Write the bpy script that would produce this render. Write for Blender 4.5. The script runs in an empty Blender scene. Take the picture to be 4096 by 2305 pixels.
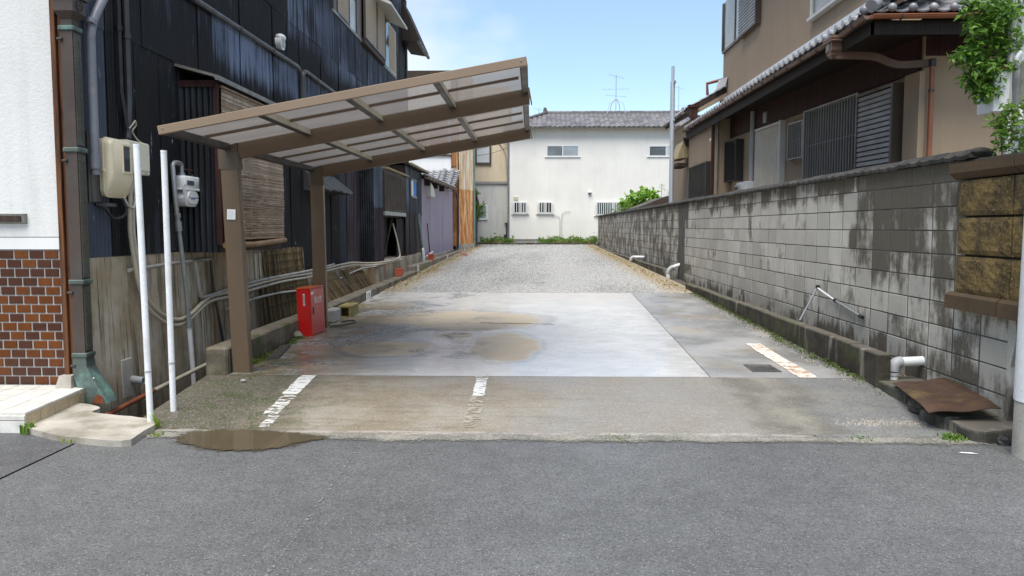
import bpy, math, random
import numpy as np
from mathutils import Vector, Matrix
random.seed(7); RNG = np.random.default_rng(7)
S = bpy.context.scene
COL = S.collection
R = math.radians

# ---------------------------------------------------------------- camera
cd = bpy.data.cameras.new("camera"); cam = bpy.data.objects.new("camera", cd); COL.objects.link(cam)
cam.location = (0, 0, 1.5)
cam.rotation_euler = (R(90 - 4.364), 0, R(1.486))
cd.sensor_width = 36; cd.lens = 28.02; cd.clip_start = .05; cd.clip_end = 3000
S.camera = cam

# ---------------------------------------------------------------- sky and sun
SUN = Vector((-.14, -.46, 1.05)).normalized()
w = bpy.data.worlds.new("World"); S.world = w; w.use_nodes = True
nt = w.node_tree; nt.nodes.clear()
wo = nt.nodes.new('ShaderNodeOutputWorld')
sky = nt.nodes.new('ShaderNodeTexSky'); sky.sky_type = 'NISHITA'; sky.sun_disc = False
sky.sun_elevation = math.asin(SUN.z); sky.sun_rotation = math.atan2(SUN.x, SUN.y)
sky.air_density = 1.25; sky.dust_density = .25; sky.ozone_density = 2.2
bg = nt.nodes.new('ShaderNodeBackground'); bg.inputs[1].default_value = .108
hs = nt.nodes.new('ShaderNodeHueSaturation'); hs.inputs['Saturation'].default_value = 1.22; nt.links.new(sky.outputs[0], hs.inputs['Color'])
tn = nt.nodes.new('ShaderNodeMix'); tn.data_type = 'RGBA'; tn.blend_type = 'MULTIPLY'; tn.inputs[0].default_value = 1; tn.inputs[7].default_value = (.90, 1.0, 1.10, 1); nt.links.new(hs.outputs[0], tn.inputs[6]); nt.links.new(tn.outputs[2], bg.inputs[0])
cl = nt.nodes.new('ShaderNodeBackground'); cl.inputs[0].default_value = (1.0, .975, .925, 1); cl.inputs[1].default_value = .66
tc = nt.nodes.new('ShaderNodeTexCoord')
mp = nt.nodes.new('ShaderNodeMapping'); mp.inputs['Scale'].default_value = (1, 1, 1.9); mp.inputs['Location'].default_value = (3.47, 3.16, 5.27)
nt.links.new(tc.outputs['Generated'], mp.inputs[0])
cn = nt.nodes.new('ShaderNodeTexNoise'); cn.inputs['Scale'].default_value = 2.6; cn.inputs['Detail'].default_value = 7; cn.inputs['Roughness'].default_value = .52
nt.links.new(mp.outputs[0], cn.inputs[0])
cr = nt.nodes.new('ShaderNodeValToRGB'); cr.color_ramp.elements[0].position = .42; cr.color_ramp.elements[1].position = .74
cr.color_ramp.elements[0].color = (.20, .20, .20, 1); cr.color_ramp.elements[1].color = (1, 1, 1, 1)
nt.links.new(cn.outputs[0], cr.inputs[0])
ms = nt.nodes.new('ShaderNodeMixShader')
nt.links.new(cr.outputs[0], ms.inputs[0]); nt.links.new(bg.outputs[0], ms.inputs[1]); nt.links.new(cl.outputs[0], ms.inputs[2])
nt.links.new(ms.outputs[0], wo.inputs[0])
sd = bpy.data.lights.new("sun", 'SUN'); sd.energy = 3.3; sd.angle = R(44); sd.color = (1, .955, .89)
so = bpy.data.objects.new("sun", sd); COL.objects.link(so)
so.rotation_euler = SUN.to_track_quat('Z', 'Y').to_euler(); so.location = (-8, -12, 20)
S.view_settings.view_transform = 'Standard'; S.view_settings.look = 'None'
S.view_settings.exposure = .8; S.view_settings.gamma = 1; S.view_settings.use_curve_mapping = False
S.cycles.max_bounces = 8; S.cycles.transparent_max_bounces = 12

# ---------------------------------------------------------------- node helper
def lin(r, g, b):
    f = lambda c: (c / 255) / 12.92 if c <= 10 else ((c / 255 + .055) / 1.055) ** 2.4
    return (f(r), f(g), f(b))
class NM:
    def __init__(s, name):
        s.m = bpy.data.materials.new(name); s.m.use_nodes = True
        s.t = s.m.node_tree; s.b = s.t.nodes['Principled BSDF']
        s._pos = None; s._rnd = None
    def n(s, typ): return s.t.nodes.new(typ)
    def link(s, a, b): s.t.links.new(a, b)
    def put(s, sock, v):
        if isinstance(v, bpy.types.NodeSocket): s.link(v, sock)
        elif isinstance(v, tuple) and len(v) == 3 and sock.type == 'RGBA': sock.default_value = (*v, 1)
        else: sock.default_value = v
    def pos(s):
        if s._pos is None: s._pos = s.n('ShaderNodeNewGeometry').outputs['Position']
        return s._pos
    def rnd(s):
        if s._rnd is None: s._rnd = s.n('ShaderNodeObjectInfo').outputs['Random']
        return s._rnd
    def mp(s, scale=(1, 1, 1), loc=(0, 0, 0), rot=(0, 0, 0), vec=None):
        x = s.n('ShaderNodeMapping'); x.inputs['Scale'].default_value = scale; x.inputs['Location'].default_value = loc; x.inputs['Rotation'].default_value = rot
        s.link(vec or s.pos(), x.inputs[0]); return x.outputs[0]
    def noise(s, scale=5, detail=3, rough=.55, vec=None, dist=0):
        x = s.n('ShaderNodeTexNoise'); x.inputs['Scale'].default_value = scale; x.inputs['Detail'].default_value = detail
        x.inputs['Roughness'].default_value = rough; x.inputs['Distortion'].default_value = dist
        s.link(vec or s.pos(), x.inputs['Vector']); return x.outputs[0]
    def vor(s, scale=50, vec=None, out='Color', feature='F1', rand=1):
        x = s.n('ShaderNodeTexVoronoi'); x.inputs['Scale'].default_value = scale; x.feature = feature; x.inputs['Randomness'].default_value = rand
        s.link(vec or s.pos(), x.inputs['Vector']); return x.outputs[out]
    def sep(s, v=None, i=0):
        x = s.n('ShaderNodeSeparateXYZ'); s.link(v or s.pos(), x.inputs[0]); return x.outputs[i]
    def comb(s, x, y, z):
        c = s.n('ShaderNodeCombineXYZ')
        for k, v in enumerate((x, y, z)): s.put(c.inputs[k], v)
        return c.outputs[0]
    def ma(s, op, a, b=None, c=None, clamp=False):
        x = s.n('ShaderNodeMath'); x.operation = op; x.use_clamp = clamp
        s.put(x.inputs[0], a)
        if b is not None: s.put(x.inputs[1], b)
        if c is not None: s.put(x.inputs[2], c)
        return x.outputs[0]
    def mr(s, v, a, b, c=0., d=1., smooth=True):
        x = s.n('ShaderNodeMapRange'); x.interpolation_type = 'SMOOTHSTEP' if smooth else 'LINEAR'; x.clamp = True
        for k, q in enumerate((v, a, b, c, d)): s.put(x.inputs[k], q)
        return x.outputs[0]
    def mix(s, f, a, b, mode='MIX'):
        x = s.n('ShaderNodeMix'); x.data_type = 'RGBA'; x.blend_type = mode
        s.put(x.inputs[0], f); s.put(x.inputs[6], a); s.put(x.inputs[7], b); return x.outputs[2]
    def hsv(s, col, h=.5, sat=1., v=1.):
        x = s.n('ShaderNodeHueSaturation'); s.put(x.inputs['Hue'], h); s.put(x.inputs['Saturation'], sat); s.put(x.inputs['Value'], v); s.put(x.inputs['Color'], col); return x.outputs[0]
    def bump(s, h, strength=.3, dist=.01):
        x = s.n('ShaderNodeBump'); x.inputs['Strength'].default_value = strength; x.inputs['Distance'].default_value = dist
        s.link(h, x.inputs['Height']); s.link(x.outputs[0], s.b.inputs['Normal'])
    def out(s, col=None, rough=None, metal=None, spec=None, **kw):
        if col is not None: s.put(s.b.inputs['Base Color'], col)
        if rough is not None: s.put(s.b.inputs['Roughness'], rough)
        if metal is not None: s.put(s.b.inputs['Metallic'], metal)
        if spec is not None: s.put(s.b.inputs['Specular IOR Level'], spec)
        for k, v in kw.items(): s.put(s.b.inputs[k.replace('_', ' ')], v)
        return s.m
MATS = {}
def worn(name, col, rough=.6, var=.25, scale=3, fine=60, bump=.15, bd=.003, metal=0., dirt=None, damt=.5, dscale=1.2, stretch=(1, 1, 1), rndv=0., spec=.5):
    """a plain coloured surface with uneven tone, grain, relief and patchy dirt"""
    k = NM(name)
    a = k.noise(scale, 4, .6, k.mp(stretch)); f = k.noise(fine, 2)
    v = k.ma('ADD', k.mr(a, .3, .7, 1 - var, 1 + var * .5, False), k.mr(f, .3, .7, -.07, .07, False))
    if rndv: v = k.ma('ADD', v, k.ma('MULTIPLY', k.ma('SUBTRACT', k.rnd(), .5), rndv))
    c = k.hsv(col, v=v)
    if dirt is not None:
        d = k.mr(k.noise(dscale, 6, .65, k.mp(stretch, (3.1, 1.7, .4))), .48, .72, 0, damt)
        c = k.mix(d, c, dirt)
    if bump: k.bump(f, bump, bd)
    k.out(c, k.mr(a, .3, .7, rough + .08, rough - .08, False), metal, spec)
    MATS[name] = k.m; return k.m

# ---- ground materials
def m_asphalt(name, base, wet=.0, tint=(1, 1, 1), patch=None):
    k = NM(name); p = k.pos()
    cell = k.vor(130); g = k.sep(cell, 0); sp = k.mr(k.vor(130, out='Distance'), .0, .55, 1, .0)
    big = k.noise(.55, 5, .6); mid = k.noise(6, 4, .6)
    stone = k.mr(g, .72, 1.0, 0, 1)
    stone = k.ma('MULTIPLY', stone, sp)
    v = k.ma('MULTIPLY', k.mr(big, .3, .7, .76, 1.24, False), k.mr(mid, .3, .7, .88, 1.12, False))
    b = tuple(base * t for t in tint)
    c = k.hsv(b, v=v)
    g2 = k.sep(k.vor(62), 1); s2 = k.ma('MULTIPLY', k.mr(g2, .80, .92), k.mr(k.vor(62, out='Distance'), .30, .18))
    c = k.mix(k.ma('MULTIPLY', stone, .9), c, (.44, .44, .43)); c = k.mix(k.ma('MULTIPLY', s2, .5), c, (.40, .395, .38))
    c = k.mix(k.ma('MULTIPLY', k.mr(k.sep(k.vor(85), 2),   .82, .9), .42), c, (.035, .035, .035))
    c = k.mix(k.ma('MULTIPLY', k.mr(g, .0, .25, 1, 0), .5), c, tuple(base * .42 * t for t in tint))
    if patch is not None: c = k.mix(k.mr(k.noise(1.6, 5, .65), .5, .68, 0, .6), c, patch)
    k.bump(k.ma('ADD', k.ma('MULTIPLY', sp, .6), k.noise(60, 3)), .55, .006)
    k.out(c, k.mr(big, .3, .7, .62 - wet, .50 - wet, False), 0, .5)
    MATS[name] = k.m; return k.m
m_asphalt('asphalt', .108, .02, (1.0, 1.01, .985))
m_asphalt('asphalt_patch', .085, .0, (1, 1, 1.02))
m_asphalt('side_asphalt', .165, .1, (1, 1, .95), (.225, .205, .165))
def m_front():
    k = NM('front_concrete'); x = k.sep(None, 0); y = k.sep(None, 1)
    g = k.sep(k.vor(150), 0); mid = k.noise(2.2, 5, .65); str_ = k.noise(5, 4, .6, k.mp((.35, 3.2, 1)))
    c = k.mix(k.mr(mid, .35, .65), (.205, .168, .112), (.265, .238, .190))
    c = k.mix(k.mr(str_, .48, .72, 0, .65), c, (.13, .115, .085))
    c = k.mix(k.mr(k.ma('ADD', x, k.ma('MULTIPLY', k.noise(1.1, 4), 2.4)), .4, 2.4, 0, .75), c, (.205, .195, .175))
    # damp, mossy ground along the building side
    w_ = k.ma('ADD', x, k.ma('MULTIPLY', k.ma('SUBTRACT', k.noise(1.7, 5, .65), .5), 1.7))
    moss = k.mr(w_, -2.35, -1.55, .85, 0)
    c = k.mix(moss, c, (.060, .055, .035))
    c = k.mix(k.ma('MULTIPLY', k.mr(w_, -2.5, -1.2, 1, 0), k.mr(k.noise(5, 5, .7), .5, .6)), c, (.055, .065, .025))
    # pale worn lip along the road
    lip = k.ma('MULTIPLY', k.mr(k.ma('ADD', y, k.ma('MULTIPLY', k.noise(3, 3), .12)), 5.84, 5.76), k.mr(k.noise(4, 5, .7, k.mp((1, 2.5, 1))), .42, .58, 0, .8))
    c = k.mix(lip, c, (.42, .39, .35))
    c = k.mix(k.mr(g, .75, 1, 0, .55), c, (.42, .39, .34)); c = k.mix(k.mr(g, .0, .22, .5, 0), c, (.10, .09, .07))
    k.bump(k.ma('ADD', g, k.noise(70, 3)), .3, .004)
    k.out(c, k.mr(k.noise(1.3, 4), .35, .65, .62, .36, False), 0, .5); MATS['front_concrete'] = k.m
m_front()
def ell(k, x, y, cx, cy, rx, ry, wv):
    """0 at the rim, 1 at the centre of a patch with a wandering outline"""
    dx = k.ma('DIVIDE', k.ma('SUBTRACT', x, cx), rx); dy = k.ma('DIVIDE', k.ma('SUBTRACT', y, cy), ry)
    d = k.ma('SQRT', k.ma('ADD', k.ma('MULTIPLY', dx, dx), k.ma('MULTIPLY', dy, dy)))
    e = k.ma('ADD', d, wv); return k.mr(e, 1.06, .82), k.ma('MULTIPLY', k.mr(e, 1.22, 1.06), k.mr(e, .94, 1.04))
def m_slab():
    k = NM('wet_concrete'); x = k.sep(None, 0); y = k.sep(None, 1)
    wv = k.ma('MULTIPLY', k.ma('SUBTRACT', k.noise(2.4, 6, .6), .5), .9)
    patches = [(-.95, 11.1, 1.15, .95), (-.32, 8.95, .42, .95), (-1.62, 8.75, .52, .55), (-.95, 9.7, .22, .25), (-.9, 10.35, .6, .32)]
    dry = 0.
    tide = 0.
    for q in patches: a_, b_ = ell(k, x, y, *q, wv); dry = k.ma('MAXIMUM', dry, a_); tide = k.ma('MAXIMUM', tide, b_)
    left = k.mr(k.ma('ADD', x, k.ma('MULTIPLY', wv, 1.3)), -1.25, -2.2, 0, 1)
    left = k.ma('MULTIPLY', left, k.mr(y, 14.2, 12.2))
    mid = k.noise(3, 5, .6); fine = k.noise(45, 3)
    c = k.mix(k.mr(mid, .3, .7), (.43, .43, .41), (.54, .53, .505))
    far = k.mr(k.ma('ADD', y, k.ma('MULTIPLY', wv, 2)), 12, 14.2, 0, .5); c = k.mix(far, c, (.40, .37, .33))
    c = k.mix(k.ma('MULTIPLY', dry, .85), c, k.mix(mid, (.38, .30, .19), (.48, .40, .275)))
    c = k.mix(k.ma('MULTIPLY', left, .9), c, k.mix(k.mr(k.noise(1.5, 4), .35, .65), (.13, .10, .06), (.25, .19, .12)))
    # rough exposed aggregate, loose chips
    agm = k.ma('MULTIPLY', k.mr(k.noise(1.25, 5, .68, k.mp((1, 1, 1), (2.3, .7, 0))), .50, .60), k.mr(k.ma('ADD', x, wv), -.2, -1.1))
    ch = k.vor(60); cg = k.sep(ch, 0)
    c = k.mix(k.ma('MULTIPLY', agm, .85), c, k.mix(k.mr(cg, .3, .9), (.05, .055, .05), (.46, .48, .48)))
    c = k.mix(k.ma('MULTIPLY', tide, .35), c, (.16, .14, .11)); c = k.mix(k.mr(k.noise(9, 6, .75, k.mp((.5, 2.2, 1), (7, 1, 2))), .58, .70, 0, .30), c, (.22, .19, .14))
    specks = k.mr(k.sep(k.vor(22), 1), .955, .97); spd = k.mr(k.vor(22, out='Distance'), .25, .2)
    c = k.mix(k.ma('MULTIPLY', k.ma('MULTIPLY', specks, spd), .8), c, (.06, .06, .055))
    c = k.mix(k.mr(fine, .62, .75, 0, .25), c, (.2, .19, .17))
    moss = k.ma('MULTIPLY', k.mr(k.ma('ADD', x, wv), -2.1, -2.75), k.mr(k.noise(4, 5, .7), .48, .58, 0, .8)); c = k.mix(moss, c, (.075, .085, .03))
    wet = k.ma('SUBTRACT', 1., k.ma('MAXIMUM', dry, k.ma('MULTIPLY', left, .25)), clamp=True)
    wet = k.ma('MULTIPLY', wet, k.ma('SUBTRACT', 1., k.ma('MULTIPLY', far, 1.2), clamp=True))
    ro = k.mr(wet, 0, 1, .55, .27, False)
    ro = k.ma('ADD', ro, k.ma('MULTIPLY', agm, .2)); ro = k.ma('ADD', ro, k.mr(k.noise(7, 4, .6, k.mp((.4, 2, 1))), .4, .7, 0, .2))
    k.bump(k.ma('ADD', k.ma('MULTIPLY', fine, k.ma('SUBTRACT', 1.05, wet)), k.ma('MULTIPLY', k.ma('MULTIPLY', cg, agm), 2.5)), .35, .005)
    k.out(c, ro, 0, .5, Coat_Weight=k.ma('MULTIPLY', wet, .42), Coat_Roughness=.12, Coat_IOR=1.35); MATS['wet_concrete'] = k.m
m_slab()
def m_gravel():
    k = NM('gravel_bed'); g = k.sep(k.vor(38), 0); x = k.sep(None, 0); big = k.noise(.8, 5, .6)
    c = k.mix(g, (.20, .20, .19), (.46, .455, .435))
    side = k.ma('ABSOLUTE', k.ma('SUBTRACT', x, .05)); s_ = k.ma('MULTIPLY', k.mr(k.ma('ADD', side, k.ma('MULTIPLY', k.noise(1.3, 4), 1.1)), 2.75, 3.3), .75)
    c = k.mix(s_, c, (.30, .22, .11))
    k.bump(g, .8, .02); k.out(c, .8); MATS['gravel_bed'] = k.m
    k = NM('gravel_stone'); x = k.sep(None, 0)
    pi = k.n('ShaderNodeNewGeometry').outputs['Random Per Island']
    c = k.mix(pi, (.21, .21, .20), (.50, .495, .475)); c = k.hsv(c, v=k.mr(k.noise(90, 2), .3, .7, .85, 1.15))
    side = k.ma('ABSOLUTE', k.ma('SUBTRACT', x, .05)); c = k.mix(k.mr(k.ma('ADD', side, k.ma('MULTIPLY', k.noise(1.3, 4), 1.1)), 2.75, 3.3, 0, .5), c, (.34, .25, .13))
    k.out(c, .7); MATS['gravel_stone'] = k.m
m_gravel()
worn('earth', (.10, .085, .06), .95, .4, 2, 40, .5, .01)
worn('ditch_earth', (.05, .042, .03), .8, .5, 3, 40, .6, .02, dirt=(.03, .045, .012), damt=.9)

# ---- block wall
def m_block(name='concrete_block', lim=0.):
    k = NM(name); y = k.sep(None, 1); z = k.sep(None, 2)
    streak = k.noise(1, 6, .70, k.mp((3, 8.5, 1.6), (.2, .3, .9))); blot = k.noise(2.2, 5, .66, k.mp((1, 1, 1), (4.2, .0, 1.1))); vst = k.noise(1, 4, .6, k.mp((8, 26, 2.0)))
    top = k.mr(z, 1.62, 2.02, .0, .52); bot = k.mr(z, .62, .25, 0, .45)
    near = k.ma('MULTIPLY', k.mr(y, 9.2, 8.3, 0, .55), k.mr(z, .75, 1.25, .35, 1))
    far = k.mr(y, 15.5, 20.5, 0, .36)
    f = k.ma('MAXIMUM', k.ma('MAXIMUM', top, bot), k.ma('MAXIMUM', near, far))
    f = k.ma('ADD', f, k.ma('MULTIPLY', k.ma('SUBTRACT', streak, .5), 1.05))
    f = k.ma('ADD', f, k.ma('MULTIPLY', k.ma('SUBTRACT', blot, .5), 1.5))
    f = k.ma('ADD', f, k.ma('MULTIPLY', k.ma('SUBTRACT', k.rnd(), .5), .40))
    dk = k.mr(f, .20, .54, 0, .92); hz = k.mr(f, .10, .36, 0, .35)
    base = k.mix(k.noise(4, 5, .65), (.38, .37, .335), (.55, .53, .47))
    base = k.hsv(base, v=k.ma('ADD', 1., k.ma('MULTIPLY', k.ma('SUBTRACT', k.rnd(), .5), .36)))
    base = k.mix(k.mr(k.noise(2.5, 5, .7), .55, .7, 0, .35), base, (.34, .29, .2))
    c = k.mix(hz, base, (.22, .205, .17))
    c = k.mix(dk, c, k.mix(vst, (.050, .043, .032), (.115, .10, .072)))
    c = k.mix(k.ma('MULTIPLY', k.mr(vst, .58, .72), k.mr(f, .1, .35, 0, .45)), c, (.030, .027, .021))
    fine = k.noise(120, 2); c = k.hsv(c, v=k.mr(fine, .3, .7, .88, 1.1))
    k.bump(fine, .35, .003); k.out(c, .85, 0, .3); MATS[name] = k.m
m_block()
worn('mortar', (.085, .08, .07), .95, .3, 4, 90, .3)
worn('coping', (.042, .039, .033), .9, .5, 4, 50, .6, .008, dirt=(.11, .105, .095), damt=.6, dscale=5)
def m_kerb(name, base, moss):
    k = NM(name); z = k.sep(None, 2); n = k.noise(2.6, 5, .65, k.mp((1, 1, 1.8))); st = k.noise(1, 5, .6, k.mp((4, 6, .9)))
    nz = k.sep(k.n('ShaderNodeNewGeometry').outputs['Normal'], 2)
    c = k.mix(k.mr(n, .35, .65), base, tuple(v * .45 for v in base))
    c = k.mix(k.mr(st, .55, .68, 0, .6), c, (.30, .28, .23)); c = k.mix(k.mr(nz, .5, .9, 0, .45), c, (.17, .15, .12))
    c = k.mix(k.mr(k.noise(2.1, 5, .7, k.mp((1, 1, 1), (1, 5, 2))), .53, .66, 0, moss), c, (.075, .095, .022))
    k.bump(k.noise(50, 4, .6), .5, .006); k.out(c, .85, 0, .35); MATS[name] = k.m
m_kerb('kerb_mossy', (.19, .16, .11), .85); m_kerb('kerb_dark', (.060, .052, .038), .45); m_kerb('kerb_grey', (.26, .225, .17), .25); m_kerb('ditch_slab', (.085, .08, .066), .35)
worn('moss', (.075, .11, .018), .95, .5, 12, 80, .6, .01)

# ---- building materials
def m_tin(name, base, pale_col, zones=0., flake=.5, rough=.42, amt=1.):
    """painted corrugated iron: streaked, paler bluish in places, flaking"""
    k = NM(name); y = k.sep(None, 1); z = k.sep(None, 2)
    big = k.noise(1, 4, .6, k.mp((.5, .45, .55), (0, .45, .2))); st = k.noise(1, 5, .7, k.mp((1, 9, .45))); st2 = k.noise(1, 3, .6, k.mp((1, 30, 1.2))); st3 = k.noise(1, 4, .7, k.mp((1, 16, 1.6), (3, 3, 3)))
    f = k.ma('ADD', k.ma('MULTIPLY', k.ma('SUBTRACT', big, .5), 1.6), k.ma('MULTIPLY', k.ma('SUBTRACT', st, .5), 1.5)); f = k.ma('ADD', f, k.ma('MULTIPLY', k.ma('SUBTRACT', st2, .5), .7))
    f = k.ma('ADD', f, k.ma('MULTIPLY', k.ma('SUBTRACT', k.rnd(), .5), .1))
    if zones:  # paler bluish bands at set heights and stretches of the wall
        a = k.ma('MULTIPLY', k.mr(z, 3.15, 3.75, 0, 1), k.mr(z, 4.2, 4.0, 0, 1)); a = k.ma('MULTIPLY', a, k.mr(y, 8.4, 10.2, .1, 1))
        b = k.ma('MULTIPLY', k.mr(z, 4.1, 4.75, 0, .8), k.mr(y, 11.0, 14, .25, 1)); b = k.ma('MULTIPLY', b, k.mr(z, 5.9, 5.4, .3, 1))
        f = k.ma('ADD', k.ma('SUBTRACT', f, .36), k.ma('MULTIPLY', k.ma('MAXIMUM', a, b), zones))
    pale_mix = k.mr(f, -.05, .62, 0, amt)
    rid = k.n('ShaderNodeTexWave'); rid.bands_direction = 'Y'; rid.inputs['Scale'].default_value = 6.55; rid.inputs['Distortion'].default_value = .6; rid.inputs['Detail Scale'].default_value = .6; k.link(k.pos(), rid.inputs[0])
    pale_mix = k.ma('MULTIPLY', pale_mix, k.mr(rid.outputs[1], .15, .8, .35, 1.1))  # lighter crests and darker troughs painted in to stand for ridge shading
    c = k.mix(st2, tuple(v * .5 for v in base), base); c = k.mix(pale_mix, c, pale_col)
    c = k.mix(k.mr(k.noise(1, 5, .7, k.mp((3, 4, .8))), .60, .72, 0, .5), c, (.045, .030, .024))
    fl = k.mr(k.noise(1, 5, .75, k.mp((3, 22, 4.5))), .625, .68, 0, flake); fl = k.ma('MULTIPLY', fl, k.mr(st3, .45, .6)); lo = k.mr(z, 3.7, 2.7, .45, 1)
    c = k.mix(k.ma('MULTIPLY', fl, lo), c, (.27, .30, .32))
    k.bump(k.noise(1, 4, .7, k.mp((5, 40, 14))), .25, .003)
    k.out(c, k.mr(pale_mix, 0, 1, rough + .08, rough - .02, False), 0, .3); MATS[name] = k.m
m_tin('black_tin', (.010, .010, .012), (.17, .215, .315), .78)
m_tin('black_tin_low', (.009, .009, .010), (.075, .095, .125), 0, 1.0, .45, .7)
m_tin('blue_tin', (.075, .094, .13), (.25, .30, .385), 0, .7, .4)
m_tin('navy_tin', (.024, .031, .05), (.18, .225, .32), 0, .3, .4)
m_tin('plum_tin', (.035, .026, .032), (.13, .12, .16), 0, .25, .45)
m_tin('grey_tin', (.065, .065, .062), (.19, .185, .18), 0, .5, .6)
def m_rusty(name, a, b, amt):
    k = NM(name); st = k.noise(1, 4, .65, k.mp((1, 11, .6))); n = k.noise(1, 5, .65, k.mp((1, 3, .8), (0, 2, 1)))
    c = k.mix(k.mr(st, .40, .62), a, b); c = k.mix(k.mr(n, .45, .65, 0, amt), c, (.33, .12, .035))
    c = k.mix(k.mr(k.noise(1, 4, .7, k.mp((1, 20, 1.2))), .6, .7, 0, .5), c, (.16, .055, .022))
    k.out(c, .75, 0, .3); MATS[name] = k.m
m_rusty('rust_tin', (.50, .17, .045), (.74, .52, .27), .7); m_rusty('pale_rust_tin', (.66, .46, .24), (.80, .74, .62), .3)
def m_plinth():
    k = NM('stained_concrete'); z = k.sep(None, 2)
    n = k.noise(1.3, 5, .62); st = k.noise(1, 5, .65, k.mp((1, 9, .6))); run = k.noise(1, 4, .7, k.mp((1, 34, .9)))
    c = k.mix(k.mr(n, .35, .65), (.37, .295, .19), (.58, .52, .41)); c = k.mix(k.mr(st, .50, .64, 0, .75), c, (.14, .105, .062))
    c = k.mix(k.mr(k.noise(1, 4, .6, k.mp((1, 4.4, .5), (0, 1.2, 0))), .60, .70, 0, .7), c, (.24, .10, .035))
    c = k.mix(k.mr(run, .575, .63, 0, .9), c, (.035, .03, .024))
    c = k.mix(k.mr(k.ma('ADD', z, k.ma('MULTIPLY', n, .5)), .45, .0, 0, .6), c, (.075, .06, .038))
    k.bump(k.noise(30, 5, .65), .5, .008); k.out(c, .85, 0, .3); MATS['stained_concrete'] = k.m
m_plinth()
def m_stucco(name, col, rel=.5, sc=55, streak=.12, var=.06):
    k = NM(name); st = k.noise(1, 4, .6, k.mp((5, 5, .5))); n = k.noise(.7, 4)
    c = k.hsv(col, v=k.ma('MULTIPLY', k.mr(n, .3, .7, 1 - var, 1 + var, False), k.mr(st, .45, .75, 1, 1 - streak)))
    k.bump(k.noise(sc, 4, .65), rel, .006); k.out(c, .85, 0, .25); MATS[name] = k.m
m_stucco('white_stucco', (.66, .66, .635), .6, 45); m_stucco('white_render', (.77, .755, .70), .25, 30, .05); m_stucco('plain_white', (.70, .70, .68), .1, 30, .05)
m_stucco('tan_stucco', (.36, .27, .185), .5, 60, .12); m_stucco('cream_wall', (.66, .56, .40), .2, 30); m_stucco('grey_wall', (.58, .57, .53), .5, 25, .15)
m_stucco('lilac_tin', (.40, .35, .41), .12, 90, .15); m_stucco('white_plaster', (.80, .80, .79), .1, 20, .05)
def m_tile(name, cols, rough=.12, spec=.6, bump=.1):
    k = NM(name); c = k.n('ShaderNodeValToRGB'); e = c.color_ramp; e.interpolation = 'CONSTANT'
    while len(e.elements) < len(cols): e.elements.new(.5)
    for i, q in enumerate(cols): e.elements[i].position = i / len(cols); e.elements[i].color = (*q, 1)
    k.link(k.rnd(), c.inputs[0]); n = k.noise(14, 4)
    col = k.hsv(c.outputs[0], v=k.mr(n, .3, .7, .85, 1.12, False)); k.bump(k.noise(25, 3), bump, .003); k.out(col, rough, 0, spec); MATS[name] = k.m
m_tile('glazed_brick', [(.115, .034, .006), (.10, .029, .005), (.066, .023, .011), (.108, .031, .006), (.058, .021, .011), (.125, .038, .007), (.056, .020, .011)], .28, .3)
m_tile('step_tile', [(.62, .60, .55), (.65, .63, .58), (.59, .57, .52)], .35, .4); m_tile('riser_tile', [(.47, .37, .23), (.50, .40, .26), (.43, .34, .22)], .45, .4)
m_tile('roof_tile', [(.20, .205, .215), (.24, .245, .255), (.17, .175, .185), (.28, .285, .295)], .32, .5); m_tile('far_roof_tile', [(.135, .128, .128), (.18, .172, .172), (.105, .098, .098), (.155, .148, .148)], .38, .5)
m_tile('red_brick', [(.42, .085, .045), (.38, .07, .04), (.46, .10, .05)], .8, .3, .5); m_tile('pink_brick', [(.50, .24, .19)] * 2, .8, .3, .5)
worn('grout', (.34, .33, .31), .9, .15); worn('step_grout', (.30, .25, .19), .9, .2)
def m_stone():
    k = NM('brown_stone'); n = k.noise(3, 5, .65); f = k.noise(1, 4, .7, k.mp((60, 60, 60))); v = k.vor(75)
    c = k.mix(k.mr(n, .38, .62), (.068, .046, .018), (.19, .13, .042)); c = k.mix(k.mr(f, .5, .68, 0, .8), c, (.30, .215, .085)); c = k.mix(k.mr(k.sep(v, 0), 0, .35, .65, 0), c, (.03, .022, .012))
    c = k.mix(k.mr(k.noise(2.2, 5, .7, k.mp((1, 1, 1), (3, 2, 8))), .56, .66, 0, .85), c, (.030, .029, .022))
    k.bump(k.ma('ADD', k.noise(85, 4, .7), k.sep(v, 1)), .75, .006); k.out(c, .75, 0, .35); MATS['brown_stone'] = k.m
    k = NM('brown_cap'); n = k.noise(5, 5, .65); c = k.mix(n, (.035, .03, .02), (.13, .08, .038)); k.bump(k.noise(60, 4), .6, .006); k.out(c, .75, 0, .35); MATS['brown_cap'] = k.m
m_stone()
def m_reed(name, stretch, a, b, dk):
    k = NM(name); n = k.noise(1, 3, .7, k.mp(stretch)); isl = k.n('ShaderNodeNewGeometry').outputs['Random Per Island']
    v = k.ma('ADD', k.ma('MULTIPLY', isl, .55), k.ma('MULTIPLY', n, .5)); c = k.mix(k.mr(v, .25, .8), a, b)
    c = k.mix(k.mr(k.noise(1, 3, .7, k.mp(tuple(q * .5 for q in stretch), (4, 4, 4))), .56, .66, 0, .85), c, dk); c = k.hsv(c, v=k.mr(k.noise(1.5, 3), .3, .7, .75, 1.2))
    k.out(c, .7, 0, .3); MATS[name] = k.m
m_reed('blind_reed', (1, 9, 260), (.24, .155, .09), (.56, .46, .35), (.10, .055, .028)); m_reed('old_reed', (1, 150, 2.5), (.07, .048, .02), (.24, .175, .085), (.025, .02, .014))
worn('bamboo', (.23, .125, .042), .5, .4, 8, 60, .2)
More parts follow.
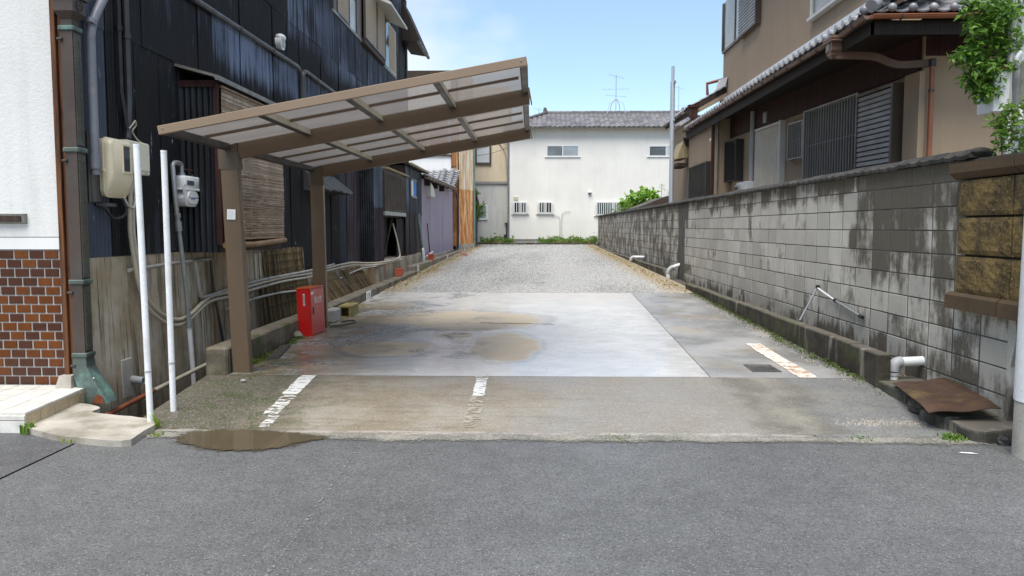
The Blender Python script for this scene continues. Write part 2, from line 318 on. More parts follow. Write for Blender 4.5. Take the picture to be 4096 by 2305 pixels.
# wood
def m_wood(name, a, b, rough=.7):
    k = NM(name); n = k.noise(1, 5, .65, k.mp((22, 22, 1.3)), dist=.6); c = k.mix(k.mr(n, .32, .68), a, b); k.bump(n, .4, .006); k.out(c, rough, 0, .3); MATS[name] = k.m
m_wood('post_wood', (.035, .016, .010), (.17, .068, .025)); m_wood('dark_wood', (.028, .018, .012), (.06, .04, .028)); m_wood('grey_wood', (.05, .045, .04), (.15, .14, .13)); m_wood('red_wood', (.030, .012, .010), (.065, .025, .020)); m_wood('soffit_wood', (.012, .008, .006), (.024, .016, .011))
m_wood('plank_wood', (.24, .19, .10), (.40, .33, .2)); m_wood('orange_wood', (.22, .085, .025), (.36, .16, .05))
# metal, plastic, glass
worn('leader_brown', (.062, .042, .032), .5, .3, 3, 60, .1, .002, .0, (.09, .11, .095), .35)
worn('leader_olive', (.075, .072, .053), .5, .3, 3, 60, .1, .002, .0, (.11, .15, .13), .45)
worn('verdigris', (.075, .10, .085), .55, .4, 3, 60, .2, .003, .0, (.11, .22, .18), 1.1, 5)
worn('grey_pvc', (.18, .19, .215), .45, .2, 2, 50, .05, .002, .0, (.36, .3, .24), .35, 6)
worn('black_pipe', (.018, .018, .019), .4, .3, 5, 60, .1, .002, .0, (.08, .08, .08), .3, 5)
worn('dark_pipe', (.05, .05, .052), .45, .3, 5, 60, .1, .002, .0, (.13, .13, .13), .4, 5)
worn('carport_brown', (.122, .080, .046), .38, .06, 2, 90, .03, .001, 0, (.20, .15, .105), .25, 2, spec=.45)
worn('carport_dark', (.085, .060, .040), .45, .08, 3, 90, .04, .001, 0, (.09, .08, .065), .4, 3)
worn('carport_rail_lit', (.225, .158, .102), .38, .06, 2, 90, .03, .001); worn('carport_grey', (.036, .033, .027), .5, .12, 3, 90, .05, .001, 0, (.10, .095, .08), .5, 4)  # lit copy of the brown for the rail; grey lowered for shaded undersides
worn('white_pvc', (.76, .77, .76), .35, .05, 2, 60, .03, .001, 0, (.6, .58, .52), .25, 4)
worn('grey_fitting', (.38, .39, .39), .5, .1); worn('beige_plastic', (.80, .70, .48), .36, .05, 2, 60, .02, .001, 0, (.6, .48, .3), .25, 3); worn('beige_box', (.72, .68, .53), .42, .05, 2, 60, .02)
worn('conduit_beige', (.50, .45, .345), .5, .15, 4, 60, .05, .001, 0, (.28, .24, .17), .4, 3); worn('conduit_grey', (.40, .385, .34), .55, .2, 4, 60, .1, .001, 0, (.16, .14, .1), .6, 4)
worn('meter_white', (.84, .84, .81), .4, .06, 3, 60, .03, .001, 0, (.45, .42, .36), .3, 6); worn('galvanised', (.32, .34, .345), .42, .2, 6, 80, .05, .001, .5, (.2, .2, .19), .4, 6)
worn('steel_pole', (.50, .55, .60), .4, .05, 2, 60, .02, .001, .4); worn('rust', (.20, .055, .018), .85, .5, 8, 70, .4); worn('iron', (.05, .05, .048), .6, .4, 9, 70, .3, .003, .3)
worn('rust_plate', (.070, .036, .019), .6, .5, 4, 60, .35, .003, .1, (.15, .105, .03), .8, 2.5, (1, 1.6, 1)); worn('gutter_brown', (.145, .080, .055), .42, .15, 3, 60, .05, .001, .0, (.20, .15, .12), .4, 3)
worn('gutter_copper', (.25, .085, .035), .38, .2, 3, 60, .05); worn('alu_dark', (.035, .034, .032), .45, .15); worn('alu_bronze', (.085, .062, .045), .45, .15); worn('slat_brown', (.048, .031, .020), .6, .15, spec=.25); worn('shutter_grey', (.30, .285, .27), .45, .1, 3, 60, .03); worn('shutter_cream', (.62, .56, .46), .5, .08, 3, 60, .03, .001, 0, (.5, .4, .28), .3, 3)
worn('alu_white', (.74, .75, .74), .4, .05); worn('alu_pale', (.56, .55, .50), .45, .06); worn('black_rubber', (.014, .014, .014), .55, .2); worn('hood_metal', (.23, .22, .19), .5, .25, 4, 60, .1, .002, .2, (.12, .12, .10), .6, 3); worn('concrete_grey', (.36, .35, .32), .85, .25, 3, 60, .4, .004, 0, (.18, .17, .14), .6, 3)
worn('mossy_block', (.26, .21, .08), .9, .4, 5, 60, .5, .005, 0, (.12, .10, .03), .8, 4); worn('rock', (.24, .22, .18), .85, .4, 6, 50, .6, .01, 0, (.10, .09, .05), .7, 5); worn('slate', (.062, .055, .048), .6, .3, 4, 60, .3)
worn('pad_concrete', (.42, .39, .33), .85, .3, 2.5, 70, .5, .005, 0, (.17, .145, .10), .85, 1.6); worn('white_paint_pole', (.77, .775, .78), .3, .05, 2, 50, .02, .001, 0, (.5, .48, .42), .45, 5)
worn('red_paint', (.52, .008, .008), .32, .06, 3, 70, .03, .001, 0, (.42, .05, .012), .45, 2.5); worn('red_top', (.50, .10, .03), .45, .15, 4, 70, .05, .001, 0, (.42, .17, .05), .6, 4); worn('red_door', (.50, .045, .035), .30, .06, 3, 70, .03, .001, 0, (.42, .09, .04), .35, 2.5)
worn('sticker_white', (.76, .77, .77), .4, .04); worn('ink_blue', (.03, .04, .22), .6, .1); worn('ink_dark', (.03, .035, .045), .6, .1); worn('lettering_white', (.78, .74, .72), .5, .08); worn('blue_sheet', (.012, .24, .72), .7, .08); worn('display', (.10, .12, .15), .15, .2); worn('soil_leaves', (.30, .17, .055), .85, .5, 20, 80, .6)
worn('bark', (.10, .075, .05), .9, .4, 8, 50, .5); worn('straw', (.42, .32, .16), .8, .3); worn('antenna', (.28, .29, .30), .4, .1, metal=.5); worn('wire_black', (.02, .02, .02), .5); worn('grate_iron', (.10, .095, .09), .6, .4, 9, 70, .3, .003, .4)
worn('flashing', (.72, .74, .75), .35, .06, 2, 50, .05); worn('utility_concrete', (.40, .385, .34), .85, .2, 4, 60, .4, .004, 0, (.2, .19, .16), .5, 4); worn('pole_white', (.70, .73, .75), .4, .08, 3, 50, .05, .001, 0, (.5, .46, .38), .3, 4)
worn('banana_leaf', (.42, .22, .04), .7); worn('cyan_pipe', (.16, .24, .21), .5, .3, 3, 60, .1, .002, 0, (.2, .34, .29), .6, 5)
def m_glass(name, col=(.05, .06, .065), rough=.06, spec=.6, var=.3):
    k = NM(name); n = k.noise(1.1, 3, .5, k.mp((1, 1, 2))); c = k.hsv(col, v=k.mr(n, .3, .7, 1 - var, 1 + var, False)); k.out(c, rough, 0, spec); MATS[name] = k.m
m_glass('void_glass', (.010, .010, .011), .35, .15); m_glass('dark_glass'); m_glass('pale_glass', (.30, .345, .38), .12, .6, .12); m_glass('grey_glass', (.13, .16, .17), .1, .6, .4); m_glass('frosted', (.52, .55, .55), .25, .4, .1); m_glass('curtain_glass', (.17, .165, .14), .12, .6, .6)
def m_water():
    k = NM('puddle_water'); n = k.noise(2, 4); c = k.mix(n, (.075, .060, .036), (.115, .092, .058)); k.bump(k.noise(9, 2), .02, .002); k.out(c, .03, 0, .55)
    a = k.n('ShaderNodeAttribute'); a.attribute_name = 'depth'; o = [x for x in k.t.nodes if x.type == 'OUTPUT_MATERIAL'][0]; t = k.n('ShaderNodeBsdfTransparent'); m = k.n('ShaderNodeMixShader')
    f = k.mr(k.ma('ADD', a.outputs['Fac'], k.ma('MULTIPLY', k.ma('SUBTRACT', k.noise(13, 6, .75), .5), 1.7)), .2, .7); k.link(f, m.inputs[0]); k.link(t.outputs[0], m.inputs[1]); k.link(k.b.outputs[0], m.inputs[2]); k.link(m.outputs[0], o.inputs[0]); MATS['puddle_water'] = k.m
m_water()
def m_poly():
    k = NM('polycarbonate'); k.t.nodes.remove(k.b); o = [x for x in k.t.nodes if x.type == 'OUTPUT_MATERIAL'][0]
    wv = k.n('ShaderNodeTexWave'); wv.wave_type = 'BANDS'; wv.bands_direction = 'Y'; wv.inputs['Scale'].default_value = 13.2; wv.inputs['Distortion'].default_value = 0; k.link(k.pos(), wv.inputs[0])
    n = k.noise(3, 4, .6, k.mp((.4, 1.6, 1)))
    col = k.mix(k.mr(wv.outputs[1], .35, .75), (.24, .23, .222), (.46, .445, .43)); col = k.hsv(col, v=k.mr(n, .35, .7, 1.03, .86))
    a = k.n('ShaderNodeBsdfTranslucent'); k.link(col, a.inputs[0]); d = k.n('ShaderNodeBsdfDiffuse'); d.inputs[0].default_value = (.26, .24, .23, 1)
    t = k.n('ShaderNodeBsdfTransparent'); t.inputs[0].default_value = (.74, .72, .70, 1); m1 = k.n('ShaderNodeMixShader'); m1.inputs[0].default_value = .22; k.link(a.outputs[0], m1.inputs[1]); k.link(d.outputs[0], m1.inputs[2])
    m2 = k.n('ShaderNodeMixShader'); m2.inputs[0].default_value = .52; k.link(m1.outputs[0], m2.inputs[1]); k.link(t.outputs[0], m2.inputs[2]); g = k.n('ShaderNodeBsdfGlossy'); g.inputs[1].default_value = .3; m3 = k.n('ShaderNodeMixShader'); m3.inputs[0].default_value = .05
    k.link(m2.outputs[0], m3.inputs[1]); k.link(g.outputs[0], m3.inputs[2]); k.link(m3.outputs[0], o.inputs[0]); MATS['polycarbonate'] = k.m
m_poly()
def m_leaf(name, a, b, tr=.35):
    k = NM(name); i = k.n('ShaderNodeNewGeometry').outputs['Random Per Island']; c = k.mix(i, a, b); k.out(c, .42, 0, .45)
    o = [x for x in k.t.nodes if x.type == 'OUTPUT_MATERIAL'][0]; t = k.n('ShaderNodeBsdfTranslucent'); k.link(k.hsv(c, v=1.7), t.inputs[0]); m = k.n('ShaderNodeMixShader'); m.inputs[0].default_value = tr
    k.link(k.b.outputs[0], m.inputs[1]); k.link(t.outputs[0], m.inputs[2]); k.link(m.outputs[0], o.inputs[0]); MATS[name] = k.m
m_leaf('leaf_glossy', (.020, .070, .006), (.16, .30, .035)); m_leaf('leaf_light', (.12, .26, .03), (.26, .40, .06)); m_leaf('leaf_weed', (.055, .13, .015), (.13, .22, .03)); m_leaf('leaf_dry', (.30, .17, .05), (.25, .25, .07)); m_leaf('grass_blade', (.10, .20, .02), (.22, .30, .05)); m_leaf('leaf_mid', (.07, .16, .02), (.18, .27, .05))

# ---------------------------------------------------------------- mesh building
ORG = {}          # object name -> world position of the thing it belongs to
class MB:
    def __init__(s): s.v = []; s.f = []
    def add(s, vs, fs):
        b = len(s.v); s.v += [tuple(q) for q in vs]; s.f += [tuple(i + b for i in f) for f in fs]; return s
    def box(s, x0, x1, y0, y1, z0, z1, c=0.):
        if c <= 0:
            return s.add([(x, y, z) for x in (x0, x1) for y in (y0, y1) for z in (z0, z1)], [(0, 1, 3, 2), (4, 6, 7, 5), (0, 4, 5, 1), (2, 3, 7, 6), (0, 2, 6, 4), (1, 5, 7, 3)])
        return s.obox(((x0 + x1) / 2, (y0 + y1) / 2, (z0 + z1) / 2), (x1 - x0, y1 - y0, z1 - z0), None, c)
    def obox(s, ctr, size, mat=None, c=0.):
        h = [q / 2 for q in size]; c = min(c, *[q * .45 for q in h]) if c else 0
        vs = []; fs = []
        if not c:
            t = MB().box(-h[0], h[0], -h[1], h[1], -h[2], h[2]); vs, fs = t.v, t.f
        else:   # chamfered: each corner becomes three points
            idx = {}
            for sx in (-1, 1):
                for sy in (-1, 1):
                    for sz in (-1, 1):
                        for a in range(3):
                            p = [sx * (h[0] - c), sy * (h[1] - c), sz * (h[2] - c)]; p[a] = (sx, sy, sz)[a] * h[a]
                            idx[(sx, sy, sz, a)] = len(vs); vs.append(tuple(p))
            for a in range(3):
                b, d = (a + 1) % 3, (a + 2) % 3
                for sg in (-1, 1):
                    q = []
                    for sb, sd_ in ((-1, -1), (1, -1), (1, 1), (-1, 1)):
                        k = [0, 0, 0]; k[a] = sg; k[b] = sb; k[d] = sd_; q.append(idx[(*k, a)])
                    fs.append(tuple(q if sg > 0 else q[::-1]))
            for a in range(3):
                b, d = (a + 1) % 3, (a + 2) % 3
                for sb in (-1, 1):
                    for sd_ in (-1, 1):
                        k0 = [0, 0, 0]; k0[a] = -1; k0[b] = sb; k0[d] = sd_; k1 = list(k0); k1[a] = 1
                        q = [idx[(*k0, b)], idx[(*k1, b)], idx[(*k1, d)], idx[(*k0, d)]]; fs.append(tuple(q if sb * sd_ < 0 else q[::-1]))
            for sx in (-1, 1):
                for sy in (-1, 1):
                    for sz in (-1, 1):
                        q = [idx[(sx, sy, sz, a)] for a in range(3)]; fs.append(tuple(q if sx * sy * sz > 0 else q[::-1]))
        M = mat or Matrix.Identity(3); o = Vector(ctr)
        return s.add([tuple(M @ Vector(q) + o) for q in vs], fs)
    def bar(s, a, b, wd, ht, up=(0, 0, 1), c=0.):
        a = Vector(a); b = Vector(b); d = (b - a); L = d.length; d.normalize(); x = d.cross(Vector(up)).normalized(); u = x.cross(d)
        return s.obox((a + b) / 2, (wd, L, ht), Matrix((x, d, u)).transposed(), c)
    def tube(s, pts, r, n=10, caps=True, rs=None):
        pts = [Vector(p) for p in pts]; m = len(pts); vs = []; fs = []; x = None
        for i, p in enumerate(pts):
            t = (pts[min(i + 1, m - 1)] - pts[max(i - 1, 0)]).normalized()
            if x is None: x = t.orthogonal().normalized()
            else: x = (x - t * x.dot(t)).normalized()
            y = t.cross(x); q = rs[i] if rs else r
            vs += [tuple(p + (x * math.cos(2 * math.pi * j / n) + y * math.sin(2 * math.pi * j / n)) * q) for j in range(n)]
        for i in range(m - 1):
            for j in range(n):
                k = (j + 1) % n; fs.append((i * n + j, i * n + k, (i + 1) * n + k, (i + 1) * n + j))
        if caps: fs.append(tuple(range(n))[::-1]); fs.append(tuple(range((m - 1) * n, m * n)))
        return s.add(vs, fs)
    def hollow(s, a, b, r, t=.006, n=16):
        a = Vector(a); b = Vector(b); s.tube([a, b], r, n, False); d = (b - a).normalized()
        s.tube([b, b - d * .06], r - t, n, False); x = d.orthogonal().normalized(); y = d.cross(x); vs = []
        for q in (r, r - t): vs += [tuple(b + (x * math.cos(2 * math.pi * j / n) + y * math.sin(2 * math.pi * j / n)) * q) for j in range(n)]
        s.add(vs, [(j, (j + 1) % n, n + (j + 1) % n, n + j) for j in range(n)]); e = b - d * .06
        return s.add([tuple(e + (x * math.cos(2 * math.pi * j / n) + y * math.sin(2 * math.pi * j / n)) * (r - t)) for j in range(n)], [tuple(range(n))])
    def prism(s, poly, d):
        n = len(poly); p = [Vector(q) for q in poly]; d = Vector(d)
        return s.add([tuple(q) for q in p] + [tuple(q + d) for q in p], [tuple(range(n))[::-1], tuple(range(n, 2 * n))] + [(i, (i + 1) % n, n + (i + 1) % n, n + i) for i in range(n)])
    def quad(s, *p): return s.add(p, [tuple(range(len(p)))])
    def sphere(s, c, r, n=10, m=7, sc=(1, 1, 1)):
        vs = []; fs = []
        for i in range(m + 1):
            a = math.pi * i / m
            for j in range(n):
                b = 2 * math.pi * j / n; vs.append((c[0] + r * sc[0] * math.sin(a) * math.cos(b), c[1] + r * sc[1] * math.sin(a) * math.sin(b), c[2] + r * sc[2] * math.cos(a)))
        for i in range(m):
            for j in range(n): k = (j + 1) % n; fs.append((i * n + j, (i + 1) * n + j, (i + 1) * n + k, i * n + k))
        return s.add(vs, fs)
    def build(s, name, mat, parent=None, smooth=False, at=None):
        o0 = ORG[parent.name] if parent is not None else Vector(at or (0, 0, 0))
        me = bpy.data.meshes.new(name); me.from_pydata([(a - o0.x, b - o0.y, c - o0.z) for a, b, c in s.v], [], s.f); me.update()
        me.materials.append(MATS[mat])
        if smooth:
            for p in me.polygons: p.use_smooth = True
            me.set_sharp_from_angle(angle=R(38))
        o = bpy.data.objects.new(name, me); COL.objects.link(o)
        if parent is not None: o.parent = parent
        else: o.location = o0
        ORG[o.name] = o0; return o
def tag(o, label=None, cat=None, group=None, kind=None):
    for k, v in (('label', label), ('category', cat), ('group', group), ('kind', kind)):
        if v: o[k] = v
    return o
def thing(name, loc, label, cat, group=None):
    o = bpy.data.objects.new(name, None); COL.objects.link(o); o.location = loc; o.empty_display_size = .1; ORG[o.name] = Vector(loc); return tag(o, label, cat, group)
def piece(name, me, parent, loc, rot=None, scale=None):
    """one more copy of a shared piece; loc in world coordinates"""
    o = bpy.data.objects.new(name, me); COL.objects.link(o); o.parent = parent; o.location = Vector(loc) - ORG[parent.name]
    if rot is not None: o.rotation_euler = rot
    if scale is not None: o.scale = scale
    ORG[o.name] = Vector(loc); return o
def mesh(mb, name, mat, smooth=False):
    o = mb.build(name, mat, None, smooth); me = o.data; bpy.data.objects.remove(o); return me
def copy_tree(o, loc=None, parent=None):
    c = o.copy(); COL.objects.link(c)
    if parent is not None: c.parent = parent
    if loc is not None: c.location = loc
    ORG[c.name] = Vector(c.location)
    for ch in list(o.children): copy_tree(ch, None, c)
    return c
def arc(a, b, c, n=6):
    a, b, c = Vector(a), Vector(b), Vector(c); return [a * (1 - t) ** 2 + b * 2 * t * (1 - t) + c * t * t for t in [i / n for i in range(n + 1)]]
def spline(pts, n=6):
    P = [Vector(p) for p in pts]; P = [P[0] * 2 - P[1]] + P + [P[-1] * 2 - P[-2]]; out = []
    for i in range(1, len(P) - 2):
        for k in range(n):
            t = k / n; a, b, c, d = P[i - 1:i + 3]; out.append(.5 * ((2 * b) + (c - a) * t + (2 * a - 5 * b + 4 * c - d) * t * t + (3 * b - a - 3 * c + d) * t ** 3))
    return out + [P[-2]]
def gz(y): return float(np.interp(y, [5.80, 7.2, 14.9, 41], [0, .12, .28, .60]))
def leaf_mesh(name, mat, parent, centers, size, at=None, aspect=.45, droop=.5, var=.4, smooth=False, up=.3):
    """many folded leaves (four triangles each) at given points"""
    c = np.asarray(centers, float); n = len(c); sz = size * (1 + var * (RNG.random(n) - .5) * 2)
    d = RNG.normal(size=(n, 3)); d[:, 2] = d[:, 2] * .5 - droop; d /= np.linalg.norm(d, axis=1)[:, None]
    nr = RNG.normal(size=(n, 3)) * .6; nr[:, 2] += up + .6; sd_ = np.cross(d, nr); sd_ /= np.linalg.norm(sd_, axis=1)[:, None] + 1e-9; nn = np.cross(sd_, d)
    a = c; m = c + d * (sz * .5)[:, None] + nn * (sz * .06)[:, None]; e = c + d * sz[:, None] - nn * (sz * .05)[:, None]; wv = (sz * aspect * .5)[:, None]
    L = m + sd_ * wv + nn * wv * .35; Q = m - sd_ * wv + nn * wv * .35
    V = np.stack([a, L, e, Q, m], 1).reshape(-1, 3)
    mb = MB(); mb.v = [tuple(q) for q in V.tolist()]; mb.f = [t for i in range(n) for t in ((5 * i, 5 * i + 1, 5 * i + 4), (5 * i + 1, 5 * i + 2, 5 * i + 4), (5 * i + 2, 5 * i + 3, 5 * i + 4), (5 * i + 3, 5 * i, 5 * i + 4))]
    return mb.build(name, mat, parent, at=at)
def blob(cx, cy, cz, r, n, flat=.8):
    p = RNG.normal(size=(n, 3)); p /= np.linalg.norm(p, axis=1)[:, None]; p *= (RNG.random(n) ** .45)[:, None] * r; p[:, 2] *= flat; return p + np.array([cx, cy, cz])
def tuft(name, loc, label, n=26, h=.09, spread=.05, mat='grass_blade', group=None, wd=.006):
    mb = MB(); x, y, z = loc
    for i in range(n):
        a = random.uniform(0, 6.28); q = random.uniform(0, spread); bx, by = x + q * math.cos(a), y + q * math.sin(a); l = h * random.uniform(.5, 1.1); b = random.uniform(0, 6.28); o = l * random.uniform(.2, .9)
        w_ = Vector((math.cos(b + 1.57), math.sin(b + 1.57), 0)) * wd; p0 = Vector((bx, by, z - .004)); p1 = p0 + Vector((math.cos(b) * o * .4, math.sin(b) * o * .4, l * .7)); p2 = p0 + Vector((math.cos(b) * o, math.sin(b) * o, l * .8))
        mb.add([p0 - w_, p0 + w_, p1 + w_ * .8, p1 - w_ * .8, p2], [(0, 1, 2, 3), (3, 2, 4)])
    return tag(mb.build(name, mat, None, at=loc), label, 'weed', group)

# ================================================================ SETTING
def strips(name, rows, mat, dz=0., nx=8, jit=0.):
    """a sheet following the rise of the lot; rows = (y, x_start, x_end)"""
    mb = MB(); n = len(rows)
    for (y, a, b) in rows:
        mb.v += [(a + (b - a) * i / nx, y, gz(y) + dz + (random.uniform(-jit, jit) if 0 < i < nx else 0)) for i in range(nx + 1)]
    mb.f = [(j * (nx + 1) + i, j * (nx + 1) + i + 1, (j + 1) * (nx + 1) + i + 1, (j + 1) * (nx + 1) + i) for j in range(n - 1) for i in range(nx)]
    return tag(mb.build(name, mat), kind='structure')
def lerp(a, b, t): return a + (b - a) * t
# the ground sheet out to the horizon, with the drainage ditch beside the dark house sunk into it
g = MB()
xs = [-700, -60, -3.9, -3.04, 3.3, 60, 700]; ys = [-700, 5.62, 6.05, 7.2, 14.9, 27, 41, 90, 700]
for j in range(len(ys) - 1):
    for i in range(len(xs) - 1):
        d = xs[i] == -3.9 and 6.05 <= ys[j] < 27
        z0, z1 = (-.34, -.30) if d else (gz(ys[j]) - .05, gz(ys[j + 1]) - .05)
        g.quad((xs[i], ys[j], z0), (xs[i + 1], ys[j], z0), (xs[i + 1], ys[j + 1], z1), (xs[i], ys[j + 1], z1))
tag(g.build('ground', 'earth'), kind='structure')
g = MB(); g.quad((-3.88, 6.06, -.335), (-3.06, 6.06, -.335), (-3.06, 26.9, -.295), (-3.88, 26.9, -.295)); g.quad((-3.03, 6.05, .02), (-3.03, 7.35, .1), (-3.03, 7.35, -.36), (-3.03, 6.05, -.36)); g.quad((-3.9, 6.06, .04), (-3.03, 6.06, .02), (-3.03, 6.06, -.36), (-3.9, 6.06, -.36))
tag(g.build('ditch_floor', 'ditch_earth'), kind='structure')
def flat(name, poly, z, mat):
    m = MB(); m.quad(*[(x, y, z) for x, y in poly]); return tag(m.build(name, mat), kind='structure')
edge = [(x, 5.575 + .018 * math.sin(x * 2.1) + random.uniform(-.012, .012)) for x in np.linspace(-3.17, 60, 320)]
flat('road', [(-3.172, -70), (60, -70)] + edge[::-1], 0, 'asphalt')
flat('road', [(-60, -70), (-3.184, -70), (-3.184, 5.9), (-3.55, 5.93), (-60, 5.93)], .003, 'asphalt_patch')
F_ = [5.60, 6.0, 6.5, 7.0, 7.275]
strips('concrete_apron', [(5.545, -2.9, 2.02), (5.8, -3.0, 2.03)] + [(y, -3.03, 2.03) for y in F_[1:]], 'front_concrete', .004, 24, .001)
strips('side_lane', [(5.56, 2.0325, 3.2)] + [(y, 2.0325, 3.12) for y in F_[1:-1]] + [(7.262, 2.0325, 3.05)], 'side_asphalt', .003, 8, .002)
dg = lambda y: lerp(1.63, 1.83, (y - 7.28) / 7.4)
Y_ = [7.285, 9, 11, 13, 14.85]
strips('parking_slab', [(y, -2.845, dg(y)) for y in Y_], 'wet_concrete', .004, 20)
worn_side = NM('side_concrete')
def _sc(k):
    x = k.sep(None, 0); y = k.sep(None, 1); n = k.noise(1.4, 5, .6); f = k.noise(50, 3); c = k.mix(k.mr(n, .35, .65), (.22, .22, .215), (.31, .305, .29))
    c = k.mix(k.mr(k.noise(1.5, 4, .6, k.mp((1, 1, 1), (1, 1, 3))), .52, .66, 0, .5), c, (.30, .25, .17)); ed = k.mr(k.ma('ADD', x, k.ma('MULTIPLY', k.noise(1.2, 5), .9)), 3.0, 3.5); c = k.mix(k.ma('MULTIPLY', ed, .6), c, (.085, .085, .075))
    sp = k.ma('MULTIPLY', k.mr(k.sep(k.vor(24), 1), .95, .97), k.mr(k.vor(24, out='Distance'), .27, .2)); c = k.mix(k.ma('MULTIPLY', sp, .8), c, (.06, .06, .055))
    k.bump(f, .3, .004); k.out(c, k.mr(n, .35, .65, .22, .48, False), 0, .55); MATS['side_concrete'] = k.m
_sc(worn_side)
strips('side_slab', [(y, dg(y) + .008, 3.0) for y in [7.27] + Y_[1:]], 'side_concrete', .003, 10)
strips('gravel_bed', [(y, -2.95 if y < 30 else -2.95, 3.12) for y in (14.86, 18, 22, 26, 30, 34, 38, 41.2)], 'gravel_bed', .002, 10, .006)
def stones(name, n, xr, yf, sz, mat, zf=gz):
    x = RNG.uniform(xr[0], xr[1], n); y = yf(RNG.random(n))
    if name == 'loose_gravel': r_ = np.sqrt(RNG.random(n)) * (.6 + .5 * RNG.random(n)); a_ = RNG.uniform(0, 6.28, n); x = 2.68 + .46 * r_ * np.cos(a_); y = 5.87 + .26 * r_ * np.sin(a_) - .25 * (x - 2.68) * 0
    s = RNG.uniform(sz[0], sz[1], n) * (1 + np.clip((y - 15) / 26, 0, 1) * .5)
    z = np.array([zf(q) for q in y]) + s * .15
    base = np.array([(1, 0, 0), (-1, 0, 0), (0, 1, 0), (0, -1, 0), (0, 0, .75), (0, 0, -.5)])
    V = base[None] * s[:, None, None] * RNG.uniform(.6, 1.35, (n, 6, 1)); a = RNG.uniform(0, 6.28, n); c_, s_ = np.cos(a), np.sin(a)
    tl = RNG.normal(0, .35, (n, 2)); X = V[..., 0] * c_[:, None] - V[..., 1] * s_[:, None]; Y = V[..., 0] * s_[:, None] + V[..., 1] * c_[:, None]; Z = V[..., 2] + X * tl[:, :1] + Y * tl[:, 1:]
    V = np.stack([X + x[:, None], Y + y[:, None], Z + z[:, None]], 2).reshape(-1, 3)
    fb = np.array([(0, 2, 4), (2, 1, 4), (1, 3, 4), (3, 0, 4), (2, 0, 5), (1, 2, 5), (3, 1, 5), (0, 3, 5)]); F = (fb[None] + (np.arange(n) * 6)[:, None, None]).reshape(-1)
    me = bpy.data.meshes.new(name); me.vertices.add(len(V)); me.vertices.foreach_set('co', V.ravel()); me.loops.add(len(F)); me.loops.foreach_set('vertex_index', F)
    nf = len(F) // 3; me.polygons.add(nf); me.polygons.foreach_set('loop_start', np.arange(nf) * 3); me.update(); me.validate(); me.materials.append(MATS[mat])
    o = bpy.data.objects.new(name, me); COL.objects.link(o); return tag(o, kind='stuff')
tag(stones('gravel', 46000, (-2.93, 3.08), lambda u: 14.8 + 26.3 * u ** 1.5, (.008, .019), 'gravel_stone'), 'grey gravel spread over the back of the lot', 'gravel')
tag(stones('loose_gravel', 2600, (2.1, 3.1), lambda u: 5.50 + .62 * np.sqrt(u), (.004, .009), 'sticker_white' if 0 else 'gravel_stone'), 'pale chippings scattered beside the broken gutter slabs', 'gravel')
tag(stones('kerb_gravel', 800, (2.78, 3.0), lambda u: 7.1 + 7.5 * u, (.004, .012), 'gravel_stone'), 'grit along the foot of the dark kerb', 'gravel')
# kerbs, block by block
def kerb(name, x0, x1, ya, yb, zt, zb, mat, step=.6, gap=.004, c=.012):
    r = thing(name, (x0, ya, 0), None, None); r['kind'] = 'structure'; y = ya
    while y < yb - .05:
        e = min(y + step, yb); t = zt(y) + random.uniform(-.006, .006)
        MB().box(x0 + random.uniform(-.004, .004), x1 + random.uniform(-.003, .003), y + gap / 2, e - gap / 2, zb, t, c).build('kerbstone', mat, r); y = e
    return r
kerb('mossy_kerb', -3.06, -2.85, 7.3, 19.6, lambda y: lerp(.375, .43, (y - 7.3) / 12.3), -.36, 'kerb_mossy', 1.2, .006, .018)
kerb('raised_kerb', -3.12, -2.92, 19.62, 36.4, lambda y: max(.54, gz(y) + .05), -.3, 'kerb_grey', 1.2)
kerb('dark_kerb', 3.0, 3.125, 6.95, 15.7, lambda y: .402, .0, 'kerb_dark', .6)
kerb('dark_kerb', 3.11, 3.24, 19.3, 41, lambda y: max(.515, gz(y) + .03), .2, 'kerb_dark', .6)
r = thing('back_kerb', (0, 41, .6), None, None); r['kind'] = 'structure'
for i in range(10): MB().box(-2.9 + .6 * i + .004, -2.3 + .6 * i - .004, 41.15, 41.3, .4, .69 + random.uniform(-.01, .01), .012).build('kerbstone', 'kerb_dark', r)
flat('back_soil', [(-3.2, 41.3), (3.6, 41.3), (3.6, 43.4), (-3.2, 43.4)], .62, 'earth')
# painted stall lines, worn to tatters
def paint(pts, z, mat):
    mb = MB(); mb.v = [(x, y, gz(y) + z) for x, y in pts]; mb.f = [tuple(range(len(pts)))]; return mb
def m_paint(name, c, thr, sc=(1, 1, 1), rust=None):
    k = NM(name); n = k.noise(7, 6, .7, k.mp(sc)); y = k.sep(None, 1)
    col = k.mix(k.mr(k.noise(14, 4), .5, .7, 0, .35), c, (.5, .48, .43))
    if rust: col = k.mix(k.mr(k.noise(5, 6, .7, k.mp((1, 1.5, 1), (2, 1, 1))), .47, .6, 0, .75), col, rust)
    f = k.mr(n, thr, thr + .05); t = k.n('ShaderNodeBsdfTransparent'); m = k.n('ShaderNodeMixShader'); k.out(col, .6, 0, .3); o = [q for q in k.t.nodes if q.type == 'OUTPUT_MATERIAL'][0]
    k.link(f, m.inputs[0]); k.link(t.outputs[0], m.inputs[1]); k.link(k.b.outputs[0], m.inputs[2]); k.link(m.outputs[0], o.inputs[0]); MATS[name] = k.m
m_paint('line_white', (.62, .62, .59), .39, (1.6, 4, 1)); m_paint('line_worn', (.56, .55, .51), .475, (1.5, 5, 1)); m_paint('line_faint', (.29, .26, .205), .46, (1.5, 3, 1)); m_paint('line_rusty', (.66, .60, .52), .38, (3.6, 1.6, 1), (.36, .18, .08))
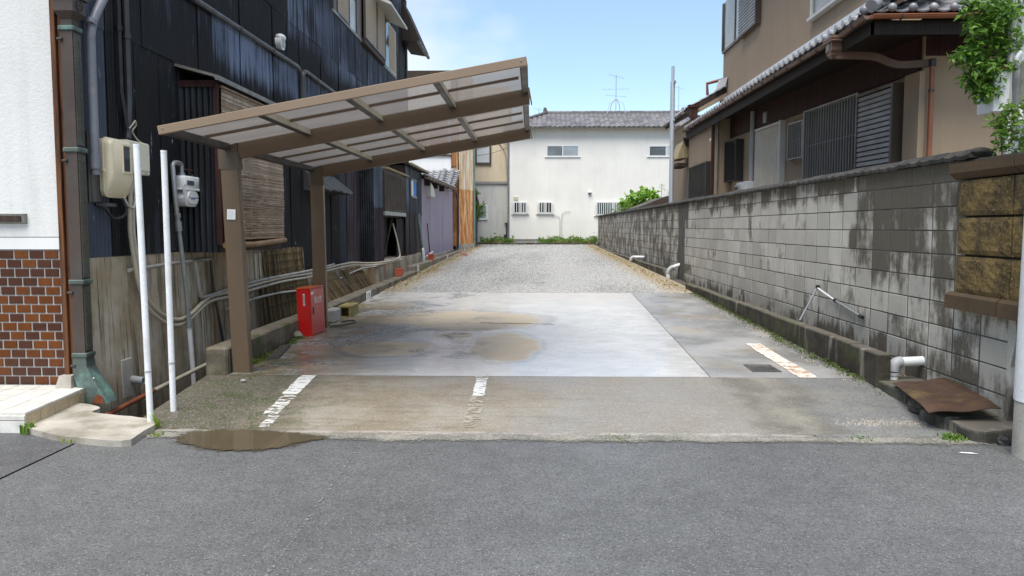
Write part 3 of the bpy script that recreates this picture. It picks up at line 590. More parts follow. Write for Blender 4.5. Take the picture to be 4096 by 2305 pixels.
def stripe(xa, xb, ya, yb, mat, wob=.008, n=14):
    ys_ = np.linspace(ya, yb, n); L = [(xa + random.uniform(-wob, wob), y) for y in ys_]; Q = [(xb + random.uniform(-wob, wob), y) for y in ys_]; mb = MB()
    mb.v = [(x, y, gz(y) + .008) for x, y in L + Q]; mb.f = [(i, n + i, n + i + 1, i + 1) for i in range(n - 1)]; return mb
def line(label, segs):
    r = thing('painted_line', (segs[0][0], segs[0][2], gz(segs[0][2])), label, 'road marking', 'worn stall lines'); r['kind'] = 'structure'
    for q in segs: stripe(*q).build('paint', q[4], r)
line('worn white stall line running from the carport post towards the road', [(-2.14, -2.0, 6.66, 7.27, 'line_white'), (-2.12, -2.0, 6.12, 6.64, 'line_worn'), (-2.06, -1.97, 5.82, 6.10, 'line_worn')])
line('short white stall line patch at the middle of the beige apron', [(-.51, -.41, 6.64, 7.13, 'line_white'), (-.52, -.40, 7.14, 7.27, 'line_worn'), (-.52, -.40, 5.85, 6.63, 'line_faint')])
line('rust stained white stall line beside the small drain grate', [(2.44, 2.61, 7.27, 9.15, 'line_rusty')])
# gritty margin where the asphalt laps the apron, and the pale seam in the road
def m_grit():
    k = NM('road_grit'); x = k.sep(None, 0); y = k.sep(None, 1); g = k.sep(k.vor(140), 0); c = k.mix(k.mr(k.noise(3, 4), .35, .65), (.15, .145, .12), (.26, .245, .205)); c = k.mix(k.mr(g, .7, 1, 0, .7), c, (.42, .41, .38)); c = k.mix(k.mr(g, 0, .25, .6, 0), c, (.06, .06, .05)); c = k.mix(k.mr(k.noise(5, 5, .7, k.mp((1, 2, 1), (5, 5, 5))), .58, .66, 0, .6), c, (.10, .115, .045))
    d = k.ma('ABSOLUTE', k.ma('SUBTRACT', k.ma('ADD', y, k.ma('MULTIPLY', k.ma('SUBTRACT', k.noise(1.8, 5, .65), .5), .22)), 5.575)); f = k.mr(k.ma('ADD', d, k.ma('MULTIPLY', k.ma('SUBTRACT', k.noise(30, 4, .7), .5), .16)), .13, .03, 0, .95)
    k.bump(g, .4, .004); k.out(c, .8, 0, .3); o = [q for q in k.t.nodes if q.type == 'OUTPUT_MATERIAL'][0]; t = k.n('ShaderNodeBsdfTransparent'); m = k.n('ShaderNodeMixShader'); k.link(f, m.inputs[0]); k.link(t.outputs[0], m.inputs[1]); k.link(k.b.outputs[0], m.inputs[2]); k.link(m.outputs[0], o.inputs[0]); MATS['road_grit'] = k.m
m_grit()
def m_dust():
    k = NM('seam_dust'); x = k.sep(None, 0); g = k.sep(k.vor(150), 0); c = k.mix(k.mr(k.noise(3, 4), .35, .65), (.165, .155, .13), (.235, .22, .18)); c = k.mix(k.mr(g, .75, 1, 0, .5), c, (.4, .38, .33)); c = k.mix(k.mr(g, 0, .22, .5, 0), c, (.08, .075, .06))
    d = k.ma('ABSOLUTE', k.ma('SUBTRACT', k.ma('ADD', x, k.ma('MULTIPLY', k.ma('SUBTRACT', k.noise(1.7, 5, .65), .5), .7)), 2.03)); f = k.mr(k.ma('ADD', d, k.ma('MULTIPLY', k.ma('SUBTRACT', k.noise(24, 5, .7), .5), .3)), .42, .0, 0, .9)
    k.out(c, .7, 0, .35); o = [q for q in k.t.nodes if q.type == 'OUTPUT_MATERIAL'][0]; t = k.n('ShaderNodeBsdfTransparent'); m = k.n('ShaderNodeMixShader'); k.link(f, m.inputs[0]); k.link(t.outputs[0], m.inputs[1]); k.link(k.b.outputs[0], m.inputs[2]); k.link(m.outputs[0], o.inputs[0]); MATS['seam_dust'] = k.m
m_dust(); strips('seam_dust', [(y, 1.55, 2.75) for y in (5.70, 6.0, 6.5, 7.0, 7.27)], 'seam_dust', .0085, 8)
mb = MB(); mb.v = [(x, y, z) for y, z in ((5.38, .0075), (5.80, .0085)) for x in np.linspace(-2.75, 3.15, 40)]; mb.f = [(i, i + 1, 41 + i, 40 + i) for i in range(39)]; tag(mb.build('road_margin', 'road_grit'), kind='structure')
mb = MB(); ys_ = np.linspace(1.2, 5.42, 90); mb.v = [(-1.10 - .02 * (y - 1.2) + random.uniform(-.006, .006) + s * random.uniform(.003, .009), y, .0045) for y in ys_ for s in (-1, 1)]; mb.f = [(2 * i, 2 * i + 1, 2 * i + 3, 2 * i + 2) for i in range(89)]; m_paint('seam_fill', (.19, .188, .175), .50, (4, 6, 1)); tag(mb.build('road_seam', 'seam_fill'), kind='structure')
# standing water along the road edge
def puddle(name, pts, z, label, inset=.10):
    """a thin film of water that thins out towards its rim"""
    n = len(pts); c = Vector((sum(q[0] for q in pts) / n, sum(q[1] for q in pts) / n)); mb = MB(); rings = [(1.12, 0), (.90, .34), (.66, 1), (.4, 1)]; dep = []
    for s, d in rings: mb.v += [(c.x + (x - c.x) * s, c.y + (y - c.y) * s, z) for x, y in pts]; dep += [d] * n
    mb.f = [(j * n + i, j * n + (i + 1) % n, (j + 1) * n + (i + 1) % n, (j + 1) * n + i) for j in range(3) for i in range(n)] + [tuple(range(3 * n, 4 * n))]
    o = mb.build(name, 'puddle_water'); a = o.data.attributes.new('depth', 'FLOAT', 'POINT'); a.data.foreach_set('value', dep); return tag(o, label, 'puddle', None, 'structure')
P = [(-2.62, 5.55), (-2.55, 5.70), (-2.30, 5.76), (-1.95, 5.75), (-1.70, 5.68), (-1.52, 5.62), (-1.38, 5.57), (-1.42, 5.50), (-1.55, 5.40), (-1.66, 5.25), (-1.86, 5.16), (-2.08, 5.15), (-2.28, 5.21), (-2.42, 5.30), (-2.55, 5.40)]
cx, cy = -1.95, 5.45; P2 = []
for q in spline([(x, y, 0) for x, y in P + P[:1]], 5)[:-1]: P2.append((q.x + random.uniform(-.008, .008), q.y + random.uniform(-.008, .008)))
puddle('puddle', P2, .0095, 'brown puddle on the road edge in front of the two white poles')

# ================================================================ BLOCK WALL
XR = 3.44
wall = thing('block_wall', (XR, 5.8, 0), 'long grey concrete block boundary wall stained dark in places', 'wall')
bm = MB().obox((0, 0, 0), (.10, .380, .189), None, .003); bme = mesh(bm, 'wall_block', 'concrete_block')
y0 = 6.978 - .4 * 3; far_ = MB(); cnt = 0; cols = []
for i in range(91):
    yc = y0 + .4 * i + .2
    for j in range(10):
        zc = .17 + .2 * j; zc = .17 + .2 * j
        if zc + .1 < gz(yc) - .02: continue
        if j == 9: zc = 1.955
        h = 1.0 if j < 9 else .85
        jx = random.uniform(-.002, .002)
        if i < 33 and cnt < 300 and not (j == 9 and i < 2):
            piece('wall_block', bme, wall, (XR + .05 + jx, yc, zc), (random.uniform(-.004, .004), 0, random.uniform(-.006, .006)), (1, 1, h)); cnt += 1
        elif i >= 33: far_.box(XR + jx, XR + .1, yc - .188, yc + .188, zc - .0925 * h, zc + .0925 * h)
tag(far_.build('far_blocks', 'concrete_block', wall), kind='stuff')
MB().box(XR + .0045, XR + .13, y0 + .01, y0 + 36.4, -.2, 2.03).build('mortar_joints', 'mortar', wall)
cp = MB()
prof = [(-.045, 2.045), (-.05, 2.075), (.0, 2.115), (.12, 2.115), (.17, 2.07), (.165, 2.045)]
for i in range(90):
    a = 6.36 + .4 * i; b = a + .392; mb = MB(); n = 8 if i < 26 else 2; vs = []
    for k in range(n + 1):
        t = k / n; dz = -.014 * abs(math.sin(t * math.pi * 2)) if n > 2 else 0
        vs += [(XR + x, lerp(a, b, t), z + (dz if q in (0, 1) else 0) + .003 * ((i * 7) % 3 - 1)) for q, (x, z) in enumerate(prof)]
    m = len(prof); fs = [(k * m + q, k * m + (q + 1) % m, (k + 1) * m + (q + 1) % m, (k + 1) * m + q) for k in range(n) for q in range(m)] + [tuple(range(m))[::-1], tuple(range(n * m, n * m + m))]
    mb.add(vs, fs); mb.build('coping_block', 'coping', wall)
MB().sphere((XR + .05, 6.37, 2.085), .065, 9, 6, (1.2, 1.0, .6)).build('coping_end', 'coping', wall, True)
MB().box(XR + .02, XR + .14, 6.3, 6.37, 1.85, 2.04, .01).build('wall_end_block', 'coping', wall)
# broken near end of the wall under the stone facing
mb = MB(); mb.prism([(XR - .01, 5.80, -.1), (XR - .01, 5.80, .86), (XR - .01, 5.72, .86), (XR - .01, 5.70, .7), (XR - .01, 5.755, .5), (XR - .01, 5.72, .3), (XR - .01, 5.76, .1), (XR - .01, 5.70, -.1)], (.16, 0, 0)); mb.build('broken_end', 'concrete_block', wall)

# stone faced gate wall nearer the road
gw = thing('stone_gate_wall', (3.36, 5.7, .85), 'brown rock faced stone gate wall with capstones at the road end', 'wall')
def rock_face(y0, y1, z0, z1, x, th=.08):
    """a stone with drafted margins and a rough face towards -x"""
    ny, nz = 12, 8; mb = MB(); m_ = .02; vs = []
    for j in range(nz + 1):
        for i in range(ny + 1):
            e = min(i, ny - i, j, nz - j); vs.append((x + (.012 if e == 0 else random.uniform(-.006, .004)), lerp(y0, y1, i / ny), lerp(z0, z1, j / nz)))
    fs = [(j * (ny + 1) + i, (j + 1) * (ny + 1) + i, (j + 1) * (ny + 1) + i + 1, j * (ny + 1) + i + 1) for j in range(nz) for i in range(ny)]
    mb.add(vs, fs); mb.box(x + .013, x + th, y0, y1, z0, z1); return mb
for k, (za, zb) in enumerate(((.985, 1.272), (1.290, 1.572), (1.590, 1.862))):
    rock_face(5.715, 6.43 + .012 * (k == 2), za, zb, 3.36).build('stone', 'brown_stone', gw); rock_face(5.42, 5.700, za, zb, 3.36).build('stone', 'brown_stone', gw)
for a, b in ((5.79, 6.50), (5.42, 5.775)):
    mb = MB(); mb.prism([(3.36, a, .985), (3.325, a, .962), (3.325, a, .855), (3.44, a, .855), (3.44, a, .985)], (0, b - a, 0)); mb.build('base_stone', 'brown_cap', gw)
for a, b in ((5.66, 6.52), (5.42, 5.645)):
    mb = MB(); mb.prism([(3.39, a, 1.875), (3.33, a, 1.925), (3.33, a, 2.0), (3.6, a, 2.0), (3.6, a, 1.875)], (0, b - a, 0)); mb.build('capstone', 'brown_cap', gw)
MB().box(3.43, 3.58, 5.43, 6.42, .86, 1.874).build('core', 'mortar', gw)
MB().box(3.50, 3.64, 5.43, 5.68, -.3, .86).build('footing', 'kerb_dark', gw)

# ================================================================ CORNER HOUSE (white front, black tin side)
XL = -3.85
ho = thing('corner_house', (-4.2, 6.7, 0), 'old two storey house with white front and long black corrugated tin side', 'house')
MB().box(-9, XL - .04, 6.74, 24.55, -.35, 8.4).build('wall_core', 'dark_wood', ho)
MB().box(-9, -3.985, 6.70, 6.739, 1.418, 8.4).build('front_wall', 'white_stucco', ho)
MB().box(-9, -3.982, 6.694, 6.739, 1.312, 1.412).build('front_band', 'plain_white', ho)
MB().box(-9, -3.989, 6.706, 6.739, .10, 1.310).build('tile_bed', 'grout', ho)
te = {}
def tile_me(wd):
    k = round(wd, 3)
    if k not in te: te[k] = mesh(MB().obox((0, 0, 0), (wd, .012, .065), None, .003), 'wall_tile', 'glazed_brick')
    return te[k]
for r_ in range(15):
    zc = 1.304 - .0776 * r_ - .037; x = -3.986 - (.0 if r_ % 2 else -.0); first = True
    while x > -5.05:
        wd = .116 if not (first and r_ % 2 == 0) else .051
        piece('wall_tile', tile_me(wd), ho, (x - wd / 2, 6.704, zc)); x -= wd + .0142; first = False
    piece('wall_tile', te.setdefault('s', mesh(MB().obox((0, 0, 0), (.012, .05, .066), None, .003), 'wall_tile', 'glazed_brick')), ho, (-3.982, 6.725, zc))
ms_ = MB(); ms_.prism([(-4.30, 6.70, 1.615), (-4.30, 6.655, 1.612), (-4.30, 6.665, 1.54), (-4.30, 6.70, 1.528)], (-.6, 0, 0)); s_ = ms_.build('letter_plate', 'hood_metal', ho)
MB().box(-4.86, -4.33, 6.652, 6.66, 1.548, 1.596).build('flap', 'dark_wood', s_)
MB().box(-3.978, -3.935, 6.60, 6.73, .245, 8.4, .004).build('corner_post', 'post_wood', ho); MB().box(-3.933, -3.895, 6.63, 6.76, .245, 8.4, .004).build('corner_board', 'post_wood', ho)
mb = MB(); mb.prism([(-4.02, 6.50, .10), (-3.87, 6.50, .10), (-3.885, 6.54, .25), (-3.99, 6.54, .25)], (0, .16, 0)); mb.build('post_stone', 'pad_concrete', ho)

def corr(L, H, pitch, amp, seg=6, rows=2, wob=.004):
    n = int(round(L / pitch * seg)); mb = MB()
    for j in range(rows + 1):
        for i in range(n + 1):
            y = L * i / n; mb.v.append((amp * math.cos(2 * math.pi * y / pitch) + (wob * math.sin(j * 2.1 + y * 5) if 0 < j < rows else 0), y, H * j / rows))
    mb.f = [(j * (n + 1) + i, j * (n + 1) + i + 1, (j + 1) * (n + 1) + i + 1, (j + 1) * (n + 1) + i) for j in range(rows) for i in range(n)]
    return mb
def smooth(me):
    for p in me.polygons: p.use_smooth = True
    return me
def sheets(parent, x, ya, yb, za, zb, mats, width=.66, pitch=.048, amp=.0062, lap=.03, lean=0.):
    n = max(1, round((yb - ya) / width)); wd = (yb - ya) / n; cache = {}
    for i in range(n):
        m = mats[i % len(mats)] if isinstance(mats, (list, tuple)) else mats
        if m not in cache: cache[m] = smooth(mesh(corr(wd + lap, zb - za, pitch, amp), 'tin_sheet', m))
        piece('tin_sheet', cache[m], parent, (x + .004 * (i % 2) + random.uniform(0, .003), ya + wd * i, za + random.uniform(-.012, .012)), (0, random.uniform(-.002, .002) + lean, random.uniform(-.003, .003)))
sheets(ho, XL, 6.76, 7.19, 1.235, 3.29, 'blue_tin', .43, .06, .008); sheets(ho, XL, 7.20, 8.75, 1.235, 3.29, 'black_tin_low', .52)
sheets(ho, XL, 10.88, 13.2, 1.14, 3.29, 'black_tin_low', .58); sheets(ho, XL, 13.2, 17.72, .72, 3.29, ['black_tin_low', 'grey_tin', 'black_tin_low', 'black_tin_low', 'navy_tin', 'plum_tin', 'plum_tin'], .65)
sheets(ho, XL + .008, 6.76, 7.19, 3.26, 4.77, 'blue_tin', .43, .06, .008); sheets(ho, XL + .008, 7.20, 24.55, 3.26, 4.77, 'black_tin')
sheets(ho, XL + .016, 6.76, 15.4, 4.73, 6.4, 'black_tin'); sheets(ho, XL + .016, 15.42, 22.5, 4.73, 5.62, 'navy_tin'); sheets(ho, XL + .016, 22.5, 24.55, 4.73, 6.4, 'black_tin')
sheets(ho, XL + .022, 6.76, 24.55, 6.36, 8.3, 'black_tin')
# plinth
mb = MB(); mb.prism([(-3.90, 6.76, 1.232), (-3.848, 6.76, 1.232), (-3.80, 6.76, -.36), (-3.90, 6.76, -.36)], (0, 4.3, 0)); mb.build('plinth', 'stained_concrete', ho)
mb = MB(); mb.prism([(-3.90, 11.07, 1.18), (-3.848, 11.07, 1.18), (-3.77, 11.07, -.36), (-3.90, 11.07, -.36)], (0, 2.2, 0)); mb.build('plinth', 'stained_concrete', ho)
mb = MB(); mb.prism([(-3.90, 13.28, .735), (-3.846, 13.28, .735), (-3.62, 13.28, -.34), (-3.90, 13.28, -.34)], (0, 4.5, 0)); mb.build('plinth', 'stained_concrete', ho)
mb = MB(); mb.prism([(-3.90, 17.79, .73), (-3.50, 17.79, .70), (-3.40, 17.79, -.34), (-3.90, 17.79, -.34)], (0, 7.7, 0)); mb.build('plinth', 'stained_concrete', ho)
MB().box(-3.845, -3.805, 7.22, 7.42, -.1, .27, .02).build('cement_patch', 'pad_concrete', ho)
# upper windows with shutters
def shutter(parent, x, y0, y1, z0, z1, n, name='shutter', mat='shutter_cream', fr='alu_bronze', slope=.016):
    f = MB(); t = .03
    for a in ((y0, y0 + t), (y1 - t, y1)): f.box(x - .035, x + .014, a[0], a[1], z0, z1)
    f.box(x - .035, x + .014, y0 + t, y1 - t, z0, z0 + t); f.box(x - .035, x + .014, y0 + t, y1 - t, z1 - t, z1); p = f.build(name, fr if fr else mat, parent)
    MB().box(x - .033, x - .022, y0 + t + .001, y1 - t - .001, z0 + t + .001, z1 - t - .001).build('shutter_back', 'leader_brown', parent)
    h = (z1 - z0 - 2 * t) / n; s = MB(); s.prism([(0, 0, 0), (slope, 0, .10 * h), (slope * .8, 0, .36 * h), (-.008, 0, .64 * h), (-.012, 0, 0)], (0, y1 - y0 - 2 * t - .004, 0)); me = mesh(s, 'slat', mat)
    for i in range(n): piece('slat', me, p, (x - .008, y0 + t + .002, z0 + t + h * i))
    return p
MB().box(XL + .0, -3.80, 15.45, 18.0, 5.60, 5.655).build('window_sill', 'hood_metal', ho); MB().box(XL, -3.80, 20.3, 22.5, 5.60, 5.655).build('window_sill', 'hood_metal', ho); MB().box(XL, -3.74, 18.0, 20.5, 5.585, 5.70).build('window_sill', 'dark_wood', ho)
MB().box(XL, -3.805, 15.5, 15.72, 5.656, 7.4).build('window_post', 'alu_bronze', ho); MB().box(XL, -3.80, 17.5, 17.98, 5.656, 7.4).build('window_post', 'alu_bronze', ho)
shutter(ho, -3.80, 15.73, 16.78, 5.66, 7.3, 30); MB().box(XL, -3.83, 16.80, 17.49, 5.66, 7.4).build('window_pane', 'frosted', ho)
shutter(ho, -3.735, 18.02, 19.40, 5.71, 7.3, 30); shutter(ho, -3.735, 19.42, 20.50, 5.71, 6.92, 24); MB().box(XL, -3.79, 20.52, 21.25, 5.66, 6.86).build('window_pane', 'dark_glass', ho); shutter(ho, -3.80, 21.27, 22.38, 5.66, 6.85, 24, fr='shutter_cream')
mb = MB(); mb.prism([(XL, 18.9, 7.05), (-3.30, 18.9, 6.72), (-3.30, 18.9, 6.66), (XL, 18.9, 6.90)], (0, 2.4, 0)); mb.build('window_hood', 'alu_pale', ho)
mb = MB(); mb.prism([(-3.86, 23.6, 6.95), (-3.30, 23.6, 6.86), (-3.30, 23.6, 6.95), (-3.86, 23.6, 8.2)], (0, 2.0, 0)); mb.build('roof_end', 'soffit_wood', ho)
mb = MB(); mb.tube([(-3.32, 23.55, 6.86), (-3.32, 25.7, 6.86)], .05, 10); mb.build('gutter', 'dark_pipe', ho, True); mb = MB(); mb.tube([(-3.78, 23.9, 8.2), (-3.80, 24.2, 7.3), (-3.80, 24.3, 3.2)], .045, 10); mb.build('downpipe', 'dark_pipe', ho, True)
# bay with its hood
bay = MB(); bay.box(XL - .03, -3.46, 8.74, 10.88, 1.22, 3.10); by = bay.build('bay', 'dark_wood', ho)
sm = smooth(mesh(corr(.40, 1.84, .066, .010, 8), 'tin_sheet', 'black_tin_low'))
piece('tin_sheet', sm, by, (-3.845, 8.725, 1.22), (0, 0, R(-90)))
MB().box(-3.475, -3.425, 8.70, 8.75, 1.30, 3.06, .004).build('corner_post', 'red_wood', by); MB().box(XL, -3.44, 8.70, 8.722, 3.02, 3.09).build('lintel', 'red_wood', by)
mb = MB(); mb.prism([(XL, 8.60, 3.255), (-3.37, 8.60, 3.125), (-3.37, 8.60, 3.075), (-3.40, 8.60, 3.075), (-3.42, 8.60, 3.11), (XL, 8.60, 3.225)], (0, 2.4, 0)); mb.build('hood', 'hood_metal', by)
# tin awning, eaten at the edge
mb = MB(); n = 16
for i in range(n + 1):
    y = 13.38 + 2.05 * i / n; e = .010 * math.sin(i * 1.7) + random.uniform(-.014, .010); mb.v += [(XL, y, 2.47), (-3.47, y, 2.15 + e), (-3.475, y, 2.13 + e), (XL, y, 2.12 + .02 * (i % 2))]
mb.f = [(4 * i + a, 4 * i + (a + 1) % 4, 4 * i + 4 + (a + 1) % 4, 4 * i + 4 + a) for i in range(n) for a in range(4)] + [(3, 2, 1, 0), (4 * n, 4 * n + 1, 4 * n + 2, 4 * n + 3)]
mb.build('awning', 'grey_tin', ho)
# ---- low tin annexe further along
an = thing('tin_annexe', (-3.55, 17.75, .7), 'low tin clad annexe with brown slatted box and small blue window', 'building')
MB().box(-3.9, -3.60, 17.80, 18.95, .7, 2.90).build('wall_core', 'dark_wood', an); MB().box(-3.9, -3.64, 18.95, 22.05, 1.75, 2.92).build('wall_core', 'dark_wood', an); MB().box(-3.95, -3.56, 22.06, 25.3, .63, 3.2).build('wall_core', 'dark_wood', an)
s2 = smooth(mesh(corr(.34, 2.2, .05, .008, 8), 'tin_sheet', 'black_tin_low')); piece('tin_sheet', s2, an, (-3.88, 17.775, .68), (0, 0, R(-90)))
sheets(an, -3.56, 17.78, 18.95, .70, 1.95, 'plum_tin', .6); sheets(an, -3.565, 17.78, 18.95, 1.93, 2.9, 'blue_tin', .6)
sheets(an, -3.84, 18.96, 20.9, .72, 1.8, 'grey_tin', .65); sheets(an, -3.60, 20.95, 22.0, .70, 1.72, 'black_tin_low', 1.05, .076, .009)
sheets(an, -3.53, 22.05, 24.2, .61, 1.95, 'plum_tin', .7); sheets(an, -3.53, 24.2, 25.3, 1.88, 2.2, 'plum_tin', .6); sheets(an, -3.527, 22.05, 25.3, 1.93, 3.22, 'navy_tin', .8)
mb = MB()
mb.box(-3.60, -3.515, 18.97, 22.12, 1.90, 1.94); mb.box(-3.60, -3.515, 18.97, 22.12, 2.79, 2.83); mb.box(-3.60, -3.515, 18.97, 19.0, 1.94, 2.79); mb.box(-3.60, -3.515, 22.09, 22.12, 1.94, 2.79); bx = mb.build('slat_box', 'slat_brown', an)
sl = mesh(MB().box(-.012, .012, -.017, .017, 0, .85), 'slat', 'slat_brown')
for i in range(56): piece('slat', sl, bx, (-3.53, 19.03 + .0545 * i, 1.94))
MB().box(-3.62, -3.50, 18.95, 22.05, 1.79, 1.885).build('tray', 'galvanised', an); MB().box(-3.66, -3.46, 19.1, 22.5, 2.90, 2.94).build('roof_plank', 'plank_wood', an); MB().box(-3.62, -3.54, 19.1, 22.05, 2.84, 2.898).build('fascia', 'grey_wood', an)
mb = MB(); mb.prism([(-3.95, 22.0, 3.42), (-3.38, 22.0, 3.26), (-3.38, 22.0, 3.20), (-3.95, 22.0, 3.34)], (0, 3.9, 0)); mb.build('roof', 'dark_wood', an); MB().box(-3.375, -3.34, 22.0, 25.92, 3.225, 3.28).build('roof_plank', 'plank_wood', an)
wn = MB().box(-3.535, -3.49, 23.12, 24.12, 2.36, 2.41).box(-3.535, -3.49, 23.12, 24.12, 2.86, 2.9).build('window_frame', 'hood_metal', an); MB().box(-3.535, -3.515, 23.14, 23.6, 2.41, 2.86).build('window_pane', 'dark_glass', an); MB().box(-3.535, -3.508, 23.62, 24.08, 2.41, 2.86).build('blue_panel', 'blue_sheet', an)
mb = MB(); mb.tube([(-3.62, 20.45, 1.72), (-3.7, 19.75, .82)], .03, 8); tag(mb.build('wooden_prop', 'dark_wood', None, True), 'dark wooden pole leaning under the brown slatted box', 'pole')
mb = MB(); mb.tube(spline([(-3.42, 23.9, 1.9), (-3.40, 24.0, 1.4), (-3.38, 24.6, .46)], 4), .05, 10); tag(mb.build('drainpipe', 'cyan_pipe', None, True), 'grey green drainpipe at the end of the tin annexe', 'pipe')
mb = MB(); mb.tube(spline([(-3.30, 23.72, .86), (-3.27, 23.72, .80), (-3.25, 23.75, .42)], 4), .042, 10); tag(mb.build('vent_pipe', 'white_pvc', None, True), 'stubby white pipe with rounded top beside the grey green drainpipe', 'pipe')

# ================================================================ LEADER AND PIPES OF THE CORNER HOUSE
ld = thing('rain_leader', (-3.83, 6.63, .05), 'brown metal rainwater leader with ornate hopper and greenish boot at the house corner', 'downpipe')
def loft(secs, name, mat, parent, sm_=False):
    """box sections (x0,x1,y0,y1,z) joined from one to the next"""
    mb = MB()
    for a, b, c, d, z in secs: mb.v += [(a, c, z), (b, c, z), (b, d, z), (a, d, z)]
    n = len(secs); mb.f = [(4 * i + k, 4 * i + (k + 1) % 4, 4 * i + 4 + (k + 1) % 4, 4 * i + 4 + k) for i in range(n - 1) for k in range(4)] + [(3, 2, 1, 0), tuple(range(4 * n - 4, 4 * n))]
    return mb.build(name, mat, parent, sm_)
loft([(-3.88, -3.78, 6.58, 6.70, .40), (-3.88, -3.78, 6.58, 6.70, 3.12)], 'pipe', 'leader_brown', ld)
for za, zb in ((.46, 1.0), (1.08, 2.10), (2.18, 3.09)):
    pn = MB().box(-3.779, -3.772, 6.592, 6.618, za, zb).box(-3.779, -3.772, 6.665, 6.69, za, zb).box(-3.779, -3.772, 6.618, 6.665, zb - .06, zb).box(-3.779, -3.775, 6.618, 6.665, za + .05, zb - .06).box(-3.779, -3.772, 6.618, 6.665, za, za + .05).build('riveted_panel', 'leader_olive', ld)
    rv = MB()
    for i in range(int((zb - za) / .085)):
        for y in (6.605, 6.677): rv.sphere((-3.771, y, za + .04 + .085 * i), .007, 6, 4)
    tag(rv.build('rivets', 'leader_olive', pn), kind='stuff')
for z in (.42, 1.04, 2.14, 3.13): MB().box(-3.895, -3.760, 6.565, 6.715, z - .02, z + .02, .008).build('collar', 'verdigris', ld); MB().tube([(-3.86, 6.57, z - .09), (-3.90, 6.57, z - .09)], .012, 8).build('bracket', 'iron', ld)
hp = loft([(-3.875, -3.785, 6.585, 6.695, 3.15), (-3.875, -3.785, 6.585, 6.695, 3.20), (-3.905, -3.745, 6.54, 6.74, 3.26), (-3.905, -3.745, 6.54, 6.74, 3.37)], 'hopper', 'leader_brown', ld)
MB().box(-3.925, -3.725, 6.515, 6.76, 3.372, 3.40, .006).build('hopper_lip', 'leader_brown', hp); MB().box(-3.91, -3.74, 6.53, 6.745, 3.401, 3.70).build('hopper_top', 'leader_brown', hp)
em = MB()
for i in range(18):
    a, b = i * R(20), (i + 1) * R(20); em.tube([(-3.742, 6.64 + .045 * math.cos(a), 3.315 + .045 * math.sin(a)), (-3.742, 6.64 + .045 * math.cos(b), 3.315 + .045 * math.sin(b))], .004, 4)
for i in range(4): a = i * R(90) + R(45); em.sphere((-3.742, 6.64 + .02 * math.cos(a), 3.315 + .02 * math.sin(a)), .014, 8, 5, (.3, 1, 1))
em.build('crest', 'leader_brown', hp)
bt = [(-3.885, -3.775, 6.575, 6.705, .40), (-3.887, -3.765, 6.57, 6.705, .32), (-3.875, -3.72, 6.56, 6.705, .24), (-3.835, -3.655, 6.54, 6.70, .15), (-3.785, -3.60, 6.53, 6.69, .07), (-3.765, -3.575, 6.53, 6.68, .02)]
MB().prism([(-3.70, 6.526, .02), (-3.60, 6.526, .02), (-3.615, 6.526, .075), (-3.655, 6.526, .10), (-3.69, 6.526, .06)], (0, -.004, 0)).build('boot_mouth', 'rust', ld)
loft(bt, 'boot', 'verdigris', ld)
mb = MB()
for z in (.22, .12, .05): mb.sphere((-3.60 - z * .45, 6.535 + z * .07, z + .01), .007, 6, 4)
mb.build('rivets', 'white_pvc', ld)
def pipe(name, pts, r, mat, label, cat='pipe', group=None, n=10, extra=None):
    mb = MB().tube(pts, r, n)
    for q in extra or ():
        a, b, rr = q; mb.tube([a, b], rr, n)
    return tag(mb.build(name, mat, None, True, at=pts[0]), label, cat, group)
V = Vector
pipe('drainpipe', [(-3.765, 6.83, 1.95), (-3.765, 6.83, 3.10)] + arc((-3.765, 6.83, 3.10), (-3.765, 6.84, 3.22), (-3.76, 6.93, 3.34)) + [(-3.74, 7.22, 3.75)], .038, 'grey_pvc', 'blue grey plastic drainpipe bending up beside the brown rain leader', 'downpipe', None, 12, [((-3.765, 6.83, 2.0), (-3.765, 6.83, 2.12), .046), ((-3.765, 6.83, 3.22), (-3.765, 6.85, 3.26), .045)])
pipe('conduit_pipe', [(-3.80, 7.38, 3.8), (-3.80, 7.38, 2.75), (-3.79, 7.45, 2.42), (-3.79, 7.45, 2.32)], .020, 'black_pipe', 'thin black conduit dropping from above to the meter boxes', 'pipe', None, 8, [((-3.80, 7.38, 3.30), (-3.80, 7.38, 3.34), .028)])
pipe('conduit_pipe', [(-3.80, 7.52, 3.85), (-3.80, 7.52, 2.7), (-3.79, 7.47, 2.45), (-3.785, 7.45, 2.33)], .028, 'dark_pipe', 'thicker dark conduit beside the thin black one above the meter boxes', 'pipe', None, 8, [((-3.80, 7.52, 3.26), (-3.80, 7.52, 3.30), .036)])
pipe('eaves_pipe', [(-3.79, 7.6, 4.03), (-3.79, 12.9, 4.075)] + arc((-3.79, 12.9, 4.075), (-3.79, 13.15, 4.07), (-3.79, 13.17, 3.9)) + [(-3.79, 13.18, 3.15)], .036, 'dark_pipe', 'grey pipe running level across the black wall then turning down', 'pipe', None, 10, [((-3.79, y, 4.032 + .0085 * (y - 7.6)), (-3.79, y + .04, 4.032 + .0085 * (y - 7.6)), .044) for y in (9.0, 10.4, 11.7)])
pipe('eaves_pipe', [(-3.79, 13.26, 3.4), (-3.79, 13.26, 3.95)] + arc((-3.79, 13.26, 3.95), (-3.79, 13.28, 4.1), (-3.79, 13.5, 4.09)) + [(-3.79, 17.5, 4.02)], .034, 'dark_pipe', 'second grey pipe arching away along the black wall under the shutters', 'pipe')
vc = thing('wall_vent', (-3.8, 12.09, 4.26), 'round white louvred vent cap on the black tin wall', 'vent'); mb = MB().tube([(-3.84, 12.09, 4.26), (-3.745, 12.09, 4.26)], .115, 16, True, [.10, .115]); mb.build('body', 'white_pvc', vc, True); mb = MB()
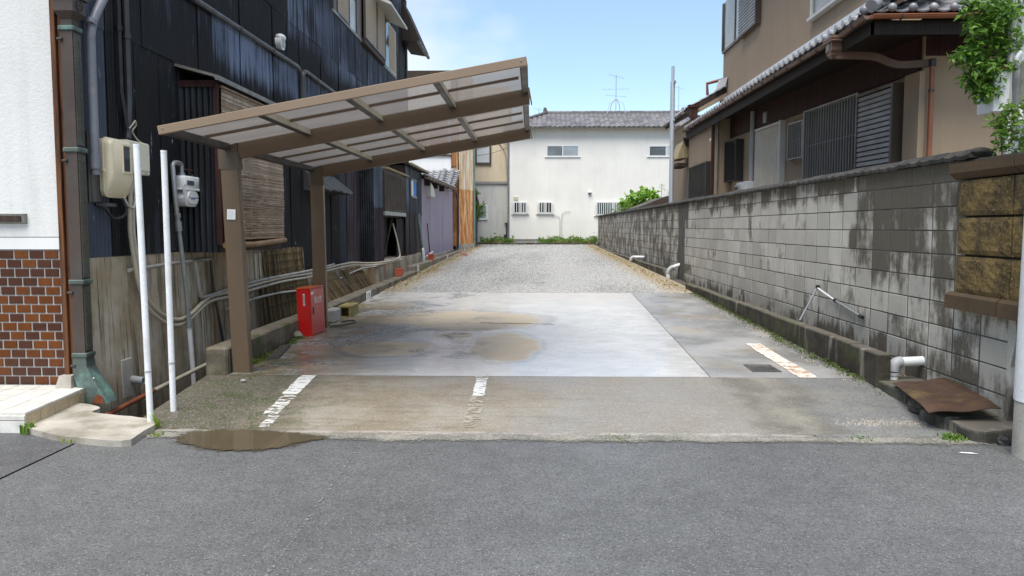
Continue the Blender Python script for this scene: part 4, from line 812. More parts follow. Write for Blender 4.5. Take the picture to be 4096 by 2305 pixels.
for i in range(5): mb.box(-3.746, -3.736, 12.02, 12.16, 4.185 + .03 * i, 4.20 + .03 * i)
mb.build('louvres', 'grey_fitting', vc)
MB().sphere((-3.78, 12.09, 4.33), .11, 12, 7, (.7, 1, .5)).build('hood', 'white_pvc', vc, True)
# electricity meter cabinet
MB().box(XL + .012, -3.825, 6.83, 7.02, 1.72, 2.33, .003).build('meter_board', 'grey_wood', ho)
mt = thing('meter_cabinet', (-3.78, 7.0, 1.77), 'rounded beige meter cabinet with a dark window on the black wall', 'meter box')
sec = [(-3.84, 7.0, 7.40), (-3.79, 6.985, 7.415), (-3.745, 7.005, 7.40), (-3.725, 7.03, 7.38)]
def rr(x, y0, y1, z0, z1, r, n=5):
    out = []
    for cy_, cz_, a0 in ((y1 - r, z1 - r, 0), (y0 + r, z1 - r, 90), (y0 + r, z0 + r, 180), (y1 - r, z0 + r, 270)):
        out += [(x, cy_ + r * math.cos(R(a0 + 90 * i / n)), cz_ + r * math.sin(R(a0 + 90 * i / n))) for i in range(n + 1)]
    return out
def rbox(layers, n=5):
    mb = MB(); k = None
    for q in layers: L = rr(*q, n); k = len(L); mb.v += L
    m = len(layers); mb.f = [(j * k + i, j * k + (i + 1) % k, (j + 1) * k + (i + 1) % k, (j + 1) * k + i) for j in range(m - 1) for i in range(k)] + [tuple(range(k))[::-1], tuple(range((m - 1) * k, m * k))]
    return mb
rbox([(-3.845, 7.0, 7.40, 1.775, 2.29, .07), (-3.80, 7.0, 7.40, 1.772, 2.292, .07), (-3.797, 6.992, 7.408, 1.765, 2.30, .07), (-3.787, 6.992, 7.408, 1.765, 2.30, .07), (-3.784, 7.0, 7.40, 1.772, 2.292, .07), (-3.76, 7.0, 7.40, 1.80, 2.29, .07), (-3.725, 7.012, 7.39, 1.90, 2.28, .06), (-3.715, 7.03, 7.375, 1.94, 2.265, .05)]).build('cabinet', 'beige_plastic', mt, True)
f_ = MB().box(-3.716, -3.708, 7.19, 7.335, 1.99, 2.005).box(-3.716, -3.708, 7.19, 7.335, 2.235, 2.25).box(-3.716, -3.708, 7.19, 7.205, 2.005, 2.235).box(-3.716, -3.708, 7.32, 7.335, 2.005, 2.235).build('window_frame', 'beige_plastic', mt); MB().box(-3.716, -3.711, 7.205, 7.32, 2.005, 2.235).build('window', 'dark_glass', mt); MB().tube([(-3.80, 6.985, 2.0), (-3.77, 6.975, 2.0)], .012, 8).build('latch', 'beige_plastic', mt)
m2 = thing('breaker_box', (-3.79, 7.36, 2.0), 'flat pale beige box next to the rounded meter cabinet', 'meter box'); MB().box(-3.845, -3.755, 7.36, 7.78, 2.0, 2.31, .008).build('box', 'beige_box', m2); MB().box(-3.757, -3.745, 7.375, 7.77, 2.04, 2.30, .004).build('door', 'beige_box', m2); MB().box(-3.7445, -3.743, 7.70, 7.755, 2.012, 2.032).build('maker_label', 'sticker_white', m2); MB().box(-3.7428, -3.7422, 7.703, 7.712, 2.014, 2.03).build('mark', 'ink_dark', m2)
pipe('looped_wire', spline([(-3.77, 7.44, 2.42), (-3.75, 7.47, 2.46), (-3.75, 7.52, 2.5), (-3.76, 7.55, 2.46), (-3.77, 7.5, 2.40), (-3.78, 7.6, 2.34), (-3.79, 7.72, 2.315), (-3.8, 7.85, 2.31)], 5), .007, 'conduit_beige', 'pale wire tied in a loop above the beige boxes', 'cable', None, 6)
pipe('coiled_cable', spline([(-3.73, 7.22, 1.77), (-3.72, 7.27, 1.70), (-3.72, 7.36, 1.68), (-3.73, 7.43, 1.74), (-3.75, 7.44, 1.86)], 5), .012, 'conduit_grey', 'grey cable loop under the rounded meter cabinet', 'cable', None, 6)
pipe('coiled_cable', spline([(-3.74, 7.20, 1.76), (-3.73, 7.25, 1.66), (-3.74, 7.22, 1.60), (-3.77, 7.10, 1.58), (-3.79, 6.99, 1.67), (-3.82, 6.90, 1.70)], 5), .014, 'black_rubber', 'thick black cable sagging below the meter cabinet', 'cable', None, 6)
MB().box(-3.845, -3.80, 7.0, 7.22, 1.685, 1.715).build('cable_batten', 'grey_wood', ho)
# the two big conduits that sweep down and run along the wall
cpth = [(7.43, 1.99), (7.38, 1.53), (7.40, 1.345), (7.45, 1.16), (7.53, .90), (7.70, .69), (7.98, .54), (8.29, .465), (8.60, .49), (8.94, .59), (9.22, .64), (9.72, .64), (10.39, .66), (11.9, .685), (13.5, .66), (14.5, .70), (16.4, .71), (17.5, .655)]
pipe('power_conduit', spline([(-3.765, y, z) for y, z in cpth] + [(-3.44, 18.0, .66), (-3.42, 20.8, .66)], 4), .021, 'conduit_beige', 'lower beige conduit sweeping down from the boxes and along the wall', 'conduit')
pipe('power_conduit', spline([(-3.765, y + (.058 if i < 5 else .03), z + (.0 if i < 4 else .055)) for i, (y, z) in enumerate(cpth)] + [(-3.44, 18.05, .70), (-3.42, 20.2, .71), (-3.45, 20.5, .95), (-3.6, 20.5, 1.6)], 4), .021, 'conduit_beige', 'upper beige conduit sweeping down from the boxes and along the wall', 'conduit')
pipe('grey_conduit', spline([(-3.77, 8.80, 1.13), (-3.77, 8.86, .95), (-3.77, 8.92, .74), (-3.765, 9.05, .70), (-3.76, 9.7, .735), (-3.76, 11.0, .77), (-3.76, 13.3, .77), (-3.76, 15, .80)], 4), .02, 'conduit_grey', 'mottled grey conduit dropping to run above the beige pair', 'conduit')
pipe('grey_conduit', spline([(-3.74, 9.6, .50), (-3.74, 10.6, .54), (-3.73, 11.7, .53), (-3.72, 13.2, .47), (-3.68, 14.6, .50), (-3.62, 16.6, .62), (-3.45, 18.2, .62)], 4), .018, 'conduit_grey', 'rusty grey pipe climbing along the wall below the beige pair', 'conduit')
pipe('wall_rail', [(-3.80, 7.40, 1.095), (-3.80, 8.25, 1.118), (-3.80, 9.35, 1.128)], .020, 'conduit_grey', 'level pale pipe across the top of the stained concrete', 'pipe')
pipe('branch_pipe', [(-3.79, 9.29, 1.12), (-3.79, 9.33, .85), (-3.77, 9.54, .10)], .018, 'dark_pipe', 'dark slanting pipe down the stained concrete beside the carport post', 'pipe')
pipe('ditch_pipe', [(-3.60, 6.25, -.10), (-3.60, 7.4, -.05)], .022, 'rust', 'rusty end of the pipe lying in the ditch', 'pipe'); pipe('ditch_pipe', [(-3.60, 7.4, -.05), (-3.60, 9.6, .02)], .022, 'conduit_beige', 'beige pipe lying along the ditch', 'pipe')
sp = MB().hollow((-3.83, 7.40, .06), (-3.68, 7.37, .05), .036); tag(sp.build('outlet_stub', 'grey_fitting', None, True), 'short grey outlet pipe poking from the stained wall', 'pipe')
# gas meter
gm = thing('gas_meter', (-3.72, 8.55, 1.72), 'white gas meter hanging between two pipes on the black wall', 'gas meter')
rbox([(-3.79, 8.36, 8.82, 1.90, 2.045, .03), (-3.675, 8.36, 8.82, 1.90, 2.045, .03), (-3.662, 8.375, 8.80, 1.912, 2.03, .025)]).build('top_case', 'meter_white', gm, True); rbox([(-3.79, 8.37, 8.70, 1.72, 1.895, .09), (-3.675, 8.37, 8.70, 1.72, 1.895, .09), (-3.672, 8.40, 8.67, 1.745, 1.885, .07), (-3.65, 8.405, 8.665, 1.75, 1.88, .07)]).build('lower_case', 'meter_white', gm, True); rbox([(-3.79, 8.705, 8.84, 1.73, 1.895, .05), (-3.70, 8.705, 8.84, 1.73, 1.895, .05)]).build('side_case', 'meter_white', gm, True)
MB().box(-3.79, -3.655, 8.35, 8.86, 1.892, 1.912, .004).build('flange', 'meter_white', gm); MB().box(-3.664, -3.655, 8.41, 8.58, 1.945, 1.995, .002).build('display', 'display', gm); MB().box(-3.652, -3.6485, 8.46, 8.58, 1.79, 1.83).build('sticker', 'sticker_white', gm)
dk = MB()
for i in range(4): dk.box(-3.6478, -3.6472, 8.465 + .028 * i, 8.482 + .028 * i, 1.796, 1.818)
dk.build('print', 'ink_blue', gm)
for y in (8.44, 8.76): MB().tube([(-3.73, y, 2.04), (-3.73, y, 2.075)], .036, 12).tube([(-3.73, y, 2.075), (-3.73, y, 2.13)], .024, 10).build('union', 'galvanised', gm, True)
pipe('gas_pipe', spline([(-3.73, 8.44, 2.13), (-3.73, 8.43, 2.165), (-3.73, 8.36, 2.175), (-3.73, 8.28, 2.17), (-3.73, 8.235, 2.14)], 4) + [(-3.72, 8.25, 1.80), (-3.71, 8.28, 1.53), (-3.70, 8.40, .80), (-3.70, 8.44, .46)], .024, 'galvanised', 'slanting grey gas pipe with black elbows feeding the white meter', 'gas pipe', None, 10, [((-3.71, 8.265, 1.64), (-3.71, 8.275, 1.60), .032), ((-3.71, 8.28, 1.56), (-3.708, 8.29, 1.46), .034), ((-3.70, 8.436, .5), (-3.70, 8.44, .42), .032)])
pipe('gas_pipe', [(-3.70, 8.44, .43), (-3.70, 8.47, .20), (-3.70, 8.52, -.25)], .026, 'white_pvc', 'pale taped foot of the gas pipe entering the ditch', 'gas pipe')
pipe('gas_pipe', spline([(-3.73, 8.76, 2.13), (-3.73, 8.77, 2.175), (-3.73, 8.85, 2.195), (-3.73, 8.95, 2.20), (-3.73, 8.99, 2.16)], 4) + [(-3.72, 9.05, 1.8), (-3.71, 9.12, 1.5)], .023, 'conduit_grey', 'beige elbowed gas pipe leaving the white meter on its far side', 'gas pipe')
MB().box(-3.735, -3.725, 8.45, 8.75, 2.118, 2.124).build('earth_strap', 'rust', gm)
tg = MB().obox((-3.66, 8.36, 1.87), (.004, .10, .17), Matrix.Rotation(R(24), 3, 'X')); tag(tg.build('paper_tag', 'sticker_white', None), 'white paper tag tied to the slanting gas pipe', 'tag')
# rolled reed blind
bl = thing('reed_blind', (-3.39, 8.75, 1.25), 'large brown reed blind hanging over the bay window', 'blind')
mb = MB(); nz = 235
for i in range(nz):
    z = 1.36 + 1.66 * i / nz; t = .0046; dx = random.uniform(-.003, .003) + .006 * math.sin(z * 4); y = 8.765 + random.uniform(-.004, .006); mid = 9.8 + random.uniform(-.4, .4); e = 10.855 + random.uniform(-.02, .012); dz = random.uniform(-.0015, .0015)
    for a, b in ((y, mid), (mid + .003, e)): mb.box(-3.405 + dx, -3.399 + dx, a, b, z - t / 2 * 1.25 + dz, z + t / 2 * 1.25 + dz); dz = random.uniform(-.002, .002); dx += random.uniform(-.002, .002)
tag(mb.build('reeds', 'blind_reed', bl), kind='stuff'); st_ = MB()
for i in range(9): y = 8.85 + .245 * i; st_.box(-3.3965, -3.394, y - .003, y + .003, 1.36, 3.02)
st_.build('strings', 'straw', bl); MB().tube([(-3.385, 8.72, 1.30), (-3.385, 9.6, 1.29), (-3.38, 10.80, 1.325)], .036, 10).build('bottom_roll', 'bamboo', bl, True); MB().box(-3.42, -3.395, 8.76, 10.86, 3.02, 3.045).build('top_batten', 'bamboo', bl)
def reeds(label, y0, y1, z0, z1, x0, x1, n):
    r = thing('reed_screen', (x1, y0, z0), label, 'reed screen', 'old reed screens against the concrete'); mb = MB()
    for i in range(n):
        y = lerp(y0, y1, i / n) + random.uniform(-.01, .01); h = z1 + random.uniform(-.05, .02); b = z0 + random.uniform(-.02, .04); d = random.uniform(-.01, .01)
        mb.bar((x1 + d, y + random.uniform(-.02, .02), b), (x0 + d, y, h), random.uniform(.005, .011), .009)
    tag(mb.build('reeds', 'old_reed', r), kind='stuff'); k = MB()
    for t in (.2, .5, .8): k.bar((lerp(x1, x0, t) + .016, y0, lerp(z0, z1, t)), (lerp(x1, x0, t) + .016, y1, lerp(z0, z1, t)), .008, .008)
    k.build('binding', 'dark_wood', r)
reeds('upright old reed screen above the conduits beside the black wall', 11.2, 13.1, .80, 1.17, -3.82, -3.79, 210); reeds('old reed screen hanging below the conduits behind the red cabinet', 10.95, 13.2, .02, .72, -3.77, -3.70, 240)
reeds('leaning tan reed screen just beyond the rear carport post', 13.35, 14.9, .12, .66, -3.72, -3.36, 190); reeds('leaning dark reed screen beside the bent brown post', 15.2, 17.0, .16, .66, -3.70, -3.36, 190)
# tiled step
ts = thing('tiled_step', (-3.75, 5.65, 0), 'white tiled doorstep with buff tiled edge in front of the brick tiles', 'step')
A_, B_ = Vector((-3.70, 5.63)), Vector((-3.79, 6.66)); MB().prism([(-9, 5.64, -.05), (A_.x - .006, 5.64, -.05), (B_.x - .006, 6.695, -.05), (-9, 6.695, -.05)], (0, 0, .187)).build('bed', 'step_grout', ts)
NR = 5; wd = .206
for j in range(NR):
    y0_, y1_ = 5.634 + j * .2055, 5.634 + (j + 1) * .2055 - .005; xe = lerp(A_.x, B_.x, j / NR); xe1 = lerp(A_.x, B_.x, (j + 1) / NR)
    for i in range(7):
        a, b = xe - i * wd, xe - (i + 1) * wd + .005; s_ = xe1 - xe; mb = MB(); mb.prism([(a - (.0), y0_, .130), (a + s_, y1_, .130), (b + s_, y1_, .130), (b, y0_, .130)], (0, 0, .018)); mb.build('top_tile', 'step_tile', ts)
    mb = MB(); mb.prism([(xe + .006, y0_ + .001, -.02), (xe1 + .006, y1_, -.02), (xe1 - .006, y1_, -.02), (xe - .006, y0_ + .001, -.02)], (0, 0, .145)); mb.build('side_tile', 'riser_tile', ts)
for i in range(7): a = A_.x - i * wd; MB().box(a - wd + .005, a, 5.622, 5.640, -.02, .088, .002).build('front_tile', 'step_tile', ts); MB().box(a - wd + .005, a, 5.622, 5.640, .094, .129, .002).build('front_tile', 'step_tile', ts)
mb = MB(); pp = [(-3.66, 5.60), (-3.30, 5.40), (-2.80, 5.285), (-2.79, 5.55), (-2.83, 5.84), (-3.1, 5.98), (-3.46, 6.10), (-3.50, 6.28), (-3.78, 6.42), (-3.74, 6.0), (-3.70, 5.68)]
P3 = [(x + random.uniform(-.008, .008), y + random.uniform(-.008, .008)) for x, y in [(q.x, q.y) for q in spline([(a, b, 0) for a, b in pp + pp[:1]], 4)[:-1]]]
mb.prism([(x, y, -.06) for x, y in P3], (0, 0, .105)); tag(mb.build('concrete_pad', 'pad_concrete', None), 'irregular pale concrete pad bridging the ditch beside the tiled step', 'concrete slab')

# ================================================================ ROOF TILES
def tile_mesh(p, e, mat, name='roof_tile', th=.022, n=8):
    h = lambda t: -.020 * math.sin(math.pi * min(t, .70) / .70) if t < .70 else .034 * math.sin(math.pi * (t - .70) / .30)
    mb = MB()
    for (v, z, s) in ((-.0, th, 1), (e * 1.15, .0, 1), (0, 0., 1)):
        mb.v += [(p * t * 1.02, v, z + h(t)) for t in [i / n for i in range(n + 1)]]
    k = n + 1; mb.f = [(i, i + 1, k + i + 1, k + i) for i in range(n)] + [(2 * k + i, 2 * k + i + 1, i + 1, i) for i in range(n)]
    return mesh(mb, name, mat)
def tile_field(parent, me, org, u, v, nu, nv, p, e, keep=None, limit=10 ** 9):
    u = Vector(u).normalized(); v = Vector(v).normalized(); nrm = u.cross(v); M = Matrix((u, v, nrm)).transposed(); eul = M.to_euler(); k = 0; rest = []
    for j in range(nv):
        for i in range(nu):
            q = Vector(org) + u * p * i + v * e * j
            if keep and not keep(q): continue
            if k < limit: piece('roof_tile', me, parent, q + nrm * random.uniform(0, .004), eul); k += 1
            else: rest.append((q, M))
    if rest:
        mb = MB(); vs = [x.co.copy() for x in me.vertices]; fs = [tuple(pl.vertices) for pl in me.polygons]
        for q, m in rest: mb.add([tuple(m @ x + q) for x in vs], fs)
        tag(mb.build('far_tiles', me.materials[0].name if me.materials[0].name in MATS else 'roof_tile', parent), kind='stuff')
def gutter(parent, a, b, mat='gutter_brown', r=.05, hooks=.7):
    a, b = Vector(a), Vector(b); d = (b - a).normalized(); s = d.cross(Vector((0, 0, 1))); mb = MB(); n = 8
    for q in (a, b): mb.v += [tuple(q + s * (r * math.cos(math.pi + math.pi * i / n)) + Vector((0, 0, r * math.sin(math.pi + math.pi * i / n)))) for i in range(n + 1)]
    mb.f = [(i, i + 1, n + 2 + i, n + 1 + i) for i in range(n)] + [tuple(range(n + 1)), tuple(range(n + 1, 2 * n + 2))]
    for q in (s * r, -s * r): mb.tube([a + q, b + q], .008, 6)
    g = mb.build('gutter', mat, parent, True); L = (b - a).length; hk = MB(); m = int(L / hooks)
    for i in range(m): c = a + d * (i + .5) * L / m; hk.tube([c + s * (r + .008) * math.cos(math.pi + math.pi * t / 6) + Vector((0, 0, (r + .008) * math.sin(math.pi + math.pi * t / 6))) for t in range(7)], .009, 5)
    tag(hk.build('hooks', 'dark_pipe', g), kind='stuff')

# ================================================================ RIGHT HAND HOUSE
rh = thing('tan_house', (5.2, 18, 0), 'tan plastered two storey house with grey tiled eaves behind the block wall', 'house')
WA = math.atan(.069); MW = Matrix.Rotation(WA, 3, 'Z')
def wx(y): return 5.0 + (20.5 - y) * .069
def wbox(mb, y0, y1, z0, z1, o0, o1, c=0):
    """a box on the slightly skewed long wall, o0..o1 out from its face"""
    ym = (y0 + y1) / 2; n = MW @ Vector((-1, 0, 0)); ctr = Vector((wx(ym), ym, (z0 + z1) / 2)) + n * ((o0 + o1) / 2); mb.obox(ctr, (abs(o1 - o0), (y1 - y0) / math.cos(WA), z1 - z0), MW, c); return mb
wbox(MB(), 11.8, 20.5, 0, 4.4, -.2, 0).build('lower_wall', 'tan_stucco', rh); MB().box(5.62, 12, 11.8, 12.0, 0, 4.5).build('front_wall', 'tan_stucco', rh); MB().box(4.6, 9, 20.5, 23.9, 0, 4.36).build('far_wall', 'tan_stucco', rh)
MB().box(5.6, 12, 12.9, 24.05, 4.6, 8.05).build('upper_wall', 'tan_stucco', rh); MB().box(5.85, 12, 12.0, 20.5, 0, 4.6).build('core', 'dark_wood', rh)
# lower roof: side and front slopes
EX, EY, EZ = 4.46, 10.92, 4.36
rf = MB(); rf.prism([(EX + .04, EY, EZ - .06), (5.62, EY, EZ + .62), (5.62, EY, EZ + .56), (EX + .04, EY, EZ - .12)], (0, 23.9 - EY, 0)); roof = rf.build('lower_roof', 'dark_wood', rh)
rf = MB(); rf.prism([(EX, EY + .02, EZ - .06), (EX, 13.2, EZ + 1.10), (EX, 13.2, EZ + 1.04), (EX, EY + .02, EZ - .12)], (5.5, 0, 0))
front = MB(); front.add([(EX, EY, EZ - .05), (11, EY, EZ - .05), (11, 13.0, EZ + .95), (5.62, 12.05, EZ + .5)], [(0, 1, 2, 3)]).add([(EX, EY, EZ - .10), (11, EY, EZ - .10), (11, 13.0, EZ + .90), (5.62, 12.05, EZ + .45)], [(3, 2, 1, 0)]); froof = front.build('front_roof', 'dark_wood', rh)
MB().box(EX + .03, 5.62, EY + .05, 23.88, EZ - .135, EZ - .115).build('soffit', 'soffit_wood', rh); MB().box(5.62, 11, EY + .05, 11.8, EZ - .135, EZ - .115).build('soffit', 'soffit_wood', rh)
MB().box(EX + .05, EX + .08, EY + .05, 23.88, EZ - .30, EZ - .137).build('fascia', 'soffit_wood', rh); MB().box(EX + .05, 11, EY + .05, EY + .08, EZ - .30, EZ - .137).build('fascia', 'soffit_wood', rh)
tm = tile_mesh(.27, .24, 'roof_tile'); sl_ = Vector((1, 0, .60)).normalized()
tile_field(roof, tm, (EX - .02, 23.85, EZ - .01), (0, -1, 0), sl_, 47, 5, .27, .24, lambda q: q.y - .1 > EY + (q.x - EX) * .95)
tile_field(froof, tm, (EX + .05, EY - .02, EZ - .01), (1, 0, 0), Vector((0, 1, .47)), 16, 7, .27, .24, lambda q: q.x > EX + (q.y - EY) * 1.0)
bl_ = mesh(MB().sphere((0, 0, 0), .058, 12, 8), 'eave_ball', 'roof_tile'); smooth(bl_); dsc = mesh(MB().tube([(.03, 0, 0), (-.03, 0, 0)], .052, 12), 'eave_disc', 'roof_tile')
for i in range(47):
    y = 23.85 - .27 * i - .23
    if y > 11.3: piece('eave_disc', dsc, roof, (EX - .02, y, EZ + .03))
for i in range(9): piece('eave_ball', bl_, froof, (EX + .28 + .27 * i, EY - .02, EZ + .035))
piece('eave_ball', bl_, roof, (EX - .02, 11.05, EZ + .04), None, (1.2, 1.2, 1.2))
MB().box(5.50, 5.598, 13.0, 24.0, 4.93, 5.20).build('flashing', 'flashing', rh); MB().box(5.36, 5.498, 13.0, 24.0, 4.92, 5.02).build('ridge_course', 'roof_tile', rh)
hip = MB()
for i in range(6): t = i / 6; q = Vector((EX + .02, EY + .02, EZ + .06)).lerp(Vector((5.62, 12.05, EZ + .62)), t); hip.tube([q, q + Vector((.20, .19, .10))], .075, 10, True, [.085, .07])
hip.build('hip_tiles', 'roof_tile', roof, True)
hb = MB().obox((4.62, EY + .14, EZ + .17), (.34, .10, .16), Matrix.Rotation(R(20), 3, 'Z'), .03); hb.sphere((4.72, EY + .10, EZ + .20), .07, 10, 6, (1.2, .6, .7)).sphere((4.9, EY + .2, EZ + .25), .09, 10, 6, (1.6, .6, .6)); hb.build('ridge_end_ornament', 'roof_tile', roof, True)
gutter(rh, (4.42, 23.95, 4.33), (4.42, 12.35, 4.25)); gutter(rh, (4.42, 11.75, 4.25), (4.42, 10.9, 4.29)); gutter(rh, (4.46, 10.85, 4.28), (9, 10.85, 4.30), 'gutter_copper')
lh = thing('rain_hopper', (4.45, 12.1, 4.0), 'ornate brown rain head and swan neck pipe under the tiled eave', 'downpipe')
def secbox(parent, secs, name, mat): return loft(secs, name, mat, parent)
secbox(lh, [(4.40, 4.50, 12.07, 12.17, 3.98), (4.38, 4.52, 12.05, 12.20, 4.03), (4.36, 4.54, 12.0, 12.24, 4.09), (4.36, 4.54, 12.0, 12.24, 4.22), (4.33, 4.57, 11.95, 12.28, 4.25), (4.33, 4.57, 11.95, 12.28, 4.29)], 'hopper', 'gutter_brown'); MB().tube([(4.35, 12.12, 4.155), (4.357, 12.12, 4.155)], .05, 14).build('rosette', 'hood_metal', lh); MB().box(4.33, 4.57, 11.94, 12.3, 4.205, 4.23, .006).box(4.37, 4.53, 12.03, 12.21, 4.02, 4.045, .006).build('mouldings', 'gutter_brown', lh)
sw = MB(); pts = spline([(4.45, 12.08, 4.02), (4.75, 12.05, 4.01), (5.02, 12.02, 3.98), (5.18, 11.98, 3.90), (5.32, 11.93, 3.85), (5.5, 11.82, 3.835), (5.66, 11.70, 3.83)], 4)
for a, b in zip(pts[:-1], pts[1:]): sw.bar(a, b + (b - a) * .08, .07, .10)
sw.build('swan_neck', 'gutter_brown', lh); MB().tube([(5.66, 11.66, 3.86), (5.66, 11.66, 0)], .036, 12).build('downpipe', 'gutter_copper', lh, True); MB().box(5.62, 5.70, 11.62, 11.70, 3.77, 3.88, .01).build('elbow', 'alu_dark', lh); MB().tube([(5.66, 11.66, 3.42), (5.66, 11.66, 3.45)], .044, 12).build('clip', 'dark_pipe', lh)
wbox(MB(), 11.85, 20.48, 3.74, 4.24, 0, .03).build('frieze_shade_board', 'red_wood', rh); MB().box(5.63, 11, 11.78, 11.799, 3.95, 4.24).build('frieze_shade_board', 'red_wood', rh)  # dark board run the full length, also standing in for soffit shade
wbox(MB(), 11.72, 12.12, 0, 3.72, .0, .09).build('corner_pier', 'tan_stucco', rh)
# windows, grilles, shutters on the long wall
def grille(parent, y0, y1, z0, z1, n, mat, off=.12, steps=None, bw=.009):
    fr = MB(); wbox(fr, y0, y1, z1 - .025, z1, off - .025, off); wbox(fr, y0, y1, z0, z0 + .025, off - .025, off); wbox(fr, y0, y0 + .03, z0, z1 + .001, 0, off); wbox(fr, y1 - .03, y1, z0, z1 + .001, 0, off); wbox(fr, y0, y1, (z0 + z1) / 2, (z0 + z1) / 2 + .02, off - .04, off - .026); f = fr.build('window_grille', mat, parent)
    me = mesh(MB().box(-.01, .01, -bw, bw, 0, z1 - z0 - .05), 'bar', mat)
    for i in range(n): y = y0 + (y1 - y0) * (i + .5) / n; piece('bar', me, f, (wx(y) - off + .012, y, z0 + .025))
    wbox(MB(), y0 + .04, y1 - .04, z0 + .03, z1 - .03, .0, .012).build('window_pane', 'void_glass', parent); return f
worn('grille_dark', (.26, .26, .25), .4, .1, metal=.3); worn('grille_black', (.028, .026, .024), .45, .1)
grille(rh, 13.52, 15.72, 2.35, 3.72, 21, 'grille_dark'); grille(rh, 15.74, 16.5, 2.85, 3.58, 9, 'grille_dark'); grille(rh, 19.5, 20.37, 2.62, 3.62, 8, 'grille_black', .2)
f = MB().box(4.47, 4.6, 20.92, 20.96, 2.30, 3.2).box(4.47, 4.6, 23.16, 23.2, 2.30, 3.2).box(4.47, 4.5, 20.96, 23.16, 2.30, 2.33).box(4.47, 4.5, 20.96, 23.16, 3.17, 3.2).build('window_grille', 'grille_black', rh); me = mesh(MB().box(-.01, .01, -.012, .012, 0, .84), 'bar', 'grille_black')
for i in range(19): piece('bar', me, f, (4.485, 21.05 + .112 * i, 2.33))
MB().box(4.585, 4.598, 20.97, 23.15, 2.3, 3.17).build('window_pane', 'void_glass', rh)
# storm shutter box with louvres
lv = wbox(wbox(MB(), 12.30, 12.36, 2.30, 3.66, 0, .17), 13.42, 13.46, 2.30, 3.66, 0, .17); wbox(lv, 12.36, 13.42, 3.62, 3.66, .0, .17); lvp = lv.build('shutter_box', 'alu_bronze', rh); lm = MB(); lm.prism([(0, 0, 0), (-.035, 0, .008), (-.03, 0, .062), (0, 0, .079), (.02, 0, .078), (.02, 0, 0)], (0, 1.052, 0)); lme = mesh(lm, 'louvre', 'shutter_grey')
for i in range(16): piece('louvre', lme, lvp, (wx(12.365) - .125, 12.365, 2.32 + .081 * i), (0, 0, WA))
# cream ribbed shutter
cs = wbox(MB(), 17.0, 18.52, 2.3, 3.66, .02, .055).build('cream_shutter', 'shutter_cream', rh); cme = mesh(MB().prism([(0, -.03, 0), (-.022, -.016, 0), (-.022, .016, 0), (0, .03, 0)], (0, 0, 1.33)), 'rib', 'shutter_cream')
for i in range(15): y = 17.1 + .1 * i; piece('rib', cme, cs, (wx(y) - .056, y, 2.315))
wbox(wbox(MB(), 16.90, 16.98, 2.2, 3.72, 0, .12), 17.0, 18.5, 3.66, 3.71, 0, .1).build('shutter_frame', 'alu_pale', rh)
wbox(MB(), 17.9, 18.15, 3.80, 4.05, 0, .04).build('wall_vent', 'hood_metal', rh)
vm = mesh(MB().obox((0, 0, 0), (.01, .19, .022)), 'vane', 'alu_pale')
for i in range(6): piece('vane', vm, rh, (wx(18.02) - .046, 18.02, 3.825 + .036 * i), (0, 0, WA))
MB().tube([(wx(18.7) - .07, 18.7, 0), (wx(18.7) - .07, 18.7, 4.15)], .055, 12).build('downpipe', 'grey_fitting', rh, True)
MB().box(4.52, 4.585, 20.49, 20.57, 0, 4.2).build('downpipe', 'red_wood', rh); MB().tube([(4.66, 20.46, 0), (4.66, 20.46, 4.2)], .022, 8).build('downpipe', 'hood_metal', rh, True)
MB().sphere((4.57, 20.75, 3.72), .06, 10, 6).build('wall_lamp', 'beige_box', rh, True)
# upper storey windows
uf = MB().box(5.54, 5.6, 21.85, 24.0, 6.56, 6.63).box(5.53, 5.6, 23.94, 24.03, 6.63, 8.0).box(5.55, 5.6, 22.58, 22.64, 6.63, 8.0).box(5.56, 5.6, 22.64, 22.68, 6.63, 8.0).build('window_frame', 'alu_bronze', rh); MB().box(5.57, 5.598, 22.68, 23.94, 6.63, 8.0).build('window_pane', 'grey_glass', rh); MB().box(5.572, 5.598, 21.85, 22.58, 6.63, 8.0).build('window_pane', 'pale_glass', rh)
us = MB().box(5.45, 5.6, 20.18, 20.24, 6.5, 7.9).box(5.45, 5.6, 20.24, 21.84, 6.5, 6.545).build('shutter_box', 'alu_bronze', rh); ul = MB(); ul.prism([(0, 0, 0), (-.03, 0, .012), (-.024, 0, .06), (0, 0, .078), (.02, 0, .078), (.02, 0, 0)], (0, 1.6, 0)); ume = mesh(ul, 'louvre', 'shutter_grey')
for i in range(17): piece('louvre', ume, us, (5.48, 20.24, 6.546 + .08 * i))
MB().box(5.48, 5.6, 13.2, 16.5, 5.60, 5.66).box(5.53, 5.6, 16.38, 16.46, 5.66, 7).build('window_frame', 'alu_pale', rh); MB().box(5.57, 5.598, 13.2, 16.38, 5.66, 7).build('window_pane', 'curtain_glass', rh)
MB().box(4.95, 12, 12.5, 23.3, 7.98, 8.2).build('upper_eave', 'alu_pale', rh)
